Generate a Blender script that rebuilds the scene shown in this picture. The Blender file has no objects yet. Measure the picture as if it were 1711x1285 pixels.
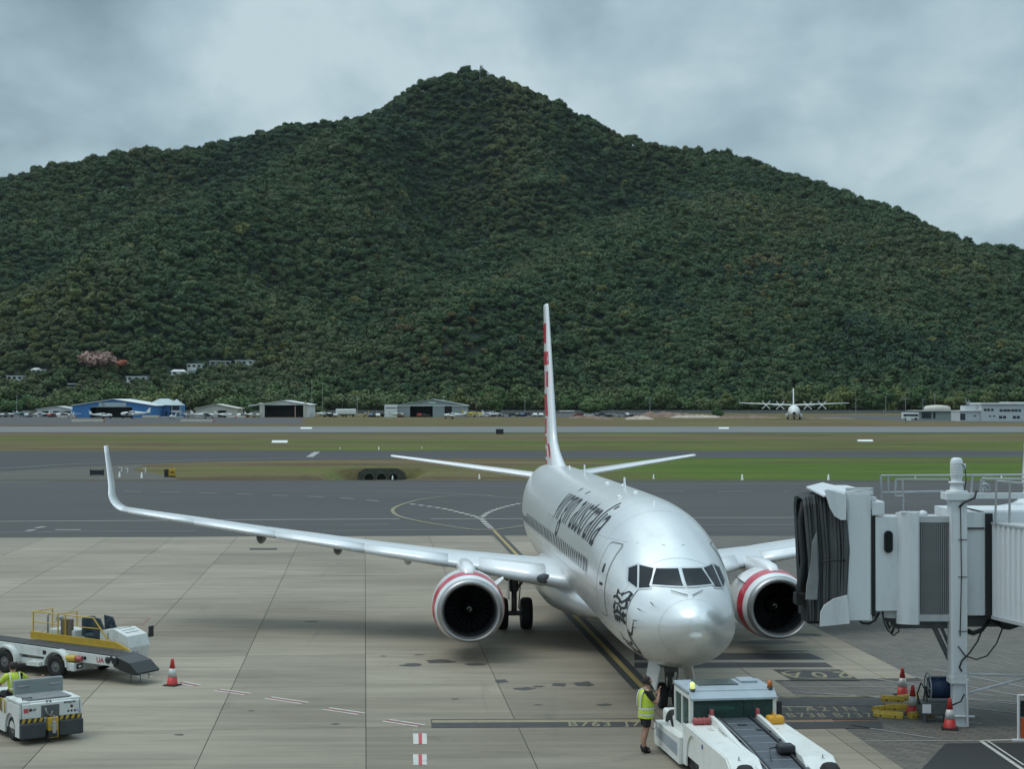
import bpy, bmesh, math, random
import numpy as np
from mathutils import Vector, Matrix, noise as mnoise
from mathutils.geometry import tessellate_polygon
R = math.radians
PI = math.pi
sc = bpy.context.scene
C = sc.collection

# ------------------------------------------------------------------ camera, sky, sun, exposure
FPX, CAM_H, TILT = 2819.0, 8.115, 0.0092
cam_d = bpy.data.cameras.new('camera')
cam_d.sensor_fit = 'HORIZONTAL'
cam_d.sensor_width = 36.0
cam_d.lens = 36.0 * FPX / 1711.0
cam_d.clip_start = 0.5
cam_d.clip_end = 9000.0
cam = bpy.data.objects.new('camera', cam_d)
C.objects.link(cam)
cam.location = (0, 0, CAM_H)
cam.rotation_euler = (R(90) + TILT, 0, 0)
sc.camera = cam
sc.view_settings.view_transform = 'Standard'
sc.view_settings.look = 'None'
sc.view_settings.exposure = 0.12
sc.view_settings.gamma = 1.0
sc.view_settings.use_curve_mapping = False

SUN_EL, SUN_AZ = R(64), R(-92)      # azimuth from +Y towards +X: veiled sun on the left
world = bpy.data.worlds.new('World')
sc.world = world
world.use_nodes = True
nt = world.node_tree
nt.nodes.clear()
N = nt.nodes.new
L = nt.links.new
out = N('ShaderNodeOutputWorld')
bg = N('ShaderNodeBackground')
bg.inputs['Strength'].default_value = 0.1
sky = N('ShaderNodeTexSky')
sky.sky_type = 'NISHITA'
sky.sun_disc = False
sky.sun_elevation = SUN_EL
sky.sun_rotation = SUN_AZ
sky.air_density = 1.3
sky.dust_density = 2.0
tc = N('ShaderNodeTexCoord')
sep = N('ShaderNodeSeparateXYZ')
L(tc.outputs['Generated'], sep.inputs[0])
# project the view direction onto a flat cloud layer
zc = N('ShaderNodeMath'); zc.operation = 'MAXIMUM'; zc.inputs[1].default_value = 0.0
L(sep.outputs['Z'], zc.inputs[0])
za = N('ShaderNodeMath'); za.operation = 'ADD'; za.inputs[1].default_value = 0.30
L(zc.outputs[0], za.inputs[0])
dx = N('ShaderNodeMath'); dx.operation = 'DIVIDE'
dy = N('ShaderNodeMath'); dy.operation = 'DIVIDE'
L(sep.outputs['X'], dx.inputs[0]); L(za.outputs[0], dx.inputs[1])
L(sep.outputs['Y'], dy.inputs[0]); L(za.outputs[0], dy.inputs[1])
cmb = N('ShaderNodeCombineXYZ')
L(dx.outputs[0], cmb.inputs['X']); L(dy.outputs[0], cmb.inputs['Y'])
mp = N('ShaderNodeMapping')
mp.inputs['Location'].default_value = (18.0285, 0.6118, 0.0)
mp.inputs['Scale'].default_value = (1.0, 0.62, 1.0)
L(cmb.outputs[0], mp.inputs['Vector'])
n1 = N('ShaderNodeTexNoise')
n1.inputs['Scale'].default_value = 1.7
n1.inputs['Detail'].default_value = 7
n1.inputs['Roughness'].default_value = 0.5
n1.inputs['Distortion'].default_value = 0.15
L(mp.outputs[0], n1.inputs['Vector'])
n2 = N('ShaderNodeTexNoise')
n2.inputs['Scale'].default_value = 5.0
n2.inputs['Detail'].default_value = 8
n2.inputs['Roughness'].default_value = 0.55
n2.inputs['Distortion'].default_value = 0.2
L(mp.outputs[0], n2.inputs['Vector'])
ad = N('ShaderNodeMath'); ad.operation = 'MULTIPLY_ADD'; ad.inputs[1].default_value = 0.40
L(n2.outputs['Fac'], ad.inputs[0]); L(n1.outputs['Fac'], ad.inputs[2])
rm = N('ShaderNodeValToRGB')
cr = rm.color_ramp
cr.elements[0].position = 0.54; cr.elements[0].color = (1.9, 2.7, 3.25, 1)
cr.elements[1].position = 0.83; cr.elements[1].color = (5.0, 6.2, 6.7, 1)
e = cr.elements.new(0.64); e.color = (2.7, 3.75, 4.35, 1)
e = cr.elements.new(0.73); e.color = (3.6, 4.9, 5.5, 1)
L(ad.outputs[0], rm.inputs[0])
# overcast skies brighten towards the zenith
zr = N('ShaderNodeMapRange')
zr.inputs['From Min'].default_value = 0.22; zr.inputs['From Max'].default_value = 1.0
zr.inputs['To Min'].default_value = 1.0; zr.inputs['To Max'].default_value = 2.5
L(sep.outputs['Z'], zr.inputs['Value'])
mulc = N('ShaderNodeVectorMath'); mulc.operation = 'SCALE'
L(rm.outputs[0], mulc.inputs[0]); L(zr.outputs[0], mulc.inputs['Scale'])
mx = N('ShaderNodeMix'); mx.data_type = 'RGBA'
mx.inputs[0].default_value = 0.9
L(sky.outputs[0], mx.inputs[6]); L(mulc.outputs[0], mx.inputs[7])
L(mx.outputs[2], bg.inputs['Color'])
L(bg.outputs[0], out.inputs['Surface'])

sun_d = bpy.data.lights.new('sun', 'SUN')
sun_d.energy = 1.1
sun_d.angle = R(34)
sun_d.color = (1.0, 0.96, 0.9)
sun = bpy.data.objects.new('sun', sun_d)
C.objects.link(sun)
sdir = Vector((math.sin(SUN_AZ) * math.cos(SUN_EL), math.cos(SUN_AZ) * math.cos(SUN_EL), math.sin(SUN_EL)))
sun.rotation_euler = sdir.to_track_quat('Z', 'Y').to_euler()
sc.cycles.max_bounces = 6
sc.cycles.transparent_max_bounces = 6

# ------------------------------------------------------------------ helpers
rnd = random.Random(7)
MATS = {}

def mat(name, col, rough=0.6, metal=0.0, var=0.0, vscale=3.0, bump=0.0, bscale=20.0, coat=0.0, dirt=None, dscale=1.5, damt=0.5, stretch=(1, 1, 1), emit=None, spec=None):
    """Principled material with object-space noise for colour variation, dirt and fine relief."""
    if name in MATS:
        return MATS[name]
    m = bpy.data.materials.new(name)
    m.use_nodes = True
    t = m.node_tree
    b = t.nodes['Principled BSDF']
    col = tuple(col) + (1,)
    b.inputs['Base Color'].default_value = col
    b.inputs['Roughness'].default_value = rough
    b.inputs['Metallic'].default_value = metal
    if coat:
        b.inputs['Coat Weight'].default_value = coat
        b.inputs['Coat Roughness'].default_value = 0.08
    if spec is not None:
        b.inputs['Specular IOR Level'].default_value = spec
    if emit:
        b.inputs['Emission Color'].default_value = tuple(emit[:3]) + (1,)
        b.inputs['Emission Strength'].default_value = emit[3]
    if var or bump or dirt:
        tcn = t.nodes.new('ShaderNodeTexCoord')
        mpn = t.nodes.new('ShaderNodeMapping')
        mpn.inputs['Scale'].default_value = stretch
        t.links.new(tcn.outputs['Object'], mpn.inputs[0])
        last = None
        if var:
            nn = t.nodes.new('ShaderNodeTexNoise')
            nn.inputs['Scale'].default_value = vscale
            nn.inputs['Detail'].default_value = 6
            nn.inputs['Roughness'].default_value = 0.62
            t.links.new(mpn.outputs[0], nn.inputs['Vector'])
            mr = t.nodes.new('ShaderNodeMapRange')
            mr.inputs['From Min'].default_value = 0.3; mr.inputs['From Max'].default_value = 0.7
            mr.inputs['To Min'].default_value = 1 - var; mr.inputs['To Max'].default_value = 1 + var
            t.links.new(nn.outputs['Fac'], mr.inputs['Value'])
            vm = t.nodes.new('ShaderNodeVectorMath'); vm.operation = 'SCALE'
            vm.inputs[0].default_value = col[:3]
            t.links.new(mr.outputs[0], vm.inputs['Scale'])
            last = vm.outputs[0]
        if dirt:
            nd = t.nodes.new('ShaderNodeTexNoise')
            nd.inputs['Scale'].default_value = dscale
            nd.inputs['Detail'].default_value = 8
            nd.inputs['Roughness'].default_value = 0.7
            t.links.new(mpn.outputs[0], nd.inputs['Vector'])
            rr = t.nodes.new('ShaderNodeMapRange')
            rr.inputs['From Min'].default_value = 0.52; rr.inputs['From Max'].default_value = 0.75
            rr.inputs['To Max'].default_value = damt
            t.links.new(nd.outputs['Fac'], rr.inputs['Value'])
            mxn = t.nodes.new('ShaderNodeMix'); mxn.data_type = 'RGBA'
            t.links.new(rr.outputs[0], mxn.inputs[0])
            if last:
                t.links.new(last, mxn.inputs[6])
            else:
                mxn.inputs[6].default_value = col
            mxn.inputs[7].default_value = tuple(dirt) + (1,)
            last = mxn.outputs[2]
        if last:
            t.links.new(last, b.inputs['Base Color'])
        if bump:
            nb = t.nodes.new('ShaderNodeTexNoise')
            nb.inputs['Scale'].default_value = bscale
            nb.inputs['Detail'].default_value = 5
            t.links.new(mpn.outputs[0], nb.inputs['Vector'])
            bm_ = t.nodes.new('ShaderNodeBump')
            bm_.inputs['Strength'].default_value = bump
            bm_.inputs['Distance'].default_value = 0.02
            t.links.new(nb.outputs['Fac'], bm_.inputs['Height'])
            t.links.new(bm_.outputs[0], b.inputs['Normal'])
    MATS[name] = m
    return m


class MB:
    """collects simple shapes into one mesh"""
    def __init__(s):
        s.v = []; s.f = []; s.mi = []; s.sm = []

    def add(s, vs, fs, mi=0, smooth=False):
        o = len(s.v)
        s.v += [tuple(p) for p in vs]
        s.f += [tuple(i + o for i in f) for f in fs]
        s.mi += [mi] * len(fs)
        s.sm += [smooth] * len(fs)
        return s

    def box(s, x0, x1, y0, y1, z0, z1, mi=0, M=None):
        vs = [(x, y, z) for z in (z0, z1) for y in (y0, y1) for x in (x0, x1)]
        if M is not None:
            vs = [M @ Vector(p) for p in vs]
        return s.add(vs, [(0, 2, 3, 1), (4, 5, 7, 6), (0, 1, 5, 4), (2, 6, 7, 3), (0, 4, 6, 2), (1, 3, 7, 5)], mi)

    def bbox(s, x0, x1, y0, y1, z0, z1, b=0.03, mi=0, M=None):
        """box with chamfered edges"""
        bm = bmesh.new()
        bmesh.ops.create_cube(bm, size=1)
        for v in bm.verts:
            v.co = Vector(((x0 + x1) / 2 + v.co.x * (x1 - x0), (y0 + y1) / 2 + v.co.y * (y1 - y0), (z0 + z1) / 2 + v.co.z * (z1 - z0)))
        bmesh.ops.bevel(bm, geom=bm.edges[:], offset=b, segments=2, profile=0.5, affect='EDGES')
        return s.bm(bm, mi, M)

    def bm(s, bm, mi=0, M=None, smooth=False):
        bm.verts.ensure_lookup_table()
        for i, v in enumerate(bm.verts):
            v.index = i
        vs = [(M @ v.co) if M is not None else v.co.copy() for v in bm.verts]
        fs = [[v.index for v in f.verts] for f in bm.faces]
        bm.free()
        return s.add(vs, fs, mi, smooth)

    def tube(s, p, q, r, r2=None, n=8, mi=0, cap=True, smooth=True):
        p = Vector(p); q = Vector(q)
        if r2 is None: r2 = r
        d = (q - p)
        if d.length < 1e-6: return s
        d.normalize()
        a = d.orthogonal().normalized(); b = d.cross(a)
        vs = []
        for c, rr in ((p, r), (q, r2)):
            for i in range(n):
                t = 2 * PI * i / n
                vs.append(c + (a * math.cos(t) + b * math.sin(t)) * rr)
        s.add(vs, [(i, (i + 1) % n, n + (i + 1) % n, n + i) for i in range(n)], mi, smooth)
        if cap:
            s.add(vs, [tuple(range(n - 1, -1, -1)), tuple(range(n, 2 * n))], mi)
        return s

    def path(s, pts, r, n=6, mi=0):
        """smooth hose through points"""
        P = [Vector(p) for p in pts]
        rings = []
        ref = None
        for i, p in enumerate(P):
            d = (P[min(i + 1, len(P) - 1)] - P[max(i - 1, 0)]).normalized()
            if ref is None:
                ref = d.orthogonal().normalized()
            a = (ref - d * ref.dot(d)).normalized(); ref = a
            b = d.cross(a)
            rings.append([p + (a * math.cos(2 * PI * k / n) + b * math.sin(2 * PI * k / n)) * r for k in range(n)])
        vs = [v for g in rings for v in g]
        fs = [(i * n + k, i * n + (k + 1) % n, (i + 1) * n + (k + 1) % n, (i + 1) * n + k) for i in range(len(P) - 1) for k in range(n)]
        fs += [tuple(range(n - 1, -1, -1)), tuple(range((len(P) - 1) * n, len(P) * n))]
        return s.add(vs, fs, mi, True)

    def loft(s, rings, mi=0, closed=True, cap0=True, cap1=True, smooth=True):
        n = len(rings[0])
        vs = [v for g in rings for v in g]
        fs = []
        for i in range(len(rings) - 1):
            for k in range(n if closed else n - 1):
                fs.append((i * n + k, i * n + (k + 1) % n, (i + 1) * n + (k + 1) % n, (i + 1) * n + k))
        s.add(vs, fs, mi, smooth)
        o = len(s.v) - len(vs)
        if cap0:
            s.f.append(tuple(o + i for i in range(n - 1, -1, -1))); s.mi.append(mi); s.sm.append(False)
        if cap1:
            s.f.append(tuple(o + (len(rings) - 1) * n + i for i in range(n))); s.mi.append(mi); s.sm.append(False)
        return s

    def lathe(s, prof, axis='Z', n=24, mi=0, M=None, sy=1.0):
        """prof: (radius, along)"""
        rings = []
        for r, h in prof:
            g = []
            for k in range(n):
                t = 2 * PI * k / n
                c, d = r * math.cos(t), r * math.sin(t) * sy
                p = {'Z': (c, d, h), 'Y': (c, h, d), 'X': (h, c, d)}[axis]
                g.append(M @ Vector(p) if M is not None else Vector(p))
            rings.append(g)
        return s.loft(rings, mi, True, prof[0][0] > 1e-5, prof[-1][0] > 1e-5)

    def prism(s, poly, a0, a1, axis='Y', mi=0, M=None):
        """polygon of 2-D points extruded along an axis; for 'Y' the points are (x,z), 'X' (y,z), 'Z' (x,y)"""
        f = {'Y': lambda p, a: (p[0], a, p[1]), 'X': lambda p, a: (a, p[0], p[1]), 'Z': lambda p, a: (p[0], p[1], a)}[axis]
        n = len(poly)
        vs = [f(p, a) for a in (a0, a1) for p in poly]
        if M is not None:
            vs = [M @ Vector(v) for v in vs]
        fs = [(i, (i + 1) % n, n + (i + 1) % n, n + i) for i in range(n)] + [tuple(range(n - 1, -1, -1)), tuple(range(n, 2 * n))]
        return s.add(vs, fs, mi)

    def quad(s, a, b, c, d, mi=0):
        return s.add([a, b, c, d], [(0, 1, 2, 3)], mi)

    def mesh(s, name):
        me = bpy.data.meshes.new(name)
        me.from_pydata([tuple(v) for v in s.v], [], s.f)
        me.polygons.foreach_set('material_index', s.mi)
        me.polygons.foreach_set('use_smooth', s.sm)
        bm = bmesh.new(); bm.from_mesh(me)
        bmesh.ops.recalc_face_normals(bm, faces=bm.faces)
        bm.to_mesh(me); bm.free()
        return me

    def build(s, name, m=None, parent=None, label=None):
        me = s.mesh(name)
        for q in (m if isinstance(m, (list, tuple)) else [m]):
            if q is not None: me.materials.append(q)
        return link(name, me, parent, label)


def link(name, me, parent=None, label=None, loc=None):
    o = bpy.data.objects.new(name, me)
    C.objects.link(o)
    if parent is not None: o.parent = parent
    if label: o['label'] = label
    if loc is not None: o.location = loc
    return o


def thing(name, label, cat, loc=(0, 0, 0), rz=0.0, group=None):
    o = bpy.data.objects.new(name, None)
    C.objects.link(o)
    o.empty_display_size = 0.2
    o.location = loc
    o.rotation_euler = (0, 0, rz)
    o['label'] = label; o['category'] = cat
    if group: o['group'] = group
    return o


def tag(o, label, cat, group=None):
    o['label'] = label; o['category'] = cat
    if group: o['group'] = group
    return o


def setting(o, kind='structure'):
    o['kind'] = kind
    return o


def dup(root, loc=None, rz=None, label=None, group=None, scale=None):
    """copy a thing with its parts and sub-parts (mesh data shared)"""
    r = root.copy(); C.objects.link(r)
    if loc is not None: r.location = loc
    if rz is not None: r.rotation_euler = (0, 0, rz)
    if scale is not None: r.scale = scale if isinstance(scale, (tuple, list)) else (scale,) * 3
    if label: r['label'] = label
    if group: r['group'] = group
    for ch in list(root.children):
        c = ch.copy(); C.objects.link(c); c.parent = r
        for g in list(ch.children):
            d = g.copy(); C.objects.link(d); d.parent = c
    return r


def G(px, py, z=0.0):
    """ground point seen at a place in the 1711 x 1285 photograph (survey helper: returns world x, y on the plane z)"""
    u = (px - 855.5) / FPX; v = -(py - 642.5) / FPX
    c, s_ = math.cos(-TILT), math.sin(-TILT)
    y = c + s_ * v; zz = -s_ + c * v
    t = (z - CAM_H) / zz
    return (u * t, y * t)


def smooth_all(o):
    for p in o.data.polygons: p.use_smooth = True
# ------------------------------------------------------------------ hill terrain
def worldpt(px, py, D, lift=0.0):
    return ((px - 855.5) / FPX * D, D, CAM_H + (668.4 - py) / FPX * D - lift)

ridge = [(-500, 420, 1850), (-200, 330, 1830), (0, 293, 1800), (60, 274, 1810), (100, 264, 1820), (180, 251, 1840), (250, 241, 1860), (340, 234, 1880),
         (420, 217, 1900), (480, 199, 1920), (560, 192, 1930), (600, 184, 1920), (640, 170, 1905), (670, 153, 1890), (700, 141, 1880), (725, 133, 1875), (750, 127, 1870), (775, 124, 1860), (800, 123, 1860), (825, 127, 1860), (850, 134, 1860),
         (875, 143, 1860), (905, 157, 1860), (940, 172, 1860), (1010, 207, 1860), (1080, 230, 1860), (1150, 240, 1850), (1230, 252, 1840),
         (1320, 287, 1820), (1400, 312, 1790), (1480, 338, 1760), (1560, 372, 1730), (1640, 402, 1700), (1711, 412, 1680),
         (1850, 440, 1680), (2100, 520, 1680), (2500, 620, 1700)]
face = [  # spurs and gullies of the hillside
    (690, 190, 1820), (600, 235, 1690), (540, 300, 1590), (440, 360, 1480), (330, 412, 1380), (200, 472, 1280), (60, 540, 1180), (640, 215, 1725), (490, 330, 1535), (390, 386, 1430), (270, 440, 1330),
    (570, 222, 1900), (500, 258, 1850), (430, 290, 1800), (330, 345, 1700), (230, 420, 1580), (100, 480, 1460), (-50, 530, 1360),
    (180, 320, 1780), (40, 360, 1660), (-100, 420, 1560), (-300, 480, 1450), (300, 300, 1830),
    (715, 225, 1840), (735, 300, 1775), (750, 380, 1690), (770, 440, 1580), (790, 476, 1470),
    (850, 230, 1790), (860, 320, 1700), (840, 400, 1610), (940, 300, 1740),
    (1230, 262, 1800), (1190, 310, 1690), (1150, 360, 1590), (1050, 402, 1480), (950, 430, 1400), (850, 464, 1320), (740, 512, 1230), (650, 562, 1160), (1100, 380, 1530), (900, 448, 1360), (795, 488, 1270),
    (1080, 300, 1810), (1000, 360, 1710), (900, 415, 1590), (720, 530, 1370), (630, 580, 1250),
    (640, 400, 1560), (600, 470, 1430), (540, 540, 1290), (450, 480, 1380), (400, 560, 1230),
    (1000, 520, 1270), (900, 560, 1200), (1150, 470, 1370), (1250, 420, 1500), (1300, 500, 1320), (1350, 380, 1620), (1420, 440, 1500), (1380, 560, 1200),
    (1480, 400, 1600), (1520, 500, 1380), (1600, 450, 1520), (1640, 540, 1300), (1560, 590, 1180), (1750, 520, 1400), (1900, 560, 1350), (1100, 600, 1150)]
gully = {(570, 222), (500, 258), (430, 290), (330, 345), (230, 420), (100, 480), (735, 300), (750, 380), (770, 440), (790, 476), (1080, 300), (1000, 360), (900, 415)}
crest = {(600, 235), (540, 300), (440, 360), (330, 412), (200, 472), (490, 330), (390, 386), (270, 440), (1190, 310), (1150, 360), (1050, 402), (950, 430), (850, 464), (740, 512), (1100, 380), (900, 448), (795, 488)}
face = [(a, b, c + (max(8, min(70, (1800 - c) * .5)) if (a, b) in gully else (-50 if c < 1640 else -22) if (a, b) in crest else 0)) for a, b, c in face]
pts = [worldpt(a, b, c, 10 if 655 < a < 1000 else 13) for a, b, c in ridge] + [worldpt(a, b, c, 14) for a, b, c in face]
pts = [(x, y, max(z, 1.0)) for x, y, z in pts]
for x in range(-1100, 1300, 100):
    pts.append((x, 1095, 1.0)); pts.append((x, 1060, -2.0)); pts.append((x, 1030, -3.0))
for px, py, D in ridge:
    x, y, z = worldpt(px, py, D, 14)
    pts.append((x * 1.06, y + 130, z * 0.72)); pts.append((x * 1.25, 2500, z * 0.25))
P_ = np.array(pts)
TXY_, zz = P_[:, :2], P_[:, 2]
def kern(d): return np.sqrt(d * d + 25.0 ** 2)
A_ = kern(np.linalg.norm(TXY_[:, None] - TXY_[None], axis=2))
TN_ = len(pts)
A2 = np.zeros((TN_ + 3, TN_ + 3)); A2[:TN_, :TN_] = A_ + np.eye(TN_) * -2.0
A2[:TN_, TN_] = 1; A2[:TN_, TN_ + 1:] = TXY_ / 1000; A2[TN_:, :TN_] = A2[:TN_, TN_:].T
TW_ = np.linalg.solve(A2, np.r_[zz, 0, 0, 0])

rs = np.random.RandomState(5)
GR = rs.rand(256, 256)
def vnoise(x, y):
    xi = np.floor(x).astype(int); yi = np.floor(y).astype(int)
    fx = x - xi; fy = y - yi
    fx = fx * fx * (3 - 2 * fx); fy = fy * fy * (3 - 2 * fy)
    g = lambda a, b: GR[a % 256, b % 256]
    return (g(xi, yi) * (1 - fx) + g(xi + 1, yi) * fx) * (1 - fy) + (g(xi, yi + 1) * (1 - fx) + g(xi + 1, yi + 1) * fx) * fy
def height(x, y):
    x = np.asarray(x, float); y = np.asarray(y, float)
    q = np.stack([x.ravel(), y.ravel()], 1)
    d = kern(np.linalg.norm(q[:, None] - TXY_[None], axis=2))
    z = d @ TW_[:TN_] + TW_[TN_] + (q / 1000) @ TW_[TN_ + 1:]
    z = z.reshape(x.shape)
    amp = np.clip((y - 1100) / 150, 0, 1) * np.clip((1800 - y) / 120, 0, 1)
    rid = 1 - np.abs(2 * vnoise(x / 95 + 3, y / 190) - 1)
    z = z + amp * ((rid - 0.5) * 26 + (vnoise(x / 38, y / 60) - 0.5) * 9 + (vnoise(x / 17, y / 17) - 0.5) * 4)
    return z

gx = np.arange(-1000, 1101, 15.0); gy = np.arange(1030, 2501, 15.0)
X_, Y_ = np.meshgrid(gx, gy)
Z_ = height(X_, Y_)
nx, ny = len(gx), len(gy)
vs = np.stack([X_.ravel(), Y_.ravel(), Z_.ravel()], 1)
fs = [(j * nx + i, j * nx + i + 1, (j + 1) * nx + i + 1, (j + 1) * nx + i) for j in range(ny - 1) for i in range(nx - 1)]
me = bpy.data.meshes.new('hill')
me.from_pydata(vs.tolist(), [], fs)
me.materials.append(mat('hill_soil', (0.022, 0.040, 0.024), 0.95, var=0.35, vscale=0.02))
for p in me.polygons: p.use_smooth = True
setting(link('hill', me))

# ------------------------------------------------------------------ foliage
def leaf_material(name, cols, hue=0.0):
    m = bpy.data.materials.new(name)
    m.use_nodes = True
    t = m.node_tree
    b = t.nodes['Principled BSDF']
    b.inputs['Roughness'].default_value = 0.62
    b.inputs['Specular IOR Level'].default_value = 0.15
    a = t.nodes.new('ShaderNodeAttribute'); a.attribute_type = 'GEOMETRY'; a.attribute_name = 'leaf_tone'
    sel = t.nodes.new('ShaderNodeAttribute'); sel.attribute_type = 'INSTANCER'; sel.attribute_name = 'kind_tone'
    oi = t.nodes.new('ShaderNodeObjectInfo')
    rmp = t.nodes.new('ShaderNodeValToRGB')
    rmp.color_ramp.interpolation = 'LINEAR'
    k = len(cols)
    rmp.color_ramp.elements[0].position = 0; rmp.color_ramp.elements[0].color = tuple(cols[0]) + (1,)
    rmp.color_ramp.elements[1].position = 1; rmp.color_ramp.elements[1].color = tuple(cols[-1]) + (1,)
    for i in range(1, k - 1):
        e_ = rmp.color_ramp.elements.new(i / (k - 1)); e_.color = tuple(cols[i]) + (1,)
    use = t.nodes.new('ShaderNodeMath'); use.operation = 'ADD'
    t.links.new(sel.outputs['Fac'], use.inputs[0])
    obc = t.nodes.new('ShaderNodeSeparateColor')
    t.links.new(oi.outputs['Color'], obc.inputs[0])
    t.links.new(obc.outputs[0], use.inputs[1])
    t.links.new(use.outputs[0], rmp.inputs[0])
    vm = t.nodes.new('ShaderNodeVectorMath'); vm.operation = 'SCALE'
    t.links.new(rmp.outputs[0], vm.inputs[0])
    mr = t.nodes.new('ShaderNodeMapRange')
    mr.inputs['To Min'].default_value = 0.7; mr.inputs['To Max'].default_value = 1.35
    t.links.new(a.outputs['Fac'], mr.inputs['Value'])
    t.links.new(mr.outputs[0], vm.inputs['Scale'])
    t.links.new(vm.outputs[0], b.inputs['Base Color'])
    return m

TREE_COLS = [(0.022, 0.051, 0.029), (0.032, 0.067, 0.031), (0.046, 0.083, 0.032), (0.060, 0.093, 0.036), (0.072, 0.087, 0.042), (0.110, 0.126, 0.032), (0.105, 0.080, 0.045)]
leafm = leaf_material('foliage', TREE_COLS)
foot_leafm = leaf_material('foot_foliage', [tuple(q * k for q, k in zip(c_, (1.15, 1.22, 1.05))) for c_ in TREE_COLS])
barkm = mat('bark', (0.10, 0.08, 0.06), 0.9, var=0.3)

def crown_mesh(name, seed, rx=1.0, rz=0.8, lobes=9, leaves=75, leaf=0.13, mat_=None, base=0.25):
    """one crown of clumped leaf faces, unit radius, centred on its own base"""
    r = random.Random(seed)
    V = []; F = []; T = []
    lob = []
    for i in range(lobes):
        t = 2 * PI * i / lobes + r.uniform(-.4, .4)
        q = r.uniform(0.15, 0.62)
        if i < 2: q = r.uniform(0, 0.2)
        hz = base + rz * r.uniform(0.25, 0.85) * (1 - 0.5 * q)
        lob.append((rx * q * math.cos(t), rx * q * math.sin(t), hz, r.uniform(0.3, 0.5)))
    for (lx, ly, lz, lr) in lob:
        # dark inner mass so the sky only shows near the outline
        bm = bmesh.new(); bmesh.ops.create_icosphere(bm, subdivisions=1, radius=lr * 0.72)
        o = len(V)
        for i, v in enumerate(bm.verts):
            v.index = i; V.append((lx + v.co.x, ly + v.co.y, lz + v.co.z * 0.8))
        for f in bm.faces:
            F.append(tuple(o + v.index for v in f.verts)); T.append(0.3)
        bm.free()
        for k in range(leaves):
            d = Vector((r.gauss(0, 1), r.gauss(0, 1), r.gauss(0.25, 1))).normalized()
            rad = lr * r.uniform(0.72, 1.12)
            p = Vector((lx, ly, lz)) + Vector((d.x * rad, d.y * rad, d.z * rad * 0.8))
            nrm = (d + Vector((r.uniform(-.7, .7), r.uniform(-.7, .7), r.uniform(-.2, .9)))).normalized()
            a = nrm.orthogonal().normalized(); b = nrm.cross(a)
            ang = r.uniform(0, PI); s_ = leaf * r.uniform(0.6, 1.35)
            a2 = (a * math.cos(ang) + b * math.sin(ang)) * s_; b2 = (b * math.cos(ang) - a * math.sin(ang)) * s_ * r.uniform(.55, 1)
            o = len(V)
            V += [tuple(p - a2 * .9 - b2 * .3), tuple(p + b2 - a2 * 0.2), tuple(p + a2 + b2 * .3), tuple(p - b2 + a2 * .25)]
            F.append((o, o + 1, o + 2, o + 3))
            T.append(min(1, max(0, 0.3 + 0.35 * d.z + r.uniform(-.25, .35))))  # up-facing leaves lighter: light from above put into the colour, plus random tone
    me = bpy.data.meshes.new(name)
    me.from_pydata(V, [], F)
    at = me.attributes.new('leaf_tone', 'FLOAT', 'FACE')
    at.data.foreach_set('value', T)
    me.materials.append(mat_ or leafm)
    return me

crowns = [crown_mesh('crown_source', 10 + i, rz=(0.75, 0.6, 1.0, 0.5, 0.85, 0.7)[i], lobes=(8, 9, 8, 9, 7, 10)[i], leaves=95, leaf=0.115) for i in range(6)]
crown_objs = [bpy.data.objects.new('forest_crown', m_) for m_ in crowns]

# forest on the slope: far too many trees to count, one object
rs = np.random.RandomState(11)
cells = []
y = 1075.0
while y < 1960:
    stp = 5.3 + (y - 1075) * 0.0016
    xs = np.arange(-0.36 * y, 0.36 * y, stp)
    cells.append(np.stack([xs + rs.uniform(-.5, .5, len(xs)) * stp, np.full(len(xs), y) + rs.uniform(-.6, .6, len(xs)) * stp], 1))
    y += stp * (0.62 if y > 1250 else 1.0)
F_ = np.concatenate(cells)
zf = np.concatenate([height(F_[i:i + 4000, 0], F_[i:i + 4000, 1]) for i in range(0, len(F_), 4000)])
zf2 = np.concatenate([height(F_[i:i + 4000, 0], F_[i:i + 4000, 1] + 6) for i in range(0, len(F_), 4000)])
slope_ = np.abs(zf2 - zf) / 6
keep = (zf > -1.0) & (rs.rand(len(F_)) < np.where(F_[:, 1] > 1250, np.clip(0.6 * np.sqrt(1 + (2.6 * slope_) ** 2), 0, 1), 1))
F_, zf = F_[keep], zf[keep]
nF = len(F_)
small = np.zeros(nF, bool)
# undergrowth and young trees filling the gaps
kf = rs.rand(nF) < .6
F2 = F_[kf] + rs.normal(0, 2.8, (kf.sum(), 2))
zf = np.concatenate([zf, height(F2[:, 0], F2[:, 1])]) if len(F2) < 4000 else np.concatenate([zf] + [height(F2[i:i + 4000, 0], F2[i:i + 4000, 1]) for i in range(0, len(F2), 4000)])
F_ = np.concatenate([F_, F2]); small = np.concatenate([small, np.ones(len(F2), bool)]); nF = len(F_)
patch = vnoise(F_[:, 0] / 60 + 9, F_[:, 1] / 110)
patch2 = vnoise(F_[:, 0] / 140 + 31, F_[:, 1] / 200 + 7)
tone = np.clip(0.36 + (patch - 0.5) * 0.42 + (patch2 - .5) * 0.3 + rs.normal(0, 0.13, nF), 0.02, 0.78)
tone = np.where(rs.rand(nF) < 0.012, 0.86, tone)
ppx = 855.5 + FPX * F_[:, 0] / F_[:, 1]; ppy = 668.4 - FPX * (zf + 8 - CAM_H) / F_[:, 1]
def spot(cx, cy, rx_, ry_): return ((ppx - cx) / rx_) ** 2 + ((ppy - cy) / ry_) ** 2 < 1
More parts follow.
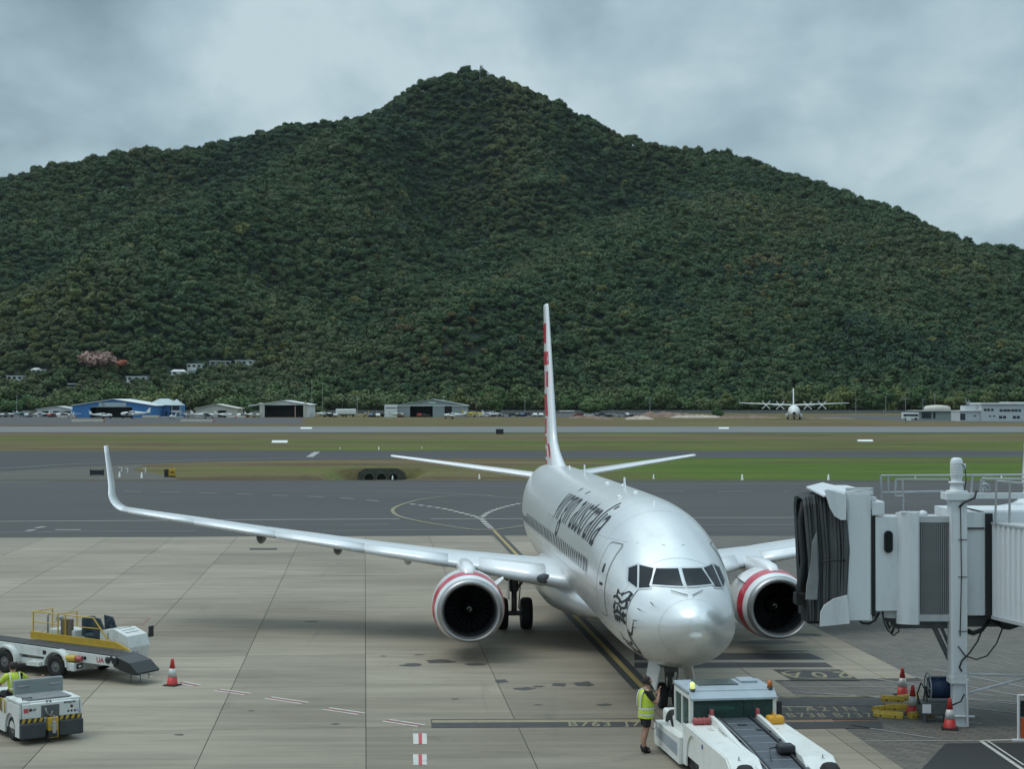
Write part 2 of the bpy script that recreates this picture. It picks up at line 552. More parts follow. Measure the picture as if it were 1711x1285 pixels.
bare = ~small & (spot(760, 560, 70, 30) & (rs.rand(nF) < .45) | spot(960, 528, 60, 14) & (rs.rand(nF) < .6) | spot(1300, 455, 60, 25) & (rs.rand(nF) < .3) | spot(1640, 615, 50, 12) & (rs.rand(nF) < .6))
tone = np.where(spot(760, 560, 110, 45) & (rs.rand(nF) < .2), 0.95, tone)
tone = np.where(spot(1300, 455, 90, 40) & (rs.rand(nF) < .2), 0.93, tone)
tone = np.where(ppy > 600, np.clip(tone + .02, 0, .7), tone)
sel_ = ~bare
F_, zf, tone, small = F_[sel_], zf[sel_], tone[sel_], small[sel_]; nF = len(F_)
size = np.where(small, rs.uniform(2.0, 4.2, nF), np.clip(2.3 + rs.gamma(2.6, .85, nF), 2.6, 8.5)) * (1 + (F_[:, 1] - 1075) * 0.0002)
mef = bpy.data.meshes.new('forest')
mef.vertices.add(nF)
mef.vertices.foreach_set('co', np.c_[F_, zf + rs.uniform(0.5, 3.2, nF)].ravel())
for nm, arr in (('tree_size', size), ('kind_tone', tone)):
    at = mef.attributes.new(nm, 'FLOAT', 'POINT'); at.data.foreach_set('value', arr.astype(np.float32))
at = mef.attributes.new('spin', 'FLOAT_VECTOR', 'POINT')
at.data.foreach_set('vector', np.c_[rs.normal(0, .12, nF), rs.normal(0, .12, nF), rs.uniform(0, 6.28, nF)].astype(np.float32).ravel())
at = mef.attributes.new('variant', 'INT', 'POINT'); at.data.foreach_set('value', rs.randint(0, 6, nF).astype(np.int32))
forest = link('forest', mef)
setting(forest, 'stuff')

def scatter_nodes(name, objs, mat_):
    g = bpy.data.node_groups.new(name, 'GeometryNodeTree')
    g.interface.new_socket('Geometry', in_out='INPUT', socket_type='NodeSocketGeometry')
    g.interface.new_socket('Geometry', in_out='OUTPUT', socket_type='NodeSocketGeometry')
    gi = g.nodes.new('NodeGroupInput'); go = g.nodes.new('NodeGroupOutput')
    gti = g.nodes.new('GeometryNodeGeometryToInstance')
    for o in reversed(objs):
        oi = g.nodes.new('GeometryNodeObjectInfo'); oi.inputs['Object'].default_value = o
        oi.inputs['As Instance'].default_value = True
        g.links.new(oi.outputs['Geometry'], gti.inputs[0])
    def attr(nm, typ):
        a = g.nodes.new('GeometryNodeInputNamedAttribute'); a.data_type = typ; a.inputs['Name'].default_value = nm
        return a.outputs['Attribute']
    iop = g.nodes.new('GeometryNodeInstanceOnPoints')
    iop.inputs['Pick Instance'].default_value = True
    g.links.new(gi.outputs[0], iop.inputs['Points'])
    g.links.new(gti.outputs[0], iop.inputs['Instance'])
    g.links.new(attr('variant', 'INT'), iop.inputs['Instance Index'])
    rot = g.nodes.new('FunctionNodeEulerToRotation')
    g.links.new(attr('spin', 'FLOAT_VECTOR'), rot.inputs[0])
    g.links.new(rot.outputs[0], iop.inputs['Rotation'])
    cx = g.nodes.new('ShaderNodeCombineXYZ')
    s_ = attr('tree_size', 'FLOAT')
    for i in range(3): g.links.new(s_, cx.inputs[i])
    g.links.new(cx.outputs[0], iop.inputs['Scale'])
    g.links.new(iop.outputs[0], go.inputs[0])
    return g
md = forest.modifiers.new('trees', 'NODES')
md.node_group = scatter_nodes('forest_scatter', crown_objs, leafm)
forest.color = (0, 0, 0, 1)
# ------------------------------------------------------------------ ground materials
def layered(name, build):
    m = bpy.data.materials.new(name); m.use_nodes = True
    t = m.node_tree; b = t.nodes['Principled BSDF']
    b.inputs['Roughness'].default_value = 0.9
    build(t, b)
    return m

def nz(t, vec, scale, detail=6, rough=0.6, stretch=(1, 1, 1), dist=0.0, loc=(0, 0, 0)):
    mpn = t.nodes.new('ShaderNodeMapping'); mpn.inputs['Scale'].default_value = stretch; mpn.inputs['Location'].default_value = loc
    t.links.new(vec, mpn.inputs[0])
    n = t.nodes.new('ShaderNodeTexNoise'); n.inputs['Scale'].default_value = scale
    n.inputs['Detail'].default_value = detail; n.inputs['Roughness'].default_value = rough
    n.inputs['Distortion'].default_value = dist
    t.links.new(mpn.outputs[0], n.inputs['Vector'])
    return n.outputs['Fac']

def mr(t, v, a, b, c, d):
    n = t.nodes.new('ShaderNodeMapRange')
    for k, x in zip(('From Min', 'From Max', 'To Min', 'To Max'), (a, b, c, d)): n.inputs[k].default_value = x
    if hasattr(v, 'links') or hasattr(v, 'is_output'): t.links.new(v, n.inputs['Value'])
    else: n.inputs['Value'].default_value = v
    return n.outputs[0]

def mixc(t, f, a, b, mode='MIX'):
    n = t.nodes.new('ShaderNodeMix'); n.data_type = 'RGBA'; n.blend_type = mode
    for i, v in ((0, f), (6, a), (7, b)):
        if hasattr(v, 'is_output'): t.links.new(v, n.inputs[i])
        elif i == 0: n.inputs[0].default_value = v
        else: n.inputs[i].default_value = tuple(v) + (1,)
    return n.outputs[2]

def mth(t, op, a, b=0.0):
    n = t.nodes.new('ShaderNodeMath'); n.operation = op
    for i, v in enumerate((a, b)):
        if hasattr(v, 'is_output'): t.links.new(v, n.inputs[i])
        else: n.inputs[i].default_value = v
    return n.outputs[0]

def bumpn(t, b, h, strength, dist=0.02):
    n = t.nodes.new('ShaderNodeBump'); n.inputs['Strength'].default_value = strength; n.inputs['Distance'].default_value = dist
    t.links.new(h, n.inputs['Height']); t.links.new(n.outputs[0], b.inputs['Normal'])

def grass_build(t, b):
    tc_ = t.nodes.new('ShaderNodeTexCoord'); v = tc_.outputs['Object']
    s_ = t.nodes.new('ShaderNodeSeparateXYZ'); t.links.new(v, s_.inputs[0])
    X, Y = s_.outputs['X'], s_.outputs['Y']
    big = nz(t, v, 0.012, 5, 0.6, (0.35, 1.6, 1))
    mid = nz(t, v, 0.08, 7, 0.7, (0.3, 1.4, 1))
    fine = nz(t, v, 1.4, 6, 0.75)
    dry = mixc(t, mr(t, mid, .35, .65, 0, 1), (0.090, 0.064, 0.038), (0.185, 0.150, 0.080))
    green = mixc(t, mr(t, mid, .35, .65, 0, 1), (0.045, 0.088, 0.016), (0.105, 0.145, 0.028))
    # sown strips: greener beside the far runway shoulder and on the right half of the near island
    g1 = mth(t, 'MULTIPLY', mr(t, Y, 255, 268, 0, 1), mr(t, Y, 300, 345, 1, 0))
    g1 = mth(t, 'MULTIPLY', g1, mr(t, X, -110, 20, 0.45, 0.85))
    g2 = mth(t, 'MULTIPLY', mr(t, X, -2, 22, 0, 1.0), mr(t, Y, 250, 262, 1, 0))
    g = mth(t, 'MAXIMUM', g1, g2)
    g = mth(t, 'ADD', g, mr(t, big, .38, .64, -.5, .6))
    g = mth(t, 'ADD', g, mr(t, mid, .35, .65, -.5, .5))
    c_ = mixc(t, mr(t, g, 0, 1, 0, 1), dry, green)
    c_ = mixc(t, mr(t, fine, .3, .7, .12, .0), c_, (0.03, 0.03, 0.02))
    c2 = t.nodes.new('ShaderNodeVectorMath'); c2.operation = 'SCALE'
    t.links.new(c_, c2.inputs[0]); t.links.new(mr(t, fine, .25, .75, .75, 1.25), c2.inputs['Scale'])
    t.links.new(c2.outputs[0], b.inputs['Base Color'])
    b.inputs['Roughness'].default_value = 1.0; b.inputs['Specular IOR Level'].default_value = 0.1
    bumpn(t, b, fine, 0.8, 0.08)
grassm = layered('mown_grass', grass_build)

def asphalt(name, c0, c1, streak=0.5, tyre=0.0, rough=0.85):
    def f(t, b):
        tc_ = t.nodes.new('ShaderNodeTexCoord'); v = tc_.outputs['Object']
        big = nz(t, v, 0.05, 6, 0.65, (0.5, 1.2, 1), 0.8)
        lng = nz(t, v, 0.5, 5, 0.6, (0.05, 1.0, 1))
        fine = nz(t, v, 60, 4, 0.7)
        f_ = mth(t, 'ADD', mth(t, 'MULTIPLY', big, 1 - streak), mth(t, 'MULTIPLY', lng, streak))
        c_ = mixc(t, mr(t, f_, .36, .64, 0, 1), c0, c1)
        sp = nz(t, v, 1.1, 8, 0.75)
        c_ = mixc(t, mr(t, sp, .58, .75, 0, .35), c_, tuple(x * .6 for x in c0))
        sc_ = t.nodes.new('ShaderNodeVectorMath'); sc_.operation = 'SCALE'
        t.links.new(c_, sc_.inputs[0]); t.links.new(mr(t, fine, .3, .7, .85, 1.15), sc_.inputs['Scale'])
        t.links.new(sc_.outputs[0], b.inputs['Base Color'])
        b.inputs['Roughness'].default_value = rough
        bumpn(t, b, fine, 0.25, 0.004)
    return layered(name, f)
apron_asph = asphalt('apron_asphalt', (0.042, 0.041, 0.0405), (0.060, 0.059, 0.0575))
taxi_asph = asphalt('taxiway_asphalt', (0.028, 0.029, 0.031), (0.042, 0.043, 0.045))
runway_asph = asphalt('runway_surface', (0.115, 0.12, 0.12), (0.165, 0.17, 0.165))
shoulder_m = asphalt('shoulder_surface', (0.055, 0.052, 0.045), (0.095, 0.088, 0.07), 0.7)
far_asph = asphalt('far_apron_asphalt', (0.045, 0.045, 0.048), (0.070, 0.070, 0.072))
edge_asph = asphalt('edge_strip_surface', (0.035, 0.033, 0.03), (0.05, 0.046, 0.04))
dark_patch = asphalt('sealed_patch', (0.020, 0.021, 0.022), (0.030, 0.031, 0.032))

def concrete_build(t, b):
    tc_ = t.nodes.new('ShaderNodeTexCoord'); geo = t.nodes.new('ShaderNodeNewGeometry')
    v = geo.outputs['Position']
    oi = t.nodes.new('ShaderNodeObjectInfo')
    big = nz(t, v, 0.11, 6, 0.6, (0.55, 1.2, 1), 0.7)
    brush = nz(t, v, 1.1, 6, 0.72, (0.16, 1.5, 1))
    fine = nz(t, v, 45, 4, 0.7)
    c_ = mixc(t, mr(t, big, .34, .68, 0, 1), (0.195, 0.168, 0.126), (0.300, 0.261, 0.198))
    c_ = mixc(t, mr(t, brush, .48, .74, 0, .6), c_, (0.10, 0.092, 0.076))
    c_ = mixc(t, mr(t, brush, .48, .25, 0, .35), c_, (0.36, 0.33, 0.27))
    st = nz(t, v, 0.55, 7, 0.7, (0.35, 1, 1), 1.2, (4, 9, 0))
    c_ = mixc(t, mr(t, st, .62, .74, 0, .55), c_, (0.075, 0.072, 0.065))
    drag = nz(t, v, .9, 6, .7, (1.0, .10, 1), .4, (7, 3, 0))
    c_ = mixc(t, mr(t, drag, .60, .76, 0, .35), c_, (0.06, 0.056, 0.05))
    spk = nz(t, v, 5.0, 6, 0.7, (0.5, 1.3, 1), 0.3, (1, 2, 0))
    c_ = mixc(t, mr(t, spk, .66, .72, 0, .5), c_, (0.08, 0.075, 0.07))
    sc_ = t.nodes.new('ShaderNodeVectorMath'); sc_.operation = 'SCALE'
    tone_ = mth(t, 'MULTIPLY', mr(t, oi.outputs['Random'], 0, 1, .86, 1.12), mr(t, fine, .3, .7, .93, 1.07))
    t.links.new(c_, sc_.inputs[0]); t.links.new(tone_, sc_.inputs['Scale'])
    t.links.new(sc_.outputs[0], b.inputs['Base Color'])
    t.links.new(mr(t, big, .3, .7, .85, .68), b.inputs['Roughness'])
    bumpn(t, b, fine, 0.2, 0.004)
concretem = layered('apron_concrete', concrete_build)

def paver_build(t, b):
    tc_ = t.nodes.new('ShaderNodeTexCoord')
    mpn = t.nodes.new('ShaderNodeMapping'); mpn.inputs['Rotation'].default_value = (0, 0, R(38)); t.links.new(tc_.outputs['Object'], mpn.inputs[0])
    v = tc_.outputs['Object']
    br = t.nodes.new('ShaderNodeTexBrick')
    br.inputs['Scale'].default_value = 1.0
    br.inputs['Brick Width'].default_value = 0.44; br.inputs['Row Height'].default_value = 0.22
    br.inputs['Mortar Size'].default_value = 0.018; br.inputs['Mortar Smooth'].default_value = 0.3
    br.inputs['Color1'].default_value = (0.105, 0.095, 0.080, 1); br.inputs['Color2'].default_value = (0.160, 0.146, 0.122, 1)
    br.inputs['Mortar'].default_value = (0.055, 0.053, 0.05, 1)
    t.links.new(mpn.outputs[0], br.inputs['Vector'])
    big = nz(t, v, 0.2, 7, 0.65, (0.6, 1.3, 1), 0.8)
    c_ = mixc(t, mr(t, big, .35, .7, 0, .6), br.outputs['Color'], (0.085, 0.082, 0.078))
    st = nz(t, v, 1.5, 7, 0.7, (0.4, 1, 1), 1.0)
    c_ = mixc(t, mr(t, st, .6, .75, 0, .5), c_, (0.045, 0.043, 0.04))
    t.links.new(c_, b.inputs['Base Color'])
    b.inputs['Roughness'].default_value = 0.82
    bumpn(t, b, br.outputs['Fac'], -0.5, 0.01)
paverm = layered('block_paving', paver_build)

def paint(name, col, wear=0.45):
    def f(t, b):
        tc_ = t.nodes.new('ShaderNodeNewGeometry'); v = tc_.outputs['Position']
        n = nz(t, v, 5.0, 8, 0.8, (0.6, 1.2, 1))
        c_ = mixc(t, mr(t, n, .5, .72, 0, wear * 1.6), col, (0.12, 0.115, 0.105))
        t.links.new(c_, b.inputs['Base Color']); b.inputs['Roughness'].default_value = 0.7
    return layered(name, f)
white_paint = paint('white_ground_paint', (0.50, 0.50, 0.46), .55)
dull_white = paint('dull_ground_paint', (0.30, 0.31, 0.31))
yellow_paint = paint('yellow_ground_paint', (0.34, 0.25, 0.075), 0.6)
pale_yellow = paint('pale_yellow_paint', (0.24, 0.21, 0.13), .8)
black_paint = paint('black_ground_paint', (0.035, 0.035, 0.036), 0.3)
red_paint = paint('red_ground_paint', (0.40, 0.06, 0.07), 0.3)
orange_paint = paint('orange_ground_paint', (0.45, 0.20, 0.08))
tyre_stain = paint('oil_stain', (0.055, 0.053, 0.048), 0.3)

# ------------------------------------------------------------------ ground sheets
def sheet(name, poly, z, m, kind='structure', parent=None):
    b = MB()
    tr = tessellate_polygon([[Vector((p[0], p[1], 0)) for p in poly]])
    b.add([(p[0], p[1], z) for p in poly], [tuple(t_) for t_ in tr])
    o = b.build(name, m, parent)
    me_ = o.data
    if me_.polygons and me_.polygons[0].normal.z < 0:
        for p in me_.polygons: p.flip()
    if kind: o['kind'] = kind
    return o

def px(*a): return [G(x, y) for x, y in a]

# the open ground with the drainage ditch cut into it
HX0, HX1, HY0, HY1 = -25.0, -5.0, 170.6, 206.0
b = MB()
far = 8000
b.quad((-far, -50, 0), (far, -50, 0), (far, HY0, 0), (-far, HY0, 0))
b.quad((-far, HY1, 0), (far, HY1, 0), (far, far, 0), (-far, far, 0))
b.quad((-far, HY0, 0), (HX0, HY0, 0), (HX0, HY1, 0), (-far, HY1, 0))
b.quad((HX1, HY0, 0), (far, HY0, 0), (far, HY1, 0), (HX1, HY1, 0))
nxg, nyg = 60, 80
cxd = -15.25
def ditch(x, y):
    halfb = 2.6
    side = max(0, abs(x - cxd) - halfb) / 3.6
    end = max(0, y - 197.0) / 0.5
    front = max(0, 176 - y) / 5.5
    d = 1 - max(0, min(1, math.sqrt(side ** 2 + front ** 2 + end ** 2)))
    hump = math.exp(-((x - cxd) / 6.5) ** 2 - ((y - 201) / 3.0) ** 2) * 0.25
    e_ = min(1, (x - HX0) / 2, (HX1 - x) / 2, (y - HY0) / 1, (HY1 - y) / 2)
    n_ = mnoise.noise(Vector((x * .8, y * .8, 0))) * .12
    return (-1.75 * (d * d * (3 - 2 * d)) + hump + n_) * max(0, e_)
vs = [(HX0 + (HX1 - HX0) * i / nxg, HY0 + (HY1 - HY0) * j / nyg) for j in range(nyg + 1) for i in range(nxg + 1)]
vs = [(x, y, ditch(x, y)) for x, y in vs]
b.add(vs, [(j * (nxg + 1) + i, j * (nxg + 1) + i + 1, (j + 1) * (nxg + 1) + i + 1, (j + 1) * (nxg + 1) + i) for j in range(nyg) for i in range(nxg)], 0, True)
setting(b.build('ground', grassm))

# near asphalt apron with its dark edge strip
sheet('asphalt_apron', [(-170, 96), (170, 96), (170, 169.2), (-170, 170.2)], 0.006, apron_asph)
sheet('asphalt_edge', [(-46, 165.5), (170, 160.5), (170, 169.0), (120, 169.6), (-46, 169.9)], 0.010, edge_asph)
# taxiway with the curve joining it at the left
nearedge = px((-900, 800), (-300, 796), (0, 788), (110, 781), (220, 776.5), (330, 772), (640, 767), (1711, 764)) + [(260, 232)]
sheet('taxiway', nearedge + [(300, 268), (-330, 268)], 0.006, taxi_asph)
sheet('taxiway_shoulder', px((-900, 803), (120, 802), (300, 802.3), (262, 792), (222, 786), (240, 778), (330, 773)) + px((220, 777), (110, 781.5), (0, 788.5), (-300, 796.5), (-900, 800.5)), 0.012, shoulder_m)
sheet('runway', [(-900, 424), (900, 424), (900, 515), (-900, 515)], 0.006, runway_asph)
sheet('runway_shoulder', [(-900, 411), (900, 414), (900, 422.6), (-900, 422.6)], 0.008, taxi_asph)
sheet('far_apron', px((-700, 712), (210, 710.5), (330, 708), (480, 709.5), (515, 710)) + [(-78, 620), (-92, 760), (-170, 820), (-120, 960), (-420, 1020), (-700, 1020)], 0.008, far_asph)
sheet('far_apron_east', [(150, 640), (190, 600), (420, 585), (520, 800), (150, 860)], 0.008, far_asph)
sheet('far_car_park', [(-20, 800), (95, 800), (95, 1010), (-20, 1010)], 0.008, far_asph)

# ------------------------------------------------------------------ concrete apron of cast slabs
sheet('concrete_apron', [(-70, 30), (14, 30), (14, 60), (7.6, 100.6), (-70, 95.3)], 0.008, mat('joint_sealant', (0.06, 0.056, 0.048), 0.95, var=.5, vscale=.8))
conc = bpy.data.objects['concrete_apron']
ANG = 0.0872
ca, sa_ = math.cos(ANG), math.sin(ANG)
def gridpt(u, w):      # u across, w along the lead-in line
    return (0.65 + u * ca - w * sa_, 36.1 + u * sa_ + w * ca)
SU, SW = 3.75, 6.0
def clip_poly(poly, fn):
    outp = []
    for i in range(len(poly)):
        a, b_ = poly[i], poly[(i + 1) % len(poly)]
        fa, fb = fn(a), fn(b_)
        if fa >= 0: outp.append(a)
        if (fa >= 0) != (fb >= 0):
            t_ = fa / (fa - fb)
            outp.append((a[0] + (b_[0] - a[0]) * t_, a[1] + (b_[1] - a[1]) * t_))
    return outp
def line_fn(p, q):     # positive on the left of p -> q
    return lambda a: (q[0] - p[0]) * (a[1] - p[1]) - (q[1] - p[1]) * (a[0] - p[0])
far_edge = line_fn(G(1240, 894), G(0, 899.5))
pav1 = line_fn((11.8, 48.6), (11.8 - .087 * 60, 108.6))
pav2 = line_fn((8.19 + .087 * 12, 29.6), (8.19 - .087 * 8, 49.6))
slab_cache = {}
for i in range(-17, 5):
    for j in range(-1, 12):
        g = 0.011
        poly = [gridpt(i * SU + g, j * SW + g), gridpt((i + 1) * SU - g, j * SW + g), gridpt((i + 1) * SU - g, (j + 1) * SW - g), gridpt(i * SU + g, (j + 1) * SW - g)]
        cx_ = sum(p[0] for p in poly) / 4; cy_ = sum(p[1] for p in poly) / 4
        if abs(cx_) > 0.335 * cy_ + 9.0 or cy_ < 32: continue
        q = clip_poly(poly, far_edge)
        if len(q) < 3: continue
        rt = pav1 if cy_ > 48.5 else pav2
        q = clip_poly(q, rt)
        if len(q) < 3: continue
        zt = 0.020 + rnd.uniform(-.0015, .0015)
        mbb = MB()
        qc = [(p[0] - cx_, p[1] - cy_) for p in q]
        mbb.prism(qc, -0.012, zt - 0.012, 'Z')
        o = mbb.build('slab', concretem, conc)
        o.location = (cx_, cy_, 0.012)

setting(bpy.data.objects['concrete_apron'])
sheet('block_paving', [(11.82, 48.6), (60, 48.6), (60, 100.5), (7.3, 100.5)], 0.014, paverm)
sheet('block_paving_south', [(8.21 + .087 * 12, 29.6), (60, 29.6), (60, 48.58), (8.21 - .087 * 7, 48.58)], 0.014, paverm)

# ------------------------------------------------------------------ painted markings (each a flat marking on the ground)
ZP = 0.026
def strip(b, pts_, w, z=ZP, mi=0):
    P = [Vector((p[0], p[1], 0)) for p in pts_]
    Lp, Rp = [], []
    for i, p in enumerate(P):
        d = (P[min(i + 1, len(P) - 1)] - P[max(i - 1, 0)]).normalized()
        n = Vector((-d.y, d.x, 0)) * w / 2
        Lp.append((p.x + n.x, p.y + n.y, z)); Rp.append((p.x - n.x, p.y - n.y, z))
    k = len(P)
    b.add(Rp + Lp, [(i, i + 1, k + i + 1, k + i) for i in range(k - 1)], mi)

def smooth_line(p, n=10):
    """Catmull-Rom through points"""
    P = [Vector((a[0], a[1], 0)) for a in p]; o = []
    P = [P[0] * 2 - P[1]] + P + [P[-1] * 2 - P[-2]]
    for i in range(1, len(P) - 2):
        for k in range(n):
            t_ = k / n
            a, b_, c_, d = P[i - 1], P[i], P[i + 1], P[i + 2]
            o.append(0.5 * ((2 * b_) + (c_ - a) * t_ + (2 * a - 5 * b_ + 4 * c_ - d) * t_ ** 2 + (3 * b_ - a - 3 * c_ + d) * t_ ** 3))
    o.append(P[-2])
    return [(v.x, v.y) for v in o]

def dash(b, pts_, w, on, off, z=ZP):
    P = [Vector((p[0], p[1], 0)) for p in pts_]
    cum = [0]
    for i in range(1, len(P)): cum.append(cum[-1] + (P[i] - P[i - 1]).length)
    def at(s_):
        for i in range(1, len(P)):
            if s_ <= cum[i]: return P[i - 1].lerp(P[i], (s_ - cum[i - 1]) / max(1e-6, cum[i] - cum[i - 1]))
        return P[-1]
    s_ = 0
    while s_ < cum[-1]:
        e_ = min(s_ + on, cum[-1])
        strip(b, [tuple(at(s_ + (e_ - s_) * k / 3)[:2]) for k in range(4)], w, z)
        s_ += on + off

def marking(name, fn, m, kind='structure'):
    b_ = MB(); fn(b_)
    o = b_.build(name, m); o['kind'] = kind
    return o

marking('apron_edge_line', lambda b: [strip(b, px((-300, 874), (668, 868)), .22), strip(b, px((720, 868), (905, 867.5)), .22), strip(b, px((1120, 866), (1711, 865)), .22)], white_paint)
marking('service_road_line', lambda b: [strip(b, px((-300, 895), (120, 889), (330, 888)), .14), strip(b, px((575, 878), (650, 876.3)), .14), strip(b, px((540, 887.5), (820, 885)), .12), strip(b, px((1000, 879), (1711, 876)), .14), strip(b, px((0, 806.5), (900, 808), (1711, 809)), .18)], dull_white)
marking('road_edge_dash', lambda b: [dash(b, smooth_line(px((205, 821.5), (330, 824), (430, 827), (560, 832), (655, 840))), .3, 1.9, 1.9), dash(b, px((1090, 820), (1190, 822), (1320, 821)), .25, 3, 3)], dull_white)
marking('taxi_guide_line', lambda b: [strip(b, smooth_line(px((630, 821), (700, 823), (800, 828), (830, 831), (880, 834))), .15)], dull_white)
marking('turning_circle_line', lambda b: strip(b, smooth_line(px((905, 831), (870, 829), (800, 828), (745, 830.5), (700, 836), (668, 845), (656, 853), (664, 862), (690, 869.5), (730, 877), (785, 885), (815, 887), (850, 883), (880, 878))), .26, ZP + .004), pale_yellow)
marking('lead_in_dash', lambda b: [dash(b, smooth_line(px((686, 843), (736, 850), (775, 859), (801, 866.5), (812, 876), (822, 885))), .38, .8, .75, ZP + .008), dash(b, smooth_line(px((905, 839), (870, 842), (836, 850), (815, 858), (805, 866))), .38, .8, .75, ZP + .008)], white_paint)
LA, LB = G(823, 885), G(1076, 1153)
marking('lead_in_border', lambda b: strip(b, [LA, LB], .62, ZP), black_paint)
marking('lead_in_line', lambda b: strip(b, [LA, LB], .17, ZP + .004), yellow_paint)
# stop bar across the stand
marking('stop_bar_border', lambda b: b.add([(*p, ZP) for p in px((720, 1204), (1085, 1203), (1085, 1217), (721, 1218.5))], [(0, 1, 2, 3)]), black_paint)
marking('stop_bar_line', lambda b: b.add([(*p, ZP + .004) for p in px((722, 1206), (1085, 1204.6), (1085, 1208.6), (722, 1210.5))], [(0, 1, 2, 3)]), pale_yellow)
# dark blocks behind the nose wheel
marking('stand_marking_block', lambda b: [b.add([(*p, ZP) for p in px((1060, 1093), (1352, 1093), (1378, 1104), (1060, 1105))], [(0, 1, 2, 3)]),
        b.add([(*p, ZP) for p in px((1060, 1109), (1380, 1109), (1392, 1117), (1060, 1118))], [(0, 1, 2, 3)])], black_paint)
marking('stand_white_line', lambda b: [strip(b, px((1060, 1119.5), (1393, 1118.5)), .05), strip(b, px((1060, 1107), (1375, 1106.5)), .12), strip(b, px((1310, 1149), (1560, 1150)), .05)], dull_white)
marking('stand_number_plate', lambda b: b.add([(*p, ZP) for p in px((1291, 1120.5), (1402, 1120.5), (1437, 1138.5), (1322, 1138.5))], [(0, 1, 2, 3)]), black_paint)
marking('aircraft_type_plate', lambda b: [b.add([(*p, ZP) for p in px((1300, 1168), (1486, 1168), (1492, 1182), (1300, 1182))], [(0, 1, 2, 3)]),
        b.add([(*p, ZP) for p in px((1300, 1184), (1460, 1184), (1466, 1204), (1300, 1205))], [(0, 1, 2, 3)]),
        b.add([(*p, ZP) for p in px((1300, 1209), (1472, 1208), (1476, 1219), (1300, 1221))], [(0, 1, 2, 3)])], black_paint)
marking('cross_bar_line', lambda b: [strip(b, px((1300, 1165.5), (1470, 1166)), .16), strip(b, px((1318, 1174), (1320, 1174)), .1)], pale_yellow)
marking('orange_bar_line', lambda b: strip(b, px((1310, 1206.6), (1462, 1206)), .06), orange_paint)

def text_mesh(body, size, bold=0.0, shear=0.0, align='CENTER', spacing=1.0):
    cu = bpy.data.curves.new('lettering', 'FONT')
    cu.body = body; cu.size = size; cu.offset = bold; cu.shear = shear
    cu.align_x = align; cu.align_y = 'CENTER'; cu.space_character = spacing
    cu.resolution_u = 3
    o = bpy.data.objects.new('lettering', cu); C.objects.link(o)
    dg = bpy.context.evaluated_depsgraph_get()
    me_ = bpy.data.meshes.new_from_object(o.evaluated_get(dg))
    bpy.data.objects.remove(o); bpy.data.curves.remove(cu)
    return me_
def ground_text(name, body, at, size, m, rz=0, sx=1.0, sy=1.0, bold=0.0, spacing=1.0):
    me_ = text_mesh(body, size, bold, spacing=spacing)
    me_.materials.clear(); me_.materials.append(m)
    o = link(name, me_); o.location = (*at, ZP + .005); o.rotation_euler = (0, 0, rz); o.scale = (sx, sy, 1)
    o['kind'] = 'structure'
    return o
ground_text('bar_lettering', 'B763', G(985, 1212.8), .85, pale_yellow, 0, .55, 1, .01, 1.2)
ground_text('bar_lettering', 'J74', G(1066, 1212.8), .85, pale_yellow, 0, .55, 1, .01, 1.2)
ground_text('type_lettering', '1 A21N', G(1372, 1187.5), .95, pale_yellow, 0, .5, 1, .006, 1.3)
ground_text('type_lettering', 'B738 B737', G(1386, 1198), .85, pale_yellow, 0, .5, 1, .006, 1.2)
ground_text('stand_number_lettering', '20A', G(1364, 1129.5), 1.5, pale_yellow, PI, .62, 1, .012, 1.5)
def ring(b):
    c_ = G(1364, 1129.3); n = 48
    rx_, ry_ = 1.0, .84
    for k in range(n):
        a0, a1 = 2 * PI * k / n, 2 * PI * (k + 1) / n
        vs = []
        for a, s_ in ((a0, 1), (a1, 1), (a1, .92), (a0, .92)):
            s2 = 1 if s_ == 1 else .9
            vs.append((c_[0] + rx_ * s_ * math.cos(a) - 0.087 * ry_ * math.sin(a), c_[1] + ry_ * s2 * math.sin(a), ZP + .006))
        b.add(vs, [(0, 1, 2, 3)])
marking('stand_number_ring', ring, pale_yellow)
# equipment limit line: paired white dashes with a red core
def pair(b, p, q, w=.09, gap=.13):
    P, Q = Vector((*p, 0)), Vector((*q, 0))
    n = (Q - P).normalized(); n = Vector((-n.y, n.x, 0)) * gap
    strip(b, [(P + n)[:2], (Q + n)[:2]], w); strip(b, [(P - n)[:2], (Q - n)[:2]], w)
def lim(b):
    for p, q in (((228, 1131), (250, 1134)), ((300, 1142), (330, 1148)), ((363, 1155), (414, 1162)), ((448, 1168), (510, 1177)), ((544, 1186), (604, 1195)), ((645, 1206), (704, 1215)), ((0, 1109), (30, 1112))):
        pair(b, G(*p), G(*q))
marking('equipment_limit_line', lim, white_paint)
def limred(b):
    for p, q in (((300, 1142), (330, 1148)), ((363, 1155), (414, 1162)), ((448, 1168), (510, 1177)), ((544, 1186), (604, 1195)), ((645, 1206), (704, 1215))):
        strip(b, [G(*p), G(*q)], .05)
marking('equipment_limit_core', limred, red_paint)
def squares(b):
    for y0 in (1228, 1263):
        for k in range(2):
            x0 = 690 + (0 if k == 0 else 14)
            b.add([(*p, ZP) for p in px((x0, y0), (x0 + 9, y0), (x0 + 9.5, y0 + 18), (x0 + .5, y0 + 18))], [(0, 1, 2, 3)])
    for x0, y0 in ((690, 1222),):
        strip(b, px((x0, y0), (x0 + 8, y0)), .05)
marking('hydrant_marking', squares, white_paint)
marking('hydrant_marking_core', lambda b: [b.add([(*p, ZP + .001) for p in px((699, y0), (705, y0), (705.5, y0 + 18), (699.5, y0 + 18))], [(0, 1, 2, 3)]) for y0 in (1228, 1263)], red_paint)
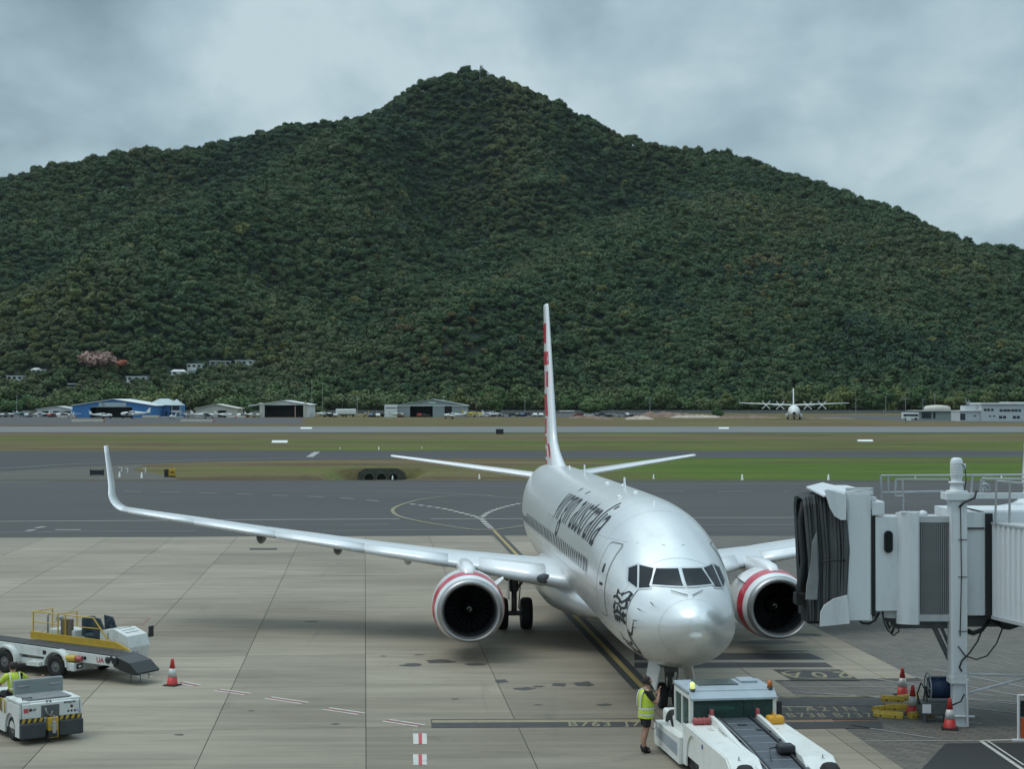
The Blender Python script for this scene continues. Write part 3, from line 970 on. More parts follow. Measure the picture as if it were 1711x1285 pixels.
marking('faint_equipment_outline', lambda b: [strip(b, [G(*p), G(*q)], .06) for p, q in (((158, 1034), (250, 1034)), ((250, 1034), (238, 1045)), ((138, 1046), (158, 1034)), ((138, 1047), (240, 1045)), ((212, 1041), (236, 1041)))], paint('faded_red_paint', (0.28, 0.13, 0.11), .5))
marking('apron_mark', lambda b: [b.add([(*p, ZP) for p in px((417, 917), (463, 917), (463, 920), (417, 920))], [(0, 1, 2, 3)])], black_paint)
marking('short_white_mark', lambda b: [strip(b, px((92, 886), (135, 886)), .3), strip(b, px((44, 888), (58, 886)), .3), strip(b, px((60, 883), (75, 881)), .3)], white_paint)
marking('chevron_mark', lambda b: [strip(b, px((517, 764), (530, 755.5)), 1.0)], dull_white)
marking('taxiway_edge_line', lambda b: [strip(b, smooth_line(px((-400, 801), (0, 783), (120, 776), (250, 772), (430, 767), (640, 764.5), (1711, 762.2))), .35)], dull_white)
# white stripes and dark patch on the block paving
def stripes(b):
    for p, q in (((1440, 1133), (1660, 1165)), ((1500, 1128), (1711, 1166)), ((1330, 1158), (1530, 1172)), ((1560, 1120), (1711, 1150)), ((1560, 1200), (1640, 1212)), ((1420, 1214), (1560, 1236)), ((1420, 1241), (1640, 1240)), ((1700, 1175), (1560, 1166)), ((1711, 1195), (1560, 1178)), ((1711, 1180), (1590, 1168))):
        strip(b, [G(*p), G(*q)], .07)
marking('hatching_line', stripes, dull_white)
marking('pit_outline', lambda b: [strip(b, px((1638, 1240), (1711, 1238)), .1), strip(b, px((1638, 1240), (1711, 1290)), .1), strip(b, px((1650, 1240), (1711, 1281)), .05)], white_paint)
sheet('sealed_patch', px((1580, 1244), (1711, 1243), (1790, 1290), (1790, 1330), (1500, 1330)), 0.018, dark_patch)
# oil and rubber stains
def stain(name, blobs, m=tyre_stain):
    b_ = MB()
    for i, (x, y, rx_, ry_) in enumerate(blobs):
        cx_, cy_ = G(x, y)
        wx = rx_ / FPX * cy_; wy = abs(G(x, y - ry_)[1] - G(x, y + ry_)[1]) / 2
        ringp = []
        for k in range(26):
            a = 2 * PI * k / 26
            q = 1 + .55 * mnoise.noise(Vector((math.cos(a) * 1.3 + x, math.sin(a) * 1.3 + y, i)))
            ringp.append((cx_ + wx * math.cos(a) * q, cy_ + wy * math.sin(a) * q, 0.0245))
        b_.add(ringp, [tuple(range(26))])
    o = b_.build(name, m); o['kind'] = 'structure'
stain('oil_stain', [(735, 1107, 26, 3.2), (688, 1113, 18, 2.6), (797, 1112, 18, 2), (838, 1140, 11, 3.2), (876, 1153, 17, 2.6), (900, 1149, 9, 1.4), (934, 1146, 14, 3), (975, 1145, 16, 4), (560, 1212, 8, 1.2), (700, 1096, 8, .8), (640, 1098, 5, .7), (760, 1170, 6, 1), (820, 1216, 10, 1), (420, 1190, 6, .9), (300, 1230, 9, 1.2), (520, 1040, 14, 1), (1010, 1180, 12, 2), (900, 1180, 7, 1)])
stain('rubber_smear', [(1290, 1075, 50, 3), (1345, 1062, 30, 2.4), (1310, 1090, 38, 2)])

# ------------------------------------------------------------------ culvert
t_ = thing('culvert', 'dark concrete culvert headwall with three round pipes in the grass strip', 'culvert', (cxd, 197.0, 0))
b = MB()
b.prism([(-2.9, -1.9), (2.9, -1.9), (2.7, -0.35), (1.9, .12), (-1.9, .12), (-2.7, -0.35)], 0, .35, 'Y')
b.build('headwall', mat('wet_concrete', (0.055, 0.06, 0.05), .9, var=.4, vscale=2), t_)
for i in (-1, 0, 1):
    b = MB()
    M = Matrix.Translation((i * 1.42, 0, -1.02))
    b.lathe([(.56, -.03), (.62, -.12), (.66, -.12), (.66, .0), (.50, .0), (.50, -.03)], 'Y', 20, 0, M)
    pipe_ = b.build('pipe', mat('pipe_rim', (0.10, 0.105, 0.095), .9), t_)
    b = MB(); b.lathe([(.52, -.035), (.52, -.02)], 'Y', 20, 0, M)
    b.build('opening', mat('pipe_shade', (0.004, 0.004, 0.004), 1.0), pipe_)  # solid black disc stands in for the shade inside the pipe
# ================================================================== the airliner
silver = mat('silver_paint', (0.80, 0.81, 0.81), 0.29, 0.62, var=0.03, vscale=0.6, coat=0.08, dirt=(.5, .49, .46), dscale=1.2, damt=.3, stretch=(.5, 1, 1.6))
white_gloss = mat('white_gloss', (0.76, 0.77, 0.78), 0.28, 0.1, var=0.02, vscale=1.0, coat=0.3)
wing_grey = mat('wing_grey', (0.60, 0.63, 0.65), 0.33, 0.15, var=0.04, vscale=1.2, stretch=(.4, 1.5, 1))
bare_metal = mat('polished_lip', (0.40, 0.40, 0.40), 0.38, 0.8, var=0.06, vscale=3)
red_gloss = mat('red_gloss', (0.50, 0.018, 0.045), 0.3, 0, coat=0.3)
black_rub = mat('tyre_rubber', (0.012, 0.012, 0.012), 0.8, var=0.2)
dark_metal = mat('dark_metal', (0.05, 0.05, 0.052), 0.5, 0.6, var=0.2)
gear_grey = mat('gear_grey', (0.13, 0.135, 0.14), 0.45, 0.4, var=0.2, vscale=6)
fan_dark = mat('fan_dark', (0.02, 0.02, 0.022), 0.35, 0.7)
glass_dark = mat('cockpit_glass', (0.018, 0.022, 0.026), 0.12, 0.0, spec=0.15)
win_dark = mat('cabin_glass', (0.012, 0.014, 0.016), 0.2, spec=.25)
line_dark = mat('panel_line', (0.20, 0.205, 0.21), 0.5)
ink = mat('livery_ink', (0.022, 0.025, 0.028), 0.5, spec=.25)
frame_m = mat('window_frame_metal', (0.60, 0.62, 0.63), 0.3, 0.6)

def hermite(xs, ys):
    """monotone cubic interpolation"""
    xs = list(xs); ys = list(ys); n = len(xs)
    d = [(ys[i + 1] - ys[i]) / (xs[i + 1] - xs[i]) for i in range(n - 1)]
    m_ = [d[0]] + [0 if d[i - 1] * d[i] <= 0 else 2 * d[i - 1] * d[i] / (d[i - 1] + d[i]) for i in range(1, n - 1)] + [d[-1]]
    def f(x):
        if x <= xs[0]: return ys[0]
        if x >= xs[-1]: return ys[-1]
        i = 0
        while x > xs[i + 1]: i += 1
        h = xs[i + 1] - xs[i]; t = (x - xs[i]) / h
        return ys[i] * (1 + 2 * t) * (1 - t) ** 2 + m_[i] * h * t * (1 - t) ** 2 + ys[i + 1] * t * t * (3 - 2 * t) + m_[i + 1] * h * t * t * (t - 1)
    return f

ST = [  # a, half width, top, bottom
    (0, .03, 2.74, 2.68), (.06, .24, 2.93, 2.46), (.25, .46, 3.08, 2.20), (.6, .71, 3.20, 1.93), (1.0, .92, 3.30, 1.73), (1.5, 1.14, 3.40, 1.54), (1.9, 1.30, 3.50, 1.44), (2.3, 1.37, 3.70, 1.36),
    (2.75, 1.45, 3.97, 1.29), (3.3, 1.53, 4.28, 1.23), (4.0, 1.62, 4.60, 1.19), (5.0, 1.73, 4.93, 1.17), (6.0, 1.81, 5.13, 1.18), (7.2, 1.86, 5.27, 1.21), (9, 1.88, 5.34, 1.26), (13, 1.88, 5.36, 1.33),
    (24.5, 1.88, 5.36, 1.36), (27, 1.87, 5.36, 1.48), (29, 1.78, 5.36, 1.82), (31, 1.60, 5.35, 2.3), (33, 1.32, 5.33, 2.88), (35, .95, 5.26, 3.5), (37, .52, 5.1, 4.1), (38.0, .22, 4.9, 4.5)]
sq = [math.sqrt(s_[0]) for s_ in ST]
f_hw, f_zt, f_zb = (hermite(sq, [s_[k] for s_ in ST]) for k in (1, 2, 3))
def sec(a):
    s_ = math.sqrt(max(a, 0)); hw, zt, zb = f_hw(s_), f_zt(s_), f_zb(s_)
    return hw, zt, zb, zb + (zt - zb) * .5
def SP(a, phi, off=0.0, sign=1):
    hw, zt, zb, zm = sec(a)
    c, s_ = math.cos(phi), math.sin(phi)
    H = (zt - zm) if s_ > 0 else (zm - zb)
    p = Vector((a, sign * hw * c, zm + H * s_))
    if off:
        n = Vector((0, sign * c / max(hw, .05), s_ / max(H, .05))).normalized()
        da = .05
        h2, zt2, zb2, zm2 = sec(a + da)
        H2 = (zt2 - zm2) if s_ > 0 else (zm2 - zb2)
        q = Vector((a + da, sign * h2 * c, zm2 + H2 * s_))
        tg = (q - Vector((a, sign * hw * c, zm + H * s_))).normalized()
        n = (n - tg * n.dot(tg)).normalized()
        p += n * off
    return p
def side_map(sign, off):
    def f(a, z):
        hw, zt, zb, zm = sec(a)
        H = (zt - zm) if z > zm else (zm - zb)
        return SP(a, math.asin(max(-1, min(1, (z - zm) / H))), off, sign)
    return f
def arc_map(sign, off):
    return lambda a, ph: SP(a, ph, off, sign)
def front_map(off):
    def f(y, z):
        lo, hi = 0.0, 9.0
        def ins(a):
            hw, zt, zb, zm = sec(a)
            H = (zt - zm) if z > zm else (zm - zb)
            return (y / hw) ** 2 + ((z - zm) / H) ** 2 <= 1
        for _ in range(26):
            mid = (lo + hi) / 2
            if ins(mid): hi = mid
            else: lo = mid
        hw, zt, zb, zm = sec(hi)
        H = (zt - zm) if z > zm else (zm - zb)
        ph = math.atan2((z - zm) / H, abs(y) / hw)
        return SP(hi, ph, off, 1 if y >= 0 else -1)
    return f
def wrap(name, polys, fmap, m, parent, step=0.15, label=None, from_mesh=None, thick=0.0):
    bm = bmesh.new()
    if from_mesh is not None:
        bm.from_mesh(from_mesh)
    else:
        for poly in polys:
            vs = [bm.verts.new((p[0], p[1], 0)) for p in poly]
            f = bm.faces.new(vs)
        bmesh.ops.triangulate(bm, faces=bm.faces[:])
    sx_, sy_ = (step, step) if not isinstance(step, tuple) else step
    x0 = min(v.co.x for v in bm.verts); x1 = max(v.co.x for v in bm.verts)
    y0 = min(v.co.y for v in bm.verts); y1 = max(v.co.y for v in bm.verts)
    k = math.floor(x0 / sx_) + 1
    while k * sx_ < x1:
        bmesh.ops.bisect_plane(bm, geom=bm.verts[:] + bm.edges[:] + bm.faces[:], plane_co=(k * sx_, 0, 0), plane_no=(1, 0, 0)); k += 1
    k = math.floor(y0 / sy_) + 1
    while k * sy_ < y1:
        bmesh.ops.bisect_plane(bm, geom=bm.verts[:] + bm.edges[:] + bm.faces[:], plane_co=(0, k * sy_, 0), plane_no=(0, 1, 0)); k += 1
    for v in bm.verts: v.co = fmap(v.co.x, v.co.y)
    bmesh.ops.recalc_face_normals(bm, faces=bm.faces)
    me_ = bpy.data.meshes.new(name); bm.to_mesh(me_); bm.free()
    me_.materials.clear(); me_.materials.append(m)
    for p in me_.polygons: p.use_smooth = True
    return link(name, me_, parent, label)
def outline(poly, w):
    """frame polygons between a polygon and its inset"""
    n = len(poly); P = [Vector((p[0], p[1])) for p in poly]
    area = sum(P[i].x * P[(i + 1) % n].y - P[(i + 1) % n].x * P[i].y for i in range(n))
    sg = 1 if area > 0 else -1
    ins = []
    for i in range(n):
        a, b_, c_ = P[i - 1], P[i], P[(i + 1) % n]
        d1 = (b_ - a).normalized(); d2 = (c_ - b_).normalized()
        n1 = Vector((-d1.y, d1.x)) * sg; n2 = Vector((-d2.y, d2.x)) * sg
        bis = (n1 + n2); bis = bis / max(.3, bis.length_squared / 2 ) if bis.length > 1e-6 else n1
        ins.append(b_ + bis * w)
    return [[tuple(P[i]), tuple(P[(i + 1) % n]), tuple(ins[(i + 1) % n]), tuple(ins[i])] for i in range(n)]
def rrect(x0, x1, y0, y1, r, n=5):
    o = []
    for cx_, cy_, a0 in ((x1 - r, y1 - r, 0), (x0 + r, y1 - r, 90), (x0 + r, y0 + r, 180), (x1 - r, y0 + r, 270)):
        for k in range(n):
            a = R(a0 + 90 * k / (n - 1)); o.append((cx_ + r * math.cos(a), cy_ + r * math.sin(a)))
    return o

plane = thing('airliner', 'silver and white twin-engine airliner with red striped tail parked nose-on at the gate', 'airplane', (4.46, 40.36, 0), PI / 2 + .078)

# fuselage
stn = [x * x for x in np.linspace(0, math.sqrt(9), 46)] + list(np.linspace(9.6, 24.5, 24)) + list(np.linspace(25, 38, 34))
NR = 72
b = MB()
b.loft([[SP(a, 2 * PI * k / NR) for k in range(NR)] for a in [q for q in stn if q < .77] + [.785, .798, .80]])
b.build('radome', silver, plane)
b = MB()
b.loft([[SP(a, 2 * PI * k / NR) for k in range(NR)] for a in [.80, .802, .815] + [q for q in stn if q > .83]])
fus = b.build('fuselage', silver, plane)
# skin joints: hoops and lap joints, a few millimetres wide
for a in (2.9, 5.75, 7.0, 10.3, 13.6, 25.2, 28.5, 31.9):
    b = MB()
    for k in range(72):
        t0, t1 = 2 * PI * k / 72, 2 * PI * (k + 1) / 72
        b.add([SP(a, t0, .003), SP(a, t1, .003), SP(a + .010, t1, .003), SP(a + .010, t0, .003)], [(0, 1, 2, 3)])
    b.build('skin_joint', mat('joint_grey', (.34, .35, .36), .5), plane)
for sgn in (1, -1):
    for z in (4.35, 3.0, 2.1):
        wrap('lap_joint', [[(3.2, z), (27, z), (27, z + .008), (3.2, z + .008)]], side_map(sgn, .003), mat('joint_grey', (.34, .35, .36), .5), plane, .5)
# wing to body fairing
b = MB()
rings = []
for a, w_b, zb_, zt_ in ((11.4, .4, 1.42, 1.55), (12.2, .95, 1.26, 1.8), (13.2, 1.45, 1.12, 2.2), (14.6, 1.98, 1.0, 2.65), (16, 2.25, .93, 2.9), (19, 2.25, .93, 2.9), (21.5, 2.15, .96, 2.75), (23.2, 1.8, 1.08, 2.4), (24.6, 1.2, 1.28, 2.0), (25.4, .6, 1.45, 1.7)):
    g = []
    for k in range(40):
        t = 2 * PI * k / 40; c, s_ = math.cos(t), math.sin(t)
        p_ = 2 / 2.6
        g.append(Vector((a, w_b * math.copysign(abs(c) ** p_, c), (zb_ + zt_) / 2 + (zt_ - zb_) / 2 * math.copysign(abs(s_) ** p_, s_))))
    rings.append(g)
b.loft(rings)
b.build('belly_fairing', silver, plane)

# cabin windows: one shared mesh each side
wz = 3.50
wpoly = rrect(-.115, .115, wz - .195, wz + .195, .10)
for sgn in (1, -1):
    base_w = None
    for k in range(46):
        a = 7.1 + k * .508
        if 8 < k < 10 and False: continue
        if base_w is None:
            base_w = wrap('cabin_window', [[(p[0] + 9.5, p[1]) for p in wpoly]], side_map(sgn, .006), win_dark, plane, .09)
            base_w.location = (a - 9.5, 0, 0.0)
            fr = wrap('window_frame', outline([(p[0] * 1.0 + 9.5, p[1]) for p in rrect(-.145, .145, wz - .225, wz + .225, .12)], .03), side_map(sgn, .008), frame_m, base_w, .09)
        else:
            o = base_w.copy(); C.objects.link(o); o.location = (a - 9.5, 0, -max(0, a - 27.2) ** 2 * 0.0); 
            hwq = sec(a)[0]; o.scale = (1, 1, 1)
            if hwq < 1.875: o.location.y = -sgn * (1.88 - hwq) * 1.02
            f2 = fr.copy(); C.objects.link(f2); f2.parent = o
# doors
for sgn in (1, -1):
    dp = rrect(4.45, 5.32, 2.40, 4.27, .14)
    d_ = wrap('cabin_door', [dp], side_map(sgn, .006), silver, plane, .14)
    wrap('door_seal', outline(rrect(4.42, 5.35, 2.37, 4.30, .16), .035), side_map(sgn, .010), line_dark, d_, .1)
    wrap('door_window', [rrect(4.80, 4.96, 3.50, 3.75, .07)], side_map(sgn, .012), win_dark, d_, .1)
    wrap('door_handle', [rrect(4.68, 5.02, 3.17, 3.25, .03)], side_map(sgn, .012), ink, d_, .1)
    for q in range(2):
        wrap('overwing_exit', outline(rrect(17.0 + q * 1.0, 17.55 + q * 1.0, 3.1, 4.15, .1), .02), side_map(sgn, .008), line_dark, plane, .1)
    wrap('aft_door', outline(rrect(31.0, 31.8, 2.6, 4.4, .14), .03), side_map(sgn, .008), line_dark, plane, .1)
    wrap('cargo_door', outline(rrect(7.6, 8.9, 1.55, 2.4, .1), .015), side_map(-1, .008), line_dark, plane, .1) if sgn < 0 else None
# cockpit windows
cw = [[(.045, 3.51), (.045, 3.88), (.58, 3.87), (.78, 3.51)],
      [(.82, 3.44), (.64, 3.87), (.94, 3.92), (1.06, 3.40)],
      [(1.095, 3.40), (.98, 3.92), (1.18, 3.82), (1.25, 3.52)]]
for sgn in (1, -1):
    for poly in cw:
        q = [(sgn * p[0], p[1] - 0.05) for p in poly]
        w_ = wrap('cockpit_window', [q], front_map(.010), glass_dark, plane, .06)
        wrap('window_rim', outline([(sgn * (p[0] + (-.0)), p[1] - 0.05) for p in poly], -.03), front_map(.012), frame_m, w_, .06)
# wipers
for sgn in (1, -1):
    b = MB()
    f_ = front_map(.03)
    p0, p1 = f_(sgn * .06 + .02, 3.30), f_(sgn * .06 + .42 * (1 if sgn > 0 else -1) * 0.8 - .0, 3.36)
    b.tube(p0, p1, .011, .008, 6)
    b.build('wiper', ink, plane)
# radome joint, nose markings
b = MB()
for k in range(72):
    t0, t1 = 2 * PI * k / 72, 2 * PI * (k + 1) / 72
    b.add([SP(.80, t0, .004), SP(.80, t1, .004), SP(.808, t1, .004), SP(.808, t0, .004)], [(0, 1, 2, 3)])
b.build('radome_joint', mat('joint_grey', (.34, .35, .36), .5), plane)
for (a, z) in ((1.75, 2.88), (1.75, 2.62), (1.78, 2.45), (1.45, 3.05)):
    b = MB(); p = side_map(1, .0)(a, z); q = side_map(1, .09)(a, z)
    b.tube(p, q, .012); b.tube(q, q + Vector((-.10, 0, 0)), .014, .006)
    b.build('pitot_probe', dark_metal, plane)
wrap('nose_number', [rrect(3.0, 3.55, 1.52, 1.95, .03, 3)], side_map(1, .007), white_gloss, plane, .1)
wrap('nose_number_outline', outline(rrect(3.0, 3.55, 1.52, 1.95, .03, 3), .02) + [[(3.1, 1.6), (3.16, 1.6), (3.16, 1.85), (3.1, 1.85)], [(3.22, 1.6), (3.42, 1.6), (3.42, 1.65), (3.22, 1.65)], [(3.22, 1.78), (3.42, 1.82), (3.42, 1.86), (3.22, 1.83)]], side_map(1, .010), ink, plane, .1)

# airline name along the upper side; reads towards the nose on the right-hand side
def livery_text(sgn):
    tm = text_mesh('virgin australia', 2.35, -0.008, 0.16, 'LEFT', 1.02)
    xs = [v.co.x for v in tm.vertices]; x0, x1 = min(xs), max(xs)
    ys = [v.co.y for v in tm.vertices]; ym = (min(ys) + max(ys)) / 2
    A0, A1 = 17.2, 6.9
    for v in tm.vertices:
        u = (v.co.x - x0) / (x1 - x0)
        v.co.x = (A0 + (A1 - A0) * u) if sgn > 0 else (A1 - (A1 - A0) * u) * 1.0
        v.co.y = R(38) + (v.co.y - ym) / 2.05 * 1.0
    wrap('airline_lettering', None, arc_map(sgn, .009), ink, plane, (.25, R(4)), None, tm)
livery_text(1)
# nose emblem: a ragged flag held over a curved figure, drawn as loose brush strokes
strokes = []
rq = random.Random(3)
def curve_stroke(p, w0, w1):
    P = smooth_line(p, 6); o_ = []
    for i in range(len(P) - 1):
        a, c_ = Vector(P[i]), Vector(P[i + 1]); d = (c_ - a).normalized(); n = Vector((-d.y, d.x))
        t0 = i / (len(P) - 1); t1 = (i + 1) / (len(P) - 1)
        h0 = w0 + (w1 - w0) * t0; h1 = w0 + (w1 - w0) * t1
        o_.append([tuple(a + n * h0), tuple(a - n * h0), tuple(c_ - n * h1), tuple(c_ + n * h1)])
    return o_
for j, z0 in enumerate((3.18, 3.0, 2.84, 2.66, 2.50)):
    strokes += curve_stroke([(2.46 + .22 * i, z0 + .05 * math.sin(i * 1.7 + j) + rq.uniform(-.02, .02)) for i in range(5 + (j % 2))], rq.uniform(.02, .05), rq.uniform(.015, .05))
for i in range(20):
    x_, y_ = rq.uniform(2.5, 3.45), rq.uniform(2.45, 3.15); n_s2 = 6; r0_ = rq.uniform(.05, .11)
    strokes.append([(x_ + r0_ * rq.uniform(.5, 1.2) * math.cos(k * PI / 3), y_ + r0_ * rq.uniform(.5, 1.3) * math.sin(k * PI / 3)) for k in range(6)])
strokes.append([(2.40, 2.0), (2.425, 2.0), (2.425, 3.30), (2.40, 3.30)])
def curve_stroke(p, w0, w1):
    P = smooth_line(p, 6); o_ = []
    for i in range(len(P) - 1):
        a, c_ = Vector(P[i]), Vector(P[i + 1]); d = (c_ - a).normalized(); n = Vector((-d.y, d.x))
        t0 = i / (len(P) - 1); t1 = (i + 1) / (len(P) - 1)
        h0 = w0 + (w1 - w0) * t0; h1 = w0 + (w1 - w0) * t1
        o_.append([tuple(a + n * h0), tuple(a - n * h0), tuple(c_ - n * h1), tuple(c_ + n * h1)])
    return o_
strokes += curve_stroke([(3.5, 2.02), (3.2, 1.9), (2.9, 1.76), (2.6, 1.70), (2.34, 1.80), (2.26, 2.0), (2.4, 2.2)], .012, .06)
strokes += curve_stroke([(2.42, 2.28), (2.2, 2.22), (1.98, 2.32), (1.86, 2.60)], .06, .012)
strokes += curve_stroke([(3.4, 2.12), (3.2, 1.82), (2.9, 1.64), (2.65, 1.6)], .03, .02)
strokes += curve_stroke([(3.0, 1.95), (2.75, 1.9), (2.5, 1.98)], .015, .05)
wrap('nose_emblem', strokes, side_map(1, .009), ink, plane, .12)

# aerials and domes on the roof
for a, h_, m_ in ((6.6, .10, white_gloss), (12.2, .34, white_gloss), (22.5, .34, white_gloss), (27.5, .12, white_gloss)):
    zt_ = sec(a)[1]
    b = MB(); b.prism([(a - .16, zt_ - .05), (a + .2, zt_ - .05), (a + .2, zt_ + h_), (a + .02, zt_ + h_)], -.018, .018, 'Y')
    b.build('aerial', m_, plane)
for a, y_ in ((9.5, .55), (9.9, -.0), (14.5, -.3), (15.4, .1)):
    b = MB(); ph = math.acos(y_ / 1.88) if y_ else PI / 2
    p = SP(a, ph); b.lathe([(.09, -.03), (.085, .02), (.05, .05), (0.0, .06)], 'Z', 12, 0, Matrix.Translation(p))
    b.build('beacon', white_gloss, plane)

# ---- lifting surfaces
AF = [(1, 0), (.85, .30), (.65, .68), (.45, .93), (.28, 1), (.14, .84), (.06, .60), (.015, .30), (0, 0), (.015, -.24), (.06, -.42), (.14, -.55), (.28, -.62), (.45, -.58), (.65, -.40), (.85, -.18)]
def wsec(le, chord, thick, up, cdir=Vector((1, 0, 0)), sym=False, x0=0.0, x1=1.0, grow=0.0):
    le = Vector(le); up = Vector(up).normalized()
    o = []
    for x, t in AF:
        if sym and t < 0: t = t * 1.6
        xx = x0 + (x1 - x0) * x
        o.append(le + cdir * (xx * chord) + up * (t * thick * .5 * chord + (grow if t > 0 else -grow if t < 0 else 0)))
    return o
def wing_le(r): return 13.25 + (5.0 - 1.6) * .0 + (15.95 - 13.25) * min(1, max(0, (r - 1.4) / 3.3)) if r < 4.7 else 15.95 + (r - 4.7) * .519
def wing_te(r): return 21.1 + (r - 1.88) * .06 if r < 5.7 else 21.33 + (r - 5.7) * .262
def wing_z(r): return 2.10 + .102 * r + .0009 * r * r
def wing_t(r): return .15 - .05 * min(1, r / 10)
for sgn in (1, -1):
    up0 = Vector((0, -sgn * .1, 1))
    W_ = thing('wing', '', '') if False else None
    b = MB()
    rr = [1.0, 1.88, 2.6, 3.5, 4.7, 5.7, 7.5, 9.5, 11.5, 13.5, 15.5, 16.9]
    b.loft([wsec((wing_le(r), sgn * r, wing_z(r)), wing_te(r) - wing_le(r), wing_t(r), up0) for r in rr])
    wing = b.build('wing', wing_grey, plane)
    # slats: the bright moving leading edges
    for r0, r1 in ((2.3, 4.35), (5.35, 8.1), (8.14, 11.2), (11.24, 14.2), (14.24, 16.7)):
        b = MB()
        rings = []
        for i in range(4):
            r = r0 + (r1 - r0) * i / 3; c_ = wing_te(r) - wing_le(r)
            rings.append([])
            for x, t in ((.125, .86), (.09, .74), (.06, .62), (.015, .32), (-.003, 0), (.015, -.26), (.05, -.42), (.08, -.5)):
                rings[-1].append(Vector((wing_le(r) + x * c_ - .012, sgn * r, wing_z(r))) + up0.normalized() * (t * wing_t(r) * .5 * c_ + .012 * (1 if t > 0 else -1 if t < 0 else 0)))
        b.loft(rings, closed=True)
        b.build('slat', white_gloss, wing)
    # flaps and aileron as slightly proud trailing panels
    for nm, r0, r1 in (('flap', 2.0, 5.5), ('flap', 5.8, 11.6), ('aileron', 11.8, 15.4)):
        b = MB()
        rings = []
        for i in range(3):
            r = r0 + (r1 - r0) * i / 2; c_ = wing_te(r) - wing_le(r)
            rings.append([Vector((wing_le(r) + x * c_, sgn * r, wing_z(r))) + up0.normalized() * (t * wing_t(r) * .5 * c_ + g_) for x, t, g_ in ((.76, .48, .008), (.88, .25, .008), (1.012, 0, 0), (.88, -.15, -.008), (.76, -.28, -.008))])
        b.loft(rings)
        b.build(nm, wing_grey, wing)
    for k, r in enumerate((6.6, 9.1, 11.9)):
        b = MB()
        c_ = wing_te(r) - wing_le(r)
        a0 = wing_le(r) + .45 * c_
        rings = []
        for t in (0, .1, .3, .6, .85, 1):
            w_ = .17 * math.sin(PI * min(1, .08 + t * .92)) ** .6 + .01
            x = a0 + t * (c_ * .72)
            z = wing_z(r) - .22 - .10 * math.sin(PI * t)
            rings.append([Vector((x, sgn * r + w_ * math.cos(2 * PI * j / 12), z + w_ * 1.5 * math.sin(2 * PI * j / 12))) for j in range(12)])
        b.loft(rings)
        b.build('flap_fairing', gear_grey if k else wing_grey, wing)
    # blended winglet
    b = MB(); rings = []
    z0, r0 = wing_z(16.9), 16.9
    le0, te0 = wing_le(16.9), wing_te(16.9)
    for k in range(9):
        t = k / 8; cant = R(6 + 68 * min(1, t * 1.0))
        if k == 0: y_, z_, s_ = r0, z0, 0
        if k:
            st_ = .11
            y_ += math.cos(cant) * st_; z_ += math.sin(cant) * st_; s_ += st_
        rings.append(wsec((le0 + s_ * .62, sgn * y_, z_), (te0 - le0) - s_ * .42, .09, (0, -sgn * math.sin(cant), math.cos(cant))))
    cant = R(76)
    for k in range(1, 7):
        st_ = 1.78 / 6
        y_ += math.cos(cant) * st_; z_ += math.sin(cant) * st_; s_ += st_
        rings.append(wsec((le0 + .55 + (s_ - .55) * .78 , sgn * y_, z_), max(.42, (te0 - le0) - .23 - (s_ - .88) * .38 - .14), .085, (0, -sgn * math.sin(cant), math.cos(cant))))
    b.loft(rings)
    b.build('winglet', white_gloss, plane)
    # landing light in the wing root
    b = MB(); r = 2.35
    p = Vector((wing_le(r) - .005, sgn * r, wing_z(r) + .04))
    M = Matrix.Translation(p) @ Matrix.Diagonal((.25, 1.25, .85, 1))
    b.lathe([(0.0, -.26), (.10, -.22), (.17, -.10), (.19, 0), (.17, .05)], 'X', 20, 0, M)
    b.build('landing_light', mat('lamp_glass', (.10, .11, .12), .15, .3), wing)
    # tailplane
    b = MB()
    b.loft([wsec((33.7 + (r - .7) * .66, sgn * r, 4.72 + (r - .7) * .125), 3.85 - (r - .7) * .385, .10, (0, -sgn * .12, 1)) for r in (.5, 1.0, 3, 5, 6.9, 7.1)])
    tp = b.build('tailplane', white_gloss, plane)
    b = MB()
    b.loft([[Vector((33.7 + (r - .7) * .66 + x * (3.85 - (r - .7) * .385), sgn * r, 4.72 + (r - .7) * .125 + z)) for x, z in ((.72, .10 - .01 * r), (1.01, 0), (.72, -.07 + .006 * r))] for r in (1.2, 6.6)])
    b.build('elevator', wing_grey, tp)

# fin
def fin_le(z): return 32.9 + (z - 5.2) * .50 - max(0, 6.6 - z) ** 1.9 * 1.55
def fin_te(z): return 37.35 + (z - 5.2) * .145
def fin_w(z): return (.27 - (z - 5.2) * .0225) + max(0, 6.3 - z) ** 2 * .10
b = MB(); rings = []
for z in (5.0, 5.2, 5.5, 5.9, 6.3, 6.8, 7.6, 9, 10.5, 12, 12.4, 12.52):
    c_ = fin_te(z) - fin_le(z); w_ = fin_w(z) * (.9 if z < 12.5 else .5)
    g = []
    for x, t in AF:
        t = t * (1.6 if t < 0 else 1)
        g.append(Vector((fin_le(z) + x * c_, t * w_, z)))
    rings.append(g)
b.loft(rings)
fin = b.build('fin', white_gloss, plane)
b = MB()
def fin_side(off):
    def f(x, z):
        c_ = fin_te(z) - fin_le(z); u = (x - fin_le(z)) / c_
        xs = [(p[0], p[1]) for p in AF[:9]][::-1]
        t = float(np.interp(u, [p[0] for p in xs], [p[1] for p in xs]))
        return Vector((x, t * fin_w(z) * .9 + off, z))
    return f
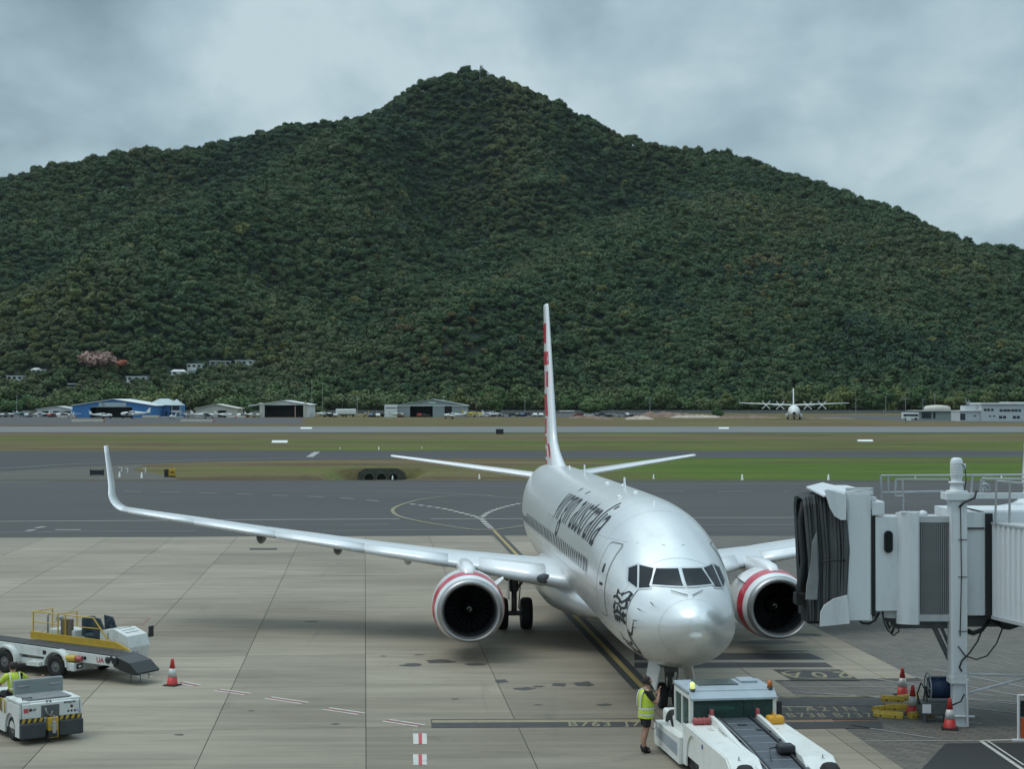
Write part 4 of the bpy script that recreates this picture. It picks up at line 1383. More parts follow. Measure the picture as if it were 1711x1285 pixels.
for z0, z1, u0, u1, u2, u3 in ((11.6, 10.7, .10, 1, .14, 1), (10.3, 9.7, .03, 1, .03, 1), (9.4, 8.7, .07, .2, .1, .24), (9.4, 8.6, .40, 1, .45, 1), (8.4, 7.4, .22, 1, .15, .9),
                           (7.3, 6.6, .25, 1, .3, 1), (6.5, 6.1, .3, 1, .35, 1), (6.2, 5.6, .16, .27, .18, .26), (5.95, 5.6, .45, 1, .4, 1), (5.45, 5.25, .45, 1, .45, 1)):
    P4 = [(fin_le(z0) + u0 * (fin_te(z0) - fin_le(z0)), z0), (fin_le(z0) + u1 * (fin_te(z0) - fin_le(z0)), z0), (fin_le(z1) + u3 * (fin_te(z1) - fin_le(z1)), z1), (fin_le(z1) + u2 * (fin_te(z1) - fin_le(z1)), z1)]
    for sgn in (1, -1):
        f_ = fin_side(.006)
        wrap('tail_marking', [P4], (lambda s_: (lambda x, z: Vector((f_(x, z).x, s_ * f_(x, z).y, z))))(sgn), red_gloss, fin, .2)
b = MB(); b.lathe([(.26, 37.3), (.2, 38.3), (.12, 38.42)], 'X', 16, 0, Matrix.Translation((0, 0, 4.75)))
b.build('tail_exhaust', dark_metal, plane)

# engines
for sgn in (1, -1):
    ez, ea, ey = 1.60, 11.85, 4.83
    def ring_at(a, r_, flat=.0, n=56, dz=0.0):
        g = []
        for k in range(n):
            t = 2 * PI * k / n; c, s_ = math.cos(t), math.sin(t)
            rr_ = r_
            zz_ = r_ * s_
            if s_ < 0: zz_ = r_ * s_ * (1 - flat)
            if flat and s_ < 0: c = math.copysign(abs(c) ** .93, c)
            g.append(Vector((a, sgn * ey + rr_ * c, ez + zz_ + dz)))
        return g
    b = MB()
    b.loft([ring_at(ea + .22, 1.015, .06), ring_at(ea + .5, 1.075, .07), ring_at(ea + .95, 1.125, .08), ring_at(ea + 1.6, 1.14, .08), ring_at(ea + 2.4, 1.10, .06), ring_at(ea + 3.2, .96, .03), ring_at(ea + 3.25, .90, .02)], cap0=False, cap1=True)
    eng = b.build('engine', white_gloss, plane)
    b = MB()
    b.loft([ring_at(ea + .56, 1.086, .072), ring_at(ea + .58, 1.092, .072), ring_at(ea + .95, 1.134, .08), ring_at(ea + 1.12, 1.141, .08)], cap0=False, cap1=False)
    b.build('red_band', red_gloss, eng)
    b = MB()
    prof = [(.22, 1.016), (.10, .985), (.03, .95), (0.0, .905), (.02, .865), (.08, .83), (.2, .80)]
    b.loft([ring_at(ea + x, r_, .05 if r_ > .9 else .02) for x, r_ in prof], cap0=False, cap1=False)
    b.build('intake_lip', bare_metal, eng)
    b = MB()
    b.loft([ring_at(ea + .2, .80, .02), ring_at(ea + .6, .775), ring_at(ea + 1.25, .79)], cap0=False, cap1=False)
    b.build('intake_duct', mat('duct_grey', (.035, .037, .04), .45), eng)
    b = MB(); Mx = Matrix.Translation((0, sgn * ey, ez))
    b.lathe([(.785, ea + 1.27), (.0, ea + 1.28)], 'X', 40, 0, Mx)
    for k in range(24):
        t = 2 * PI * k / 24
        e1 = Vector((0, math.cos(t), math.sin(t))); e2 = Vector((0, -math.sin(t), math.cos(t)))
        c0 = Vector((ea + 1.1, sgn * ey, ez))
        p = [c0 + e1 * .22 - e2 * .03, c0 + e1 * .22 + e2 * .03 + Vector((.12, 0, 0)), c0 + e1 * .77 + e2 * .13 + Vector((.10, 0, 0)), c0 + e1 * .77 - e2 * .03]
        b.add(p, [(0, 1, 2, 3)])
    b.build('fan', fan_dark, eng)
    b = MB(); b.lathe([(0, ea + .70), (.09, ea + .78), (.18, ea + .95), (.25, ea + 1.15)], 'X', 24, 0, Mx)
    sp_ = b.build('spinner', fan_dark, eng)
    b = MB()
    for k in range(7):
        t0 = 4.6 * k / 7; t1 = 4.6 * (k + 1) / 7
        q = []
        for t, rr_ in ((t0, .050 + .002 * k), (t1, .052 + .002 * k), (t1, .066 + .002 * k), (t0, .064 + .002 * k)):
            q.append(Vector((ea + .695 + (rr_ ) * .9, sgn * ey + rr_ * math.cos(t), ez + rr_ * math.sin(t))))
        b.add(q, [(0, 1, 2, 3)])
    b.build('spinner_swirl', mat('swirl_white', (.7, .7, .7), .5), sp_)
    b = MB(); b.lathe([(.62, ea + 3.0), (.55, ea + 4.1), (.42, ea + 4.6)], 'X', 28, 0, Mx); b.lathe([(.36, ea + 4.3), (.05, ea + 5.2)], 'X', 20, 0, Mx)
    b.build('exhaust_nozzle', dark_metal, eng)
    # chine on the inboard side, pointing up and in
    b = MB()
    t = R(38); iy = -sgn
    c0 = lambda a, rr_: Vector((a, sgn * ey + iy * rr_ * math.cos(t), ez + rr_ * math.sin(t)))
    b.add([c0(ea + .95, 1.10), c0(ea + 1.25, 1.42), c0(ea + 1.8, 1.44), c0(ea + 2.2, 1.08)], [(0, 1, 2, 3)])
    b.add([c0(ea + .95, 1.10) + Vector((0, 0, .02)), c0(ea + 1.25, 1.42) + Vector((0, 0, .02)), c0(ea + 1.8, 1.44) + Vector((0, 0, .02)), c0(ea + 2.2, 1.08) + Vector((0, 0, .02))], [(3, 2, 1, 0)])
    b.build('chine', white_gloss, eng)
    # pylon
    b = MB(); rings = []
    for a, w_, zb_, zt_ in ((ea + .75, .12, ez + 1.0, ez + 1.13), (ea + 1.3, .24, ez + .95, ez + 1.30), (ea + 2.3, .26, ez + .8, ez + 1.36), (ea + 3.6, .24, ez + .7, ez + 1.32), (ea + 5.2, .22, ez + .65, ez + 1.22), (ea + 7.2, .08, ez + .75, ez + 1.0)):
        rings.append([Vector((a, sgn * ey + w_ * math.copysign(abs(math.cos(2 * PI * k / 20)) ** .7, math.cos(2 * PI * k / 20)), (zb_ + zt_) / 2 + (zt_ - zb_) / 2 * math.sin(2 * PI * k / 20))) for k in range(20)])
    b.loft(rings)
    b.build('pylon', white_gloss, plane)

# landing gear
def wheel_mb(rad, wid, hub=.45):
    b = MB()
    w = wid / 2; r_ = rad
    prof = [(r_ * .45, -w * .75), (r_ * .62, -w * .95), (r_ * .86, -w), (r_ * .97, -w * .72), (r_, -w * .3), (r_, w * .3), (r_ * .97, w * .72), (r_ * .86, w), (r_ * .62, w * .95), (r_ * .45, w * .75)]
    b.lathe(prof, 'Y', 28, 0)
    b.lathe([(r_ * .46, -w * .78), (r_ * .40, -w * .5), (r_ * .2, -w * .45), (r_ * .18, -w * .85), (0, -w * .85)], 'Y', 20, 1)
    b.lathe([(0, w * .85), (r_ * .18, w * .85), (r_ * .2, w * .45), (r_ * .40, w * .5), (r_ * .46, w * .78)], 'Y', 20, 1)
    return b
mw = wheel_mb(.565, .40).mesh('wheel'); mw.materials.append(black_rub); mw.materials.append(gear_grey)
nw = wheel_mb(.345, .21).mesh('wheel'); nw.materials.append(black_rub); nw.materials.append(gear_grey)
for sgn in (1, -1):
    b = MB()
    y0 = sgn * 2.86
    b.tube((19.7, y0, .55), (19.65, y0, 1.5), .10, .10, 14); b.tube((19.65, y0, 1.35), (19.55, sgn * 2.9, 2.4), .16, .17, 14)
    b.tube((19.7, y0 - .62, .565), (19.7, y0 + .62, .565), .09, .09, 12)
    b.tube((19.6, y0, 1.75), (19.5, sgn * 1.9, 2.3), .06); b.tube((19.6, y0, 1.3), (19.1, sgn * 2.3, 2.2), .05)
    b.tube((19.9, y0, .7), (20.05, y0, 1.15), .04); b.tube((20.05, y0, 1.15), (19.75, y0, 1.6), .04)
    b.tube((19.55, y0 + sgn * .15, 1.7), (19.4, y0 + sgn * .9, 2.2), .045)
    b.path([(19.6, y0 - .12, 2.2), (19.5, y0 - .2, 1.5), (19.55, y0 - .15, .8), (19.6, y0 - .25, .62)], .022)
    gear = b.build('main_gear', gear_grey, plane)
    for q in (-.43, .43):
        link('wheel', mw, gear, None, (19.7, y0 + q, .56))
    b = MB(); b.bbox(19.2, 20.2, y0 + sgn * .22 - .02, y0 + sgn * .22 + .02, 1.1, 2.2, .015)
    b.build('gear_door', white_gloss, gear)
b = MB()
b.tube((4.05, 0, .35), (4.0, 0, 1.0), .065, .065, 12); b.tube((4.0, 0, .85), (3.9, 0, 1.7), .11, .11, 12)
b.tube((4.05, -.3, .345), (4.05, .3, .345), .05); b.tube((4.0, 0, .9), (4.9, 0, 1.4), .05); b.tube((3.88, .0, .5), (3.8, 0, .75), .03); b.tube((3.8, 0, .75), (3.92, 0, 1.0), .03)
b.box(3.78, 3.86, -.18, .18, 1.0, 1.16); b.tube((3.76, -.12, 1.08), (3.80, -.12, 1.08), .07); b.tube((3.76, .12, 1.08), (3.80, .12, 1.08), .07)
b.path([(3.9, .10, 1.3), (3.82, .16, .9), (3.9, .12, .5)], .02); b.path([(3.9, -.10, 1.3), (3.82, -.18, .95), (3.9, -.1, .6)], .02)
ng = b.build('nose_gear', gear_grey, plane)
for q in (-.2, .2): link('wheel', nw, ng, None, (4.05, q, .345))
for sgn in (1, -1):
    b = MB(); M = Matrix.Translation((3.6, sgn * .42, 1.26)) @ Matrix.Rotation(sgn * R(10), 4, 'X')
    b.prism([(-.5, -.62), (1.1, -.5), (1.1, .0), (-.5, 0)], -.018, .018, 'Y', 0, M)
    b.build('nose_gear_door', white_gloss, plane)
# ================================================================== boarding bridge
brw = mat('bridge_white', (0.63, 0.66, 0.68), 0.42, var=0.04, vscale=.8, dirt=(0.30, 0.31, 0.31), dscale=1.1, damt=.45, stretch=(1.6, 1.6, .35))
brg = mat('bridge_grey', (0.42, 0.44, 0.45), 0.45, var=0.06, vscale=1, dirt=(0.2, 0.2, 0.2), dscale=1.5, damt=.4, stretch=(1.5, 1.5, .3))
curtain_m = mat('curtain_grey', (0.23, 0.24, 0.245), 0.5, 0.2, var=.08, vscale=2)
canopy_m = mat('canopy_fabric', (0.050, 0.056, 0.058), 0.75, var=.35, vscale=2.5, stretch=(1, 1, .3))
canopy2_m = mat('canopy_panel', (0.20, 0.215, 0.22), 0.7, var=.2, vscale=2)
rubber_m = mat('black_rubber', (0.010, 0.011, 0.012), 0.7)
galv = mat('galvanised_rail', (0.36, 0.38, 0.39), 0.5, .4, var=.1)
cable_m = mat('black_cable', (0.012, 0.012, 0.013), 0.55)

BX, BY = 11.07, 42.0
bridge = thing('boarding_bridge', 'white passenger boarding bridge with black folding canopy beside the airliner', 'boarding bridge', (BX, BY, 0))
def Bp(px_, py_, D=42.0):
    """local point of the bridge from the survey"""
    return Vector(((px_ - 855.5) / FPX * D - BX, D - BY, CAM_H - (py_ - 668.4) / FPX * D))
def zof(py_, D=42.0): return CAM_H - (py_ - 668.4) / FPX * D
def xof(px_, D=42.0): return (px_ - 855.5) / FPX * D - BX

# cab side panel nearest the camera, slightly folded
b = MB()
x0, x1 = xof(1411), xof(1456)
b.prism([(x0, 0.0), (x0 + .10, -.05), (x1 - .06, -.05), (x1, .04), (x1, .25), (x0, .25)], zof(1036), zof(826), 'Z')
b.box(x0, x1 + .03, -.03, 3.3, zof(826), zof(826) + .06); b.box(x0, x1 + .0, .0, 3.3, zof(1036) - .02, zof(1036) + .12)
b.build('side_panel', brw, bridge)
b = MB(); b.box(x0 + .1, x1 + .1, .3, .42, zof(832), zof(826) + .14); b.tube((xof(1440), .35, zof(826)), (xof(1440), .35, zof(818)), .05); b.path([(x0 + .1, .1, zof(823)), (x0 + .35, .1, zof(820)), (x1, .1, zof(822))], .03)
b.build('roof_fitting', brg, bridge)
# far wall and floor of the cab
b = MB(); b.box(x0, x1 + .7, 3.05, 3.25, zof(1036), zof(826)); b.box(x0 - .05, x1 + 1.9, .2, 3.1, zof(1036) + .02, zof(1036) + .22)
b.build('cab_floor', brg, bridge)
b = MB(); b.box(x1 - .02, x1 + .10, .02, 3.2, zof(1030), zof(850))
b.build('cab_gap_fill', rubber_m, bridge)  # black block stands in for the dark gap beside the cab wall
# step box above the cab door
b = MB(); b.bbox(x1 - .0, xof(1478), .0, 1.2, zof(862), zof(838), .03); b.bbox(x1 - .05, xof(1465), .05, 1.0, zof(838), zof(831), .02)
b.build('canopy_motor_box', brw, bridge)
# cab wall with window
b = MB(); xa, xb = xof(1461), xof(1500)
b.prism([(xa, .02), (xb, .08), (xb, .3), (xa, .3)], zof(1021), zof(864), 'Z')
cabw = b.build('cab_wall', brw, bridge)
b = MB(); wx = xof(1484.3)
b.prism(rrect(wx - .075, wx + .075, zof(922), zof(889), .072), -.0, .06, 'Y', 0)
w_ = b.build('cab_window', glass_dark, cabw); 
b = MB()
for q in outline(rrect(wx - .105, wx + .105, zof(924), zof(887), .10), .03): b.prism(q, .005 - .02, .05, 'Y')
b.build('window_gasket', rubber_m, w_)
# rounded corner panel
b = MB(); xa, xb = xof(1499), xof(1535)
pr = [(xa, .10), (xa + .10, -.02), (xa + .28, -.09), (xb - .05, -.10), (xb, -.04), (xb, .2), (xa, .2)]
b.prism(pr, zof(1043), zof(857), 'Z')
b.build('corner_panel', brw, bridge)
b = MB(); b.box(xa + .08, xb + .02, -.07, .12, zof(857), zof(857) + .03); b.lathe([(.10, -.0), (.13, .05), (.10, .14), (.03, .17), (0, .17)], 'Z', 16, 0, Matrix.Translation((xof(1547), .35, zof(866))))
b.build('roof_lamp', brw, bridge)
# slatted curtain of the rotating cab: each slat a piece
xa, xb = xof(1535), xof(1584)
n_s = 15
b = MB(); w_s = (xb - xa) / n_s
b.prism([(0, .06), (w_s * .25, .0), (w_s * .75, .0), (w_s, .06), (w_s, .1), (0, .1)], zof(1027), zof(873), 'Z')
slm = b.mesh('slat'); slm.materials.append(curtain_m)
b = MB(); b.box(xa, xb + .1, -.02, .2, zof(873), zof(863)); b.box(xa, xb + .1, -.04, .25, zof(1038), zof(1027))
cf = b.build('curtain_frame', brg, bridge)
for k in range(n_s):
    o = link('curtain_slat', slm, bridge, None, (xa + k * w_s, .02 - .10 * math.sin(PI * (k + .5) / n_s) * .5, 0))
b = MB(); b.box(xa - .5, xb + .4, .25, 3.0, zof(873) - .05, zof(873) + .0)
b.box(xa - .6, xb + .3, .26, 3.0, zof(1036), zof(1036) + .1)
b.build('rotunda_roof', brg, bridge)
# inner wall so nothing shows through
b = MB(); b.box(x1 + .15, xb + .2, .35, .45, zof(1027), zof(866)); b.build('inner_wall', brg, bridge)

# canopy: folding bellows leaning out towards the fuselage
top_pts = [(xof(1412), zof(824)), (xof(1395), zof(822)), (xof(1370), zof(815)), (xof(1350), zof(813)), (xof(1333), zof(822)), (xof(1329), zof(838))]
nfold = 13
for k in range(nfold):
    t0 = k / nfold
    xt = xof(1411) - t0 * (xof(1411) - xof(1347)); xb_ = xof(1412) - t0 * (xof(1412) - xof(1356))
    zt_ = zof(836) + .10 * math.sin(t0 * 2.6) - t0 * t0 * .04; zb_ = zof(1000) + .55 * (-.0) - .62 * min(1, t0 * 1.5)
    w_ = .075
    b = MB()
    # a fold is an upturned U: near leg, roof, far leg
    yn = -.02 + .10 * math.sin(t0 * 3) + rnd.uniform(-.03, .03) + .5 * t0
    yf = 2.9 - .9 * t0
    def U(o, dx_):
        # profile going up the near side, over, down the far side
        j = lambda: rnd.uniform(-.02, .02)
        P = [(xb_, yn + o, zb_), ((xb_ + xt) / 2 + .04 + j(), yn + o - .05, (zb_ + zt_) / 2), (xt, yn + o, zt_ - .18), (xt + .0, yn + .15 + o, zt_ + .0), (xt, (yn + yf) / 2, zt_ + .05), (xt, yf - .15 - o, zt_), (xt, yf - o, zt_ - .2), (xb_, yf - o, zb_)]
        return [Vector((p[0] + dx_, p[1], p[2] - (o if i_ in (2, 3, 4, 5, 6) else 0))) for i_, p in enumerate(P)]
    A, Bq, Cq, Dq = U(.045, .055), U(-.02, .0), U(.045, -.055), U(.11, 0)
    b.loft([[A[i], Bq[i], Cq[i], Dq[i]] for i in range(len(A))], smooth=False)
    b.build('canopy_fold', canopy_m, bridge)
# loose front curtain and bumper of the canopy
b = MB()
cur = [(1338, 838), (1332, 870), (1334, 905), (1337, 935), (1333, 965), (1328, 985), (1340, 1000)]
ring0 = []
for i, (a, c_) in enumerate(cur):
    p = Bp(a, c_, 43.0)
    ring0.append([p, p + Vector((.16, .05, 0)), p + Vector((.30, .25, 0)), p + Vector((.30, .45, 0)), p + Vector((.1, .4, 0))])
b.loft(ring0, smooth=True)
b.build('front_curtain', canopy_m, bridge)
b = MB()
b.prism([(xof(1362, 42.6), zof(885, 42.6)), (xof(1366, 42.6), zof(930, 42.6)), (xof(1362, 42.6), zof(1000, 42.6)), (xof(1343, 42.6), zof(1000, 42.6)), (xof(1345, 42.6), zof(975, 42.6)), (xof(1352, 42.6), zof(940, 42.6)), (xof(1354, 42.6), zof(905, 42.6))], .35, .42, 'Y')
b.build('canopy_flap', canopy2_m, bridge)
b = MB()
b.bbox(xof(1345, 42.8), xof(1368, 42.8), .5, 1.5, zof(1040, 42.8), zof(1003, 42.8), .04)
b.box(xof(1329, 42.8), xof(1347, 42.8), .7, 1.2, zof(1010, 42.8), zof(992, 42.8))
for k in range(5): b.tube(Bp(1330 + k * 4, 990 + k * 7, 42.7), Bp(1352, 1012 + k * 5, 42.7), .025)
b.build('canopy_bumper', rubber_m, bridge)
b = MB(); b.path([Bp(1413, 936, 41.95), Bp(1400, 937, 41.93), Bp(1385, 937, 41.95), Bp(1372, 940, 42.0)], .022)
b.build('canopy_strap', rubber_m, bridge)
# white hood plates at the top and bottom of the canopy
def plate(name, pts_, y0, y1, m=brw):
    b_ = MB(); b_.prism([(xof(a), zof(c_)) for a, c_ in pts_], y0, y1, 'Y'); return b_.build(name, m, bridge)
plate('hood_plate', [(1375, 819), (1380, 817), (1411, 826), (1411, 868), (1402, 868), (1392, 862), (1384, 848)], -.20, -.14)
b = MB()
P = [Bp(1349, 812, 42.0), Bp(1376, 829, 42.0), Bp(1411, 827, 42.0), Bp(1411, 822, 44.2), Bp(1378, 808, 44.2), Bp(1354, 812, 43.6)]
P = [Bp(1347, 813, 43.0) , Bp(1376, 828, 41.85), Bp(1411, 826, 41.85), Bp(1411, 815, 45.0), Bp(1374, 806, 45.0)]
b.add(P, [(0, 1, 2, 3, 4)]); b.add([p + Vector((0, 0, -.04)) for p in P], [(4, 3, 2, 1, 0)])
for i in range(5):
    b.add([P[i], P[(i + 1) % 5], P[(i + 1) % 5] + Vector((0, 0, -.04)), P[i] + Vector((0, 0, -.04))], [(0, 1, 2, 3)])
b.build('hood_roof', brw, bridge)
plate('hood_plate', [(1412, 993), (1390, 999), (1374, 1010), (1368, 1022), (1367, 1045), (1416, 1040)], -.22, -.15)

# tunnel coming from the terminal
tdir = Vector((.42, -1.62, 0)).normalized(); tn = Vector((-tdir.y, tdir.x, 0))
tn = Vector((1, 0, 0)) if False else Vector((tdir.y * -1, tdir.x, 0))     # towards +x side
zt0, zb0 = zof(874), zof(1029)
# connecting box between the column and the tunnel
b = MB()
xl, xr = xof(1613), xof(1645)
b.prism([(xl, .06), (xr, .0), (xr + 2.8, .0), (xr + 2.8, 3.1), (xl, 3.1)], zof(1028), zof(858), 'Z')
b.box(xl, xr + 2.8, -.02, .1, zof(882), zof(856)); b.build('tunnel_head', brw, bridge)
b = MB(); b.box(xl, xr - .02, -.03, -.015, zof(884), zof(881.5)); b.build('head_seam', rubber_m, bridge)
b = MB(); b.box(xr, xof(1655) + .02, -.10, 2.9, zof(1030), zof(858)); b.box(xof(1645), xof(1711) + 3, .05, .5, zof(874), zof(861)); b.build('tunnel_seal', rubber_m, bridge)
# corrugated outer tunnel: one piece per rib panel
o0 = Vector((xof(1655) + .02, -.12, 0))
pw = .235
b = MB()
b.prism([(0, 0), (pw * .12, -.045), (pw * .5, -.045), (pw * .62, 0), (pw, 0), (pw, .05), (0, .05)], zb0, zt0, 'Z')
pm = b.mesh('wall_panel'); pm.materials.append(brw)
ang_t = math.atan2(tdir.y, tdir.x)
for k in range(22):
    p = o0 + tdir * (k * pw)
    o = link('wall_panel', pm, bridge, None, p); o.rotation_euler = (0, 0, ang_t)
tn = Vector((-tdir.y, tdir.x, 0))
b = MB()
L_ = 12.0
A = o0 + Vector((0, 0, zt0 - .02)); 
for (za, zc_, off) in ((zt0 - .02, zt0 + .03, -.06), (zb0 - .06, zb0 + .02, -.06)):
    c0 = o0 + tn * off; c1 = c0 + tdir * L_; c2 = c1 + tn * 3.1; c3 = c0 + tn * 3.1
    b.prism([(q.x, q.y) for q in (c0, c1, c2, c3)], za, zc_, 'Z')
b.build('tunnel_roof', brg, bridge)
b = MB()
c0 = o0 + tn * .08; c1 = c0 + tdir * L_; c2 = c1 + tn * 2.8; c3 = c0 + tn * 2.8
b.prism([(q.x, q.y) for q in (c0, c1, c2, c3)], zb0 + .02, zt0 - .02, 'Z')
b.build('tunnel_body', brw, bridge)

# lift column with its crosshead and motor
b = MB(); cx0, cx1 = xof(1585), xof(1612)
b.bbox(cx0, cx1, -.22, .20, zof(1136), zof(834), .02)
b.box(cx0 + .05, cx1 - .02, -.245, -.22, zof(1130), zof(860))
col = b.build('lift_column', brw, bridge)
b = MB(); b.bbox(cx0 + .06, cx1 - .03, -.16, .14, .05, zof(1136), .015); b.box(cx0 - .02, cx1 + .03, -.24, .22, zof(1140), zof(1130)); b.box(cx0 + .0, cx1 + .02, -.22, .2, .02, .07)
for k in range(3):
    for j in (0, 1): b.tube((cx0 + .07 + j * .26, -.26, zof(1120 + k * 9)), (cx0 + .07 + j * .26, -.235, zof(1120 + k * 9)), .022, .022, 6)
b.build('column_leg', brw, col)
b = MB()
for y_ in (900, 962, 1052): b.box(cx0 + .16, cx1 - .02, -.262, -.246, zof(y_ + 1.0), zof(y_))
b.path([Vector((cx0 + .22, -.26, zof(842))), Vector((cx0 + .24, -.27, zof(960))), Vector((cx0 + .20, -.27, zof(1060)))], .012)
b.build('cable_tie', cable_m, col)
b = MB(); b.bbox(xof(1577), xof(1616), -.28, .35, zof(835), zof(823), .01); b.box(xof(1616), xof(1740), -.1, .1, zof(833), zof(824))
b.box(xof(1616), xof(1740), .7, 1.1, zof(835), zof(828))
b.build('crosshead', brw, bridge)
for yy in (0.0,):
    b = MB()
    M = Matrix.Translation((xof(1598), yy, 0))
    b.lathe([(.27, zof(823)), (.27, zof(820)), (.17, zof(819)), (.15, zof(808)), (.20, zof(807.5)), (.20, zof(805)), (.13, zof(804)), (.14, zof(800)), (.15, zof(792)), (.15, zof(771)), (.13, zof(767)), (.09, zof(765)), (0, zof(764.5))], 'Z', 20, 0, M)
    for k in range(9):
        b.lathe([(.155, zof(773 + k * 2.6)), (.163, zof(773.8 + k * 2.6)), (.155, zof(774.6 + k * 2.6))], 'Z', 20, 0, M)
    b.bbox(xof(1598) + .12, xof(1598) + .22, yy - .05, yy + .05, zof(785), zof(775), .01)
    b.build('lift_motor', brw, bridge)
def cab(pts_, r_):
    b_ = MB(); b_.path(pts_, r_); b_.build('cable', cable_m, bridge)
cab([Bp(1607, 775, 41.9), Bp(1612, 782, 41.9), Bp(1614, 800, 41.9), Bp(1611, 822, 41.9)], .012)
cab([Bp(1631, 820, 41.8), Bp(1628, 832, 41.7), Bp(1610, 840, 41.7), Bp(1602, 848, 41.7)], .03)
cab([Bp(1432, 1034, 42.2), Bp(1440, 1041, 42.1), Bp(1452, 1042, 42.1), Bp(1462, 1036, 42.1), Bp(1468, 1024, 42.2)], .03)
cab([Bp(1474, 1022, 42.2), Bp(1476, 1038, 42.1), Bp(1482, 1052, 42.1), Bp(1492, 1062, 42.1), Bp(1501, 1055, 42.1), Bp(1500, 1042, 42.1)], .02)
cab([Bp(1477, 1022, 42.3), Bp(1480, 1036, 42.2), Bp(1486, 1050, 42.2), Bp(1490, 1040, 42.2), Bp(1493, 1048, 42.1), Bp(1489, 1058, 42.1)], .035)
for k in range(4):
    cab([Bp(1612, 1050 + k * 2, 42.2), Bp(1625, 1056 + k * 1.4, 42.1), Bp(1640, 1050 + k * 1.5, 42.1), Bp(1652, 1036 + k, 42.2)], .03)
for k in range(4):
    cab([Bp(1655 + k * 3, 1034, 42.2), Bp(1668 + k * 2, 1045 + k * 1.5, 42), Bp(1686, 1047 + k * 1.2, 41.8), Bp(1702, 1042 + k, 41.6), Bp(1711, 1032, 41.5)], .028)
cab([Bp(1640, 1052, 42), Bp(1632, 1072, 41.8), Bp(1618, 1092, 41.7), Bp(1606, 1104, 41.7), Bp(1602, 1115, 41.7), Bp(1606, 1122, 41.7)], .022)
cab([Bp(1674, 1050, 42), Bp(1664, 1075, 41.8), Bp(1648, 1096, 41.7), Bp(1630, 1102, 41.7), Bp(1612, 1096, 41.7), Bp(1600, 1080, 41.7)], .018)
cab([Bp(1610, 1160, 41.7), Bp(1604, 1172, 41.6), Bp(1590, 1178, 41.6)], .02)
# underframe
b = MB()
b.box(xof(1500), xof(1590), .2, .5, zof(1052), zof(1040)); b.box(xof(1500), xof(1590), 2.4, 2.7, zof(1052), zof(1040)); b.box(xof(1612), xof(1711) + 1.5, .3, .6, zof(1050), zof(1034))
b.tube(Bp(1560, 1048, 42.3), Bp(1590, 1112, 42.2), .08, .08, 4); b.tube(Bp(1572, 1048, 42.3), Bp(1592, 1096, 42.2), .05, .05, 4)
b.box(xof(1490), xof(1512), .3, 2.6, zof(1043), zof(1022))
b.build('underframe', mat('underframe_steel', (.10, .105, .11), .55, .3, var=.2), bridge)
b = MB()
b.tube(Bp(1614, 1126, 42), Bp(1760, 1130, 42), .035, .035, 6); b.tube(Bp(1614, 1158, 42), Bp(1760, 1120, 42), .04, .04, 6)
b.tube(Bp(1614.5, 1136, 41.7), Bp(1615.5, 1214, 41.7), .03, .03, 6); b.tube(Bp(1588, 1197, 41.8), Bp(1627, 1197, 41.8), .03, .03, 6); b.tube(Bp(1612, 1136, 41.9), Bp(1616, 1136, 41.7), .03)
b.build('tie_rod', brw, bridge)
# roof handrails
b = MB()
r_ = .028
def rail(p, q, D=44.2, D2=None): b.tube(Bp(*p, D), Bp(*q, D2 or D), r_, r_, 6)
rail((1472, 795), (1740, 793)); rail((1497, 801), (1585, 801)); rail((1485, 823), (1577, 821)); rail((1472, 795), (1473, 858)); rail((1484, 796), (1484, 823)); rail((1473, 823), (1485, 823))
rail((1497, 801), (1496, 829), 43); rail((1508, 801), (1509, 860), 43); rail((1496, 829), (1508, 829), 43)
b.tube(Bp(1500, 860, 43), Bp(1520, 857, 43), .05)
for pp in ((1625, 794, 1622, 826), (1643, 794, 1642, 822)): rail(pp[:2], pp[2:])
rail((1640, 800), (1760, 801), 42.4); rail((1637, 829), (1760, 833), 42.4); rail((1640, 800), (1637, 829), 42.4)
rail((1665, 804), (1662, 876), 41.6); rail((1687, 800), (1686, 876), 41.6)
rail((1665, 804), (1760, 812), 41.6)
b.tube(Bp(1645, 812, 42), Bp(1650, 820, 42), .04); b.path([Bp(1641, 812, 42), Bp(1646, 808, 42), Bp(1651, 812, 42), Bp(1653, 820, 42)], .035)
b.build('roof_rail', galv, bridge)

# ================================================================== cones, chocks, hose reel
cone_red = mat('cone_red', (0.50, 0.035, 0.03), .45, var=.15, vscale=6, dirt=(.12, .05, .04), dscale=5, damt=.4)
cone_band = mat('cone_reflective', (0.55, 0.55, 0.54), .35, .1, var=.1, vscale=9, dirt=(.25, .25, .24), dscale=6, damt=.5)
def make_cone(at, label, grp, lean=(0, 0), h=.76):
    t = thing('traffic_cone', label, 'traffic cone', (*at, .016), rnd.uniform(0, 1.5), grp)
    t.rotation_euler = (lean[0], lean[1], t.rotation_euler[2])
    b = MB(); b.bbox(-.20, .20, -.20, .20, 0, .035, .012); b.build('base', rubber_m, t)
    b = MB(); b.lathe([(.165, .03), (.15, .06), (.125, h * .33)], 'Z', 24); b.build('lower_body', cone_red, t); b = MB(); b.lathe([(.082, h * .64), (.04, h * .97), (.03, h), (.0, h)], 'Z', 24); b.build('tip', cone_red, t)
    b = MB(); b.lathe([(.127, h * .33), (.084, h * .64)], 'Z', 24); b.build('reflective_band', cone_band, t)
    return t
cg = 'red and white traffic cones on the apron'
make_cone(G(288, 1147), 'red and white cone standing alone in front of the belt loader', cg)
make_cone(G(1508, 1164), 'red and grey cone behind the yellow chocks, farthest of the three by the hose reel', cg)
make_cone(G(1524, 1196), 'red and white cone with its base among the yellow wheel chocks', cg, (.04, -.03))
make_cone(G(1587, 1220), 'red and white cone in front of the white bridge column, nearest of its three', cg)
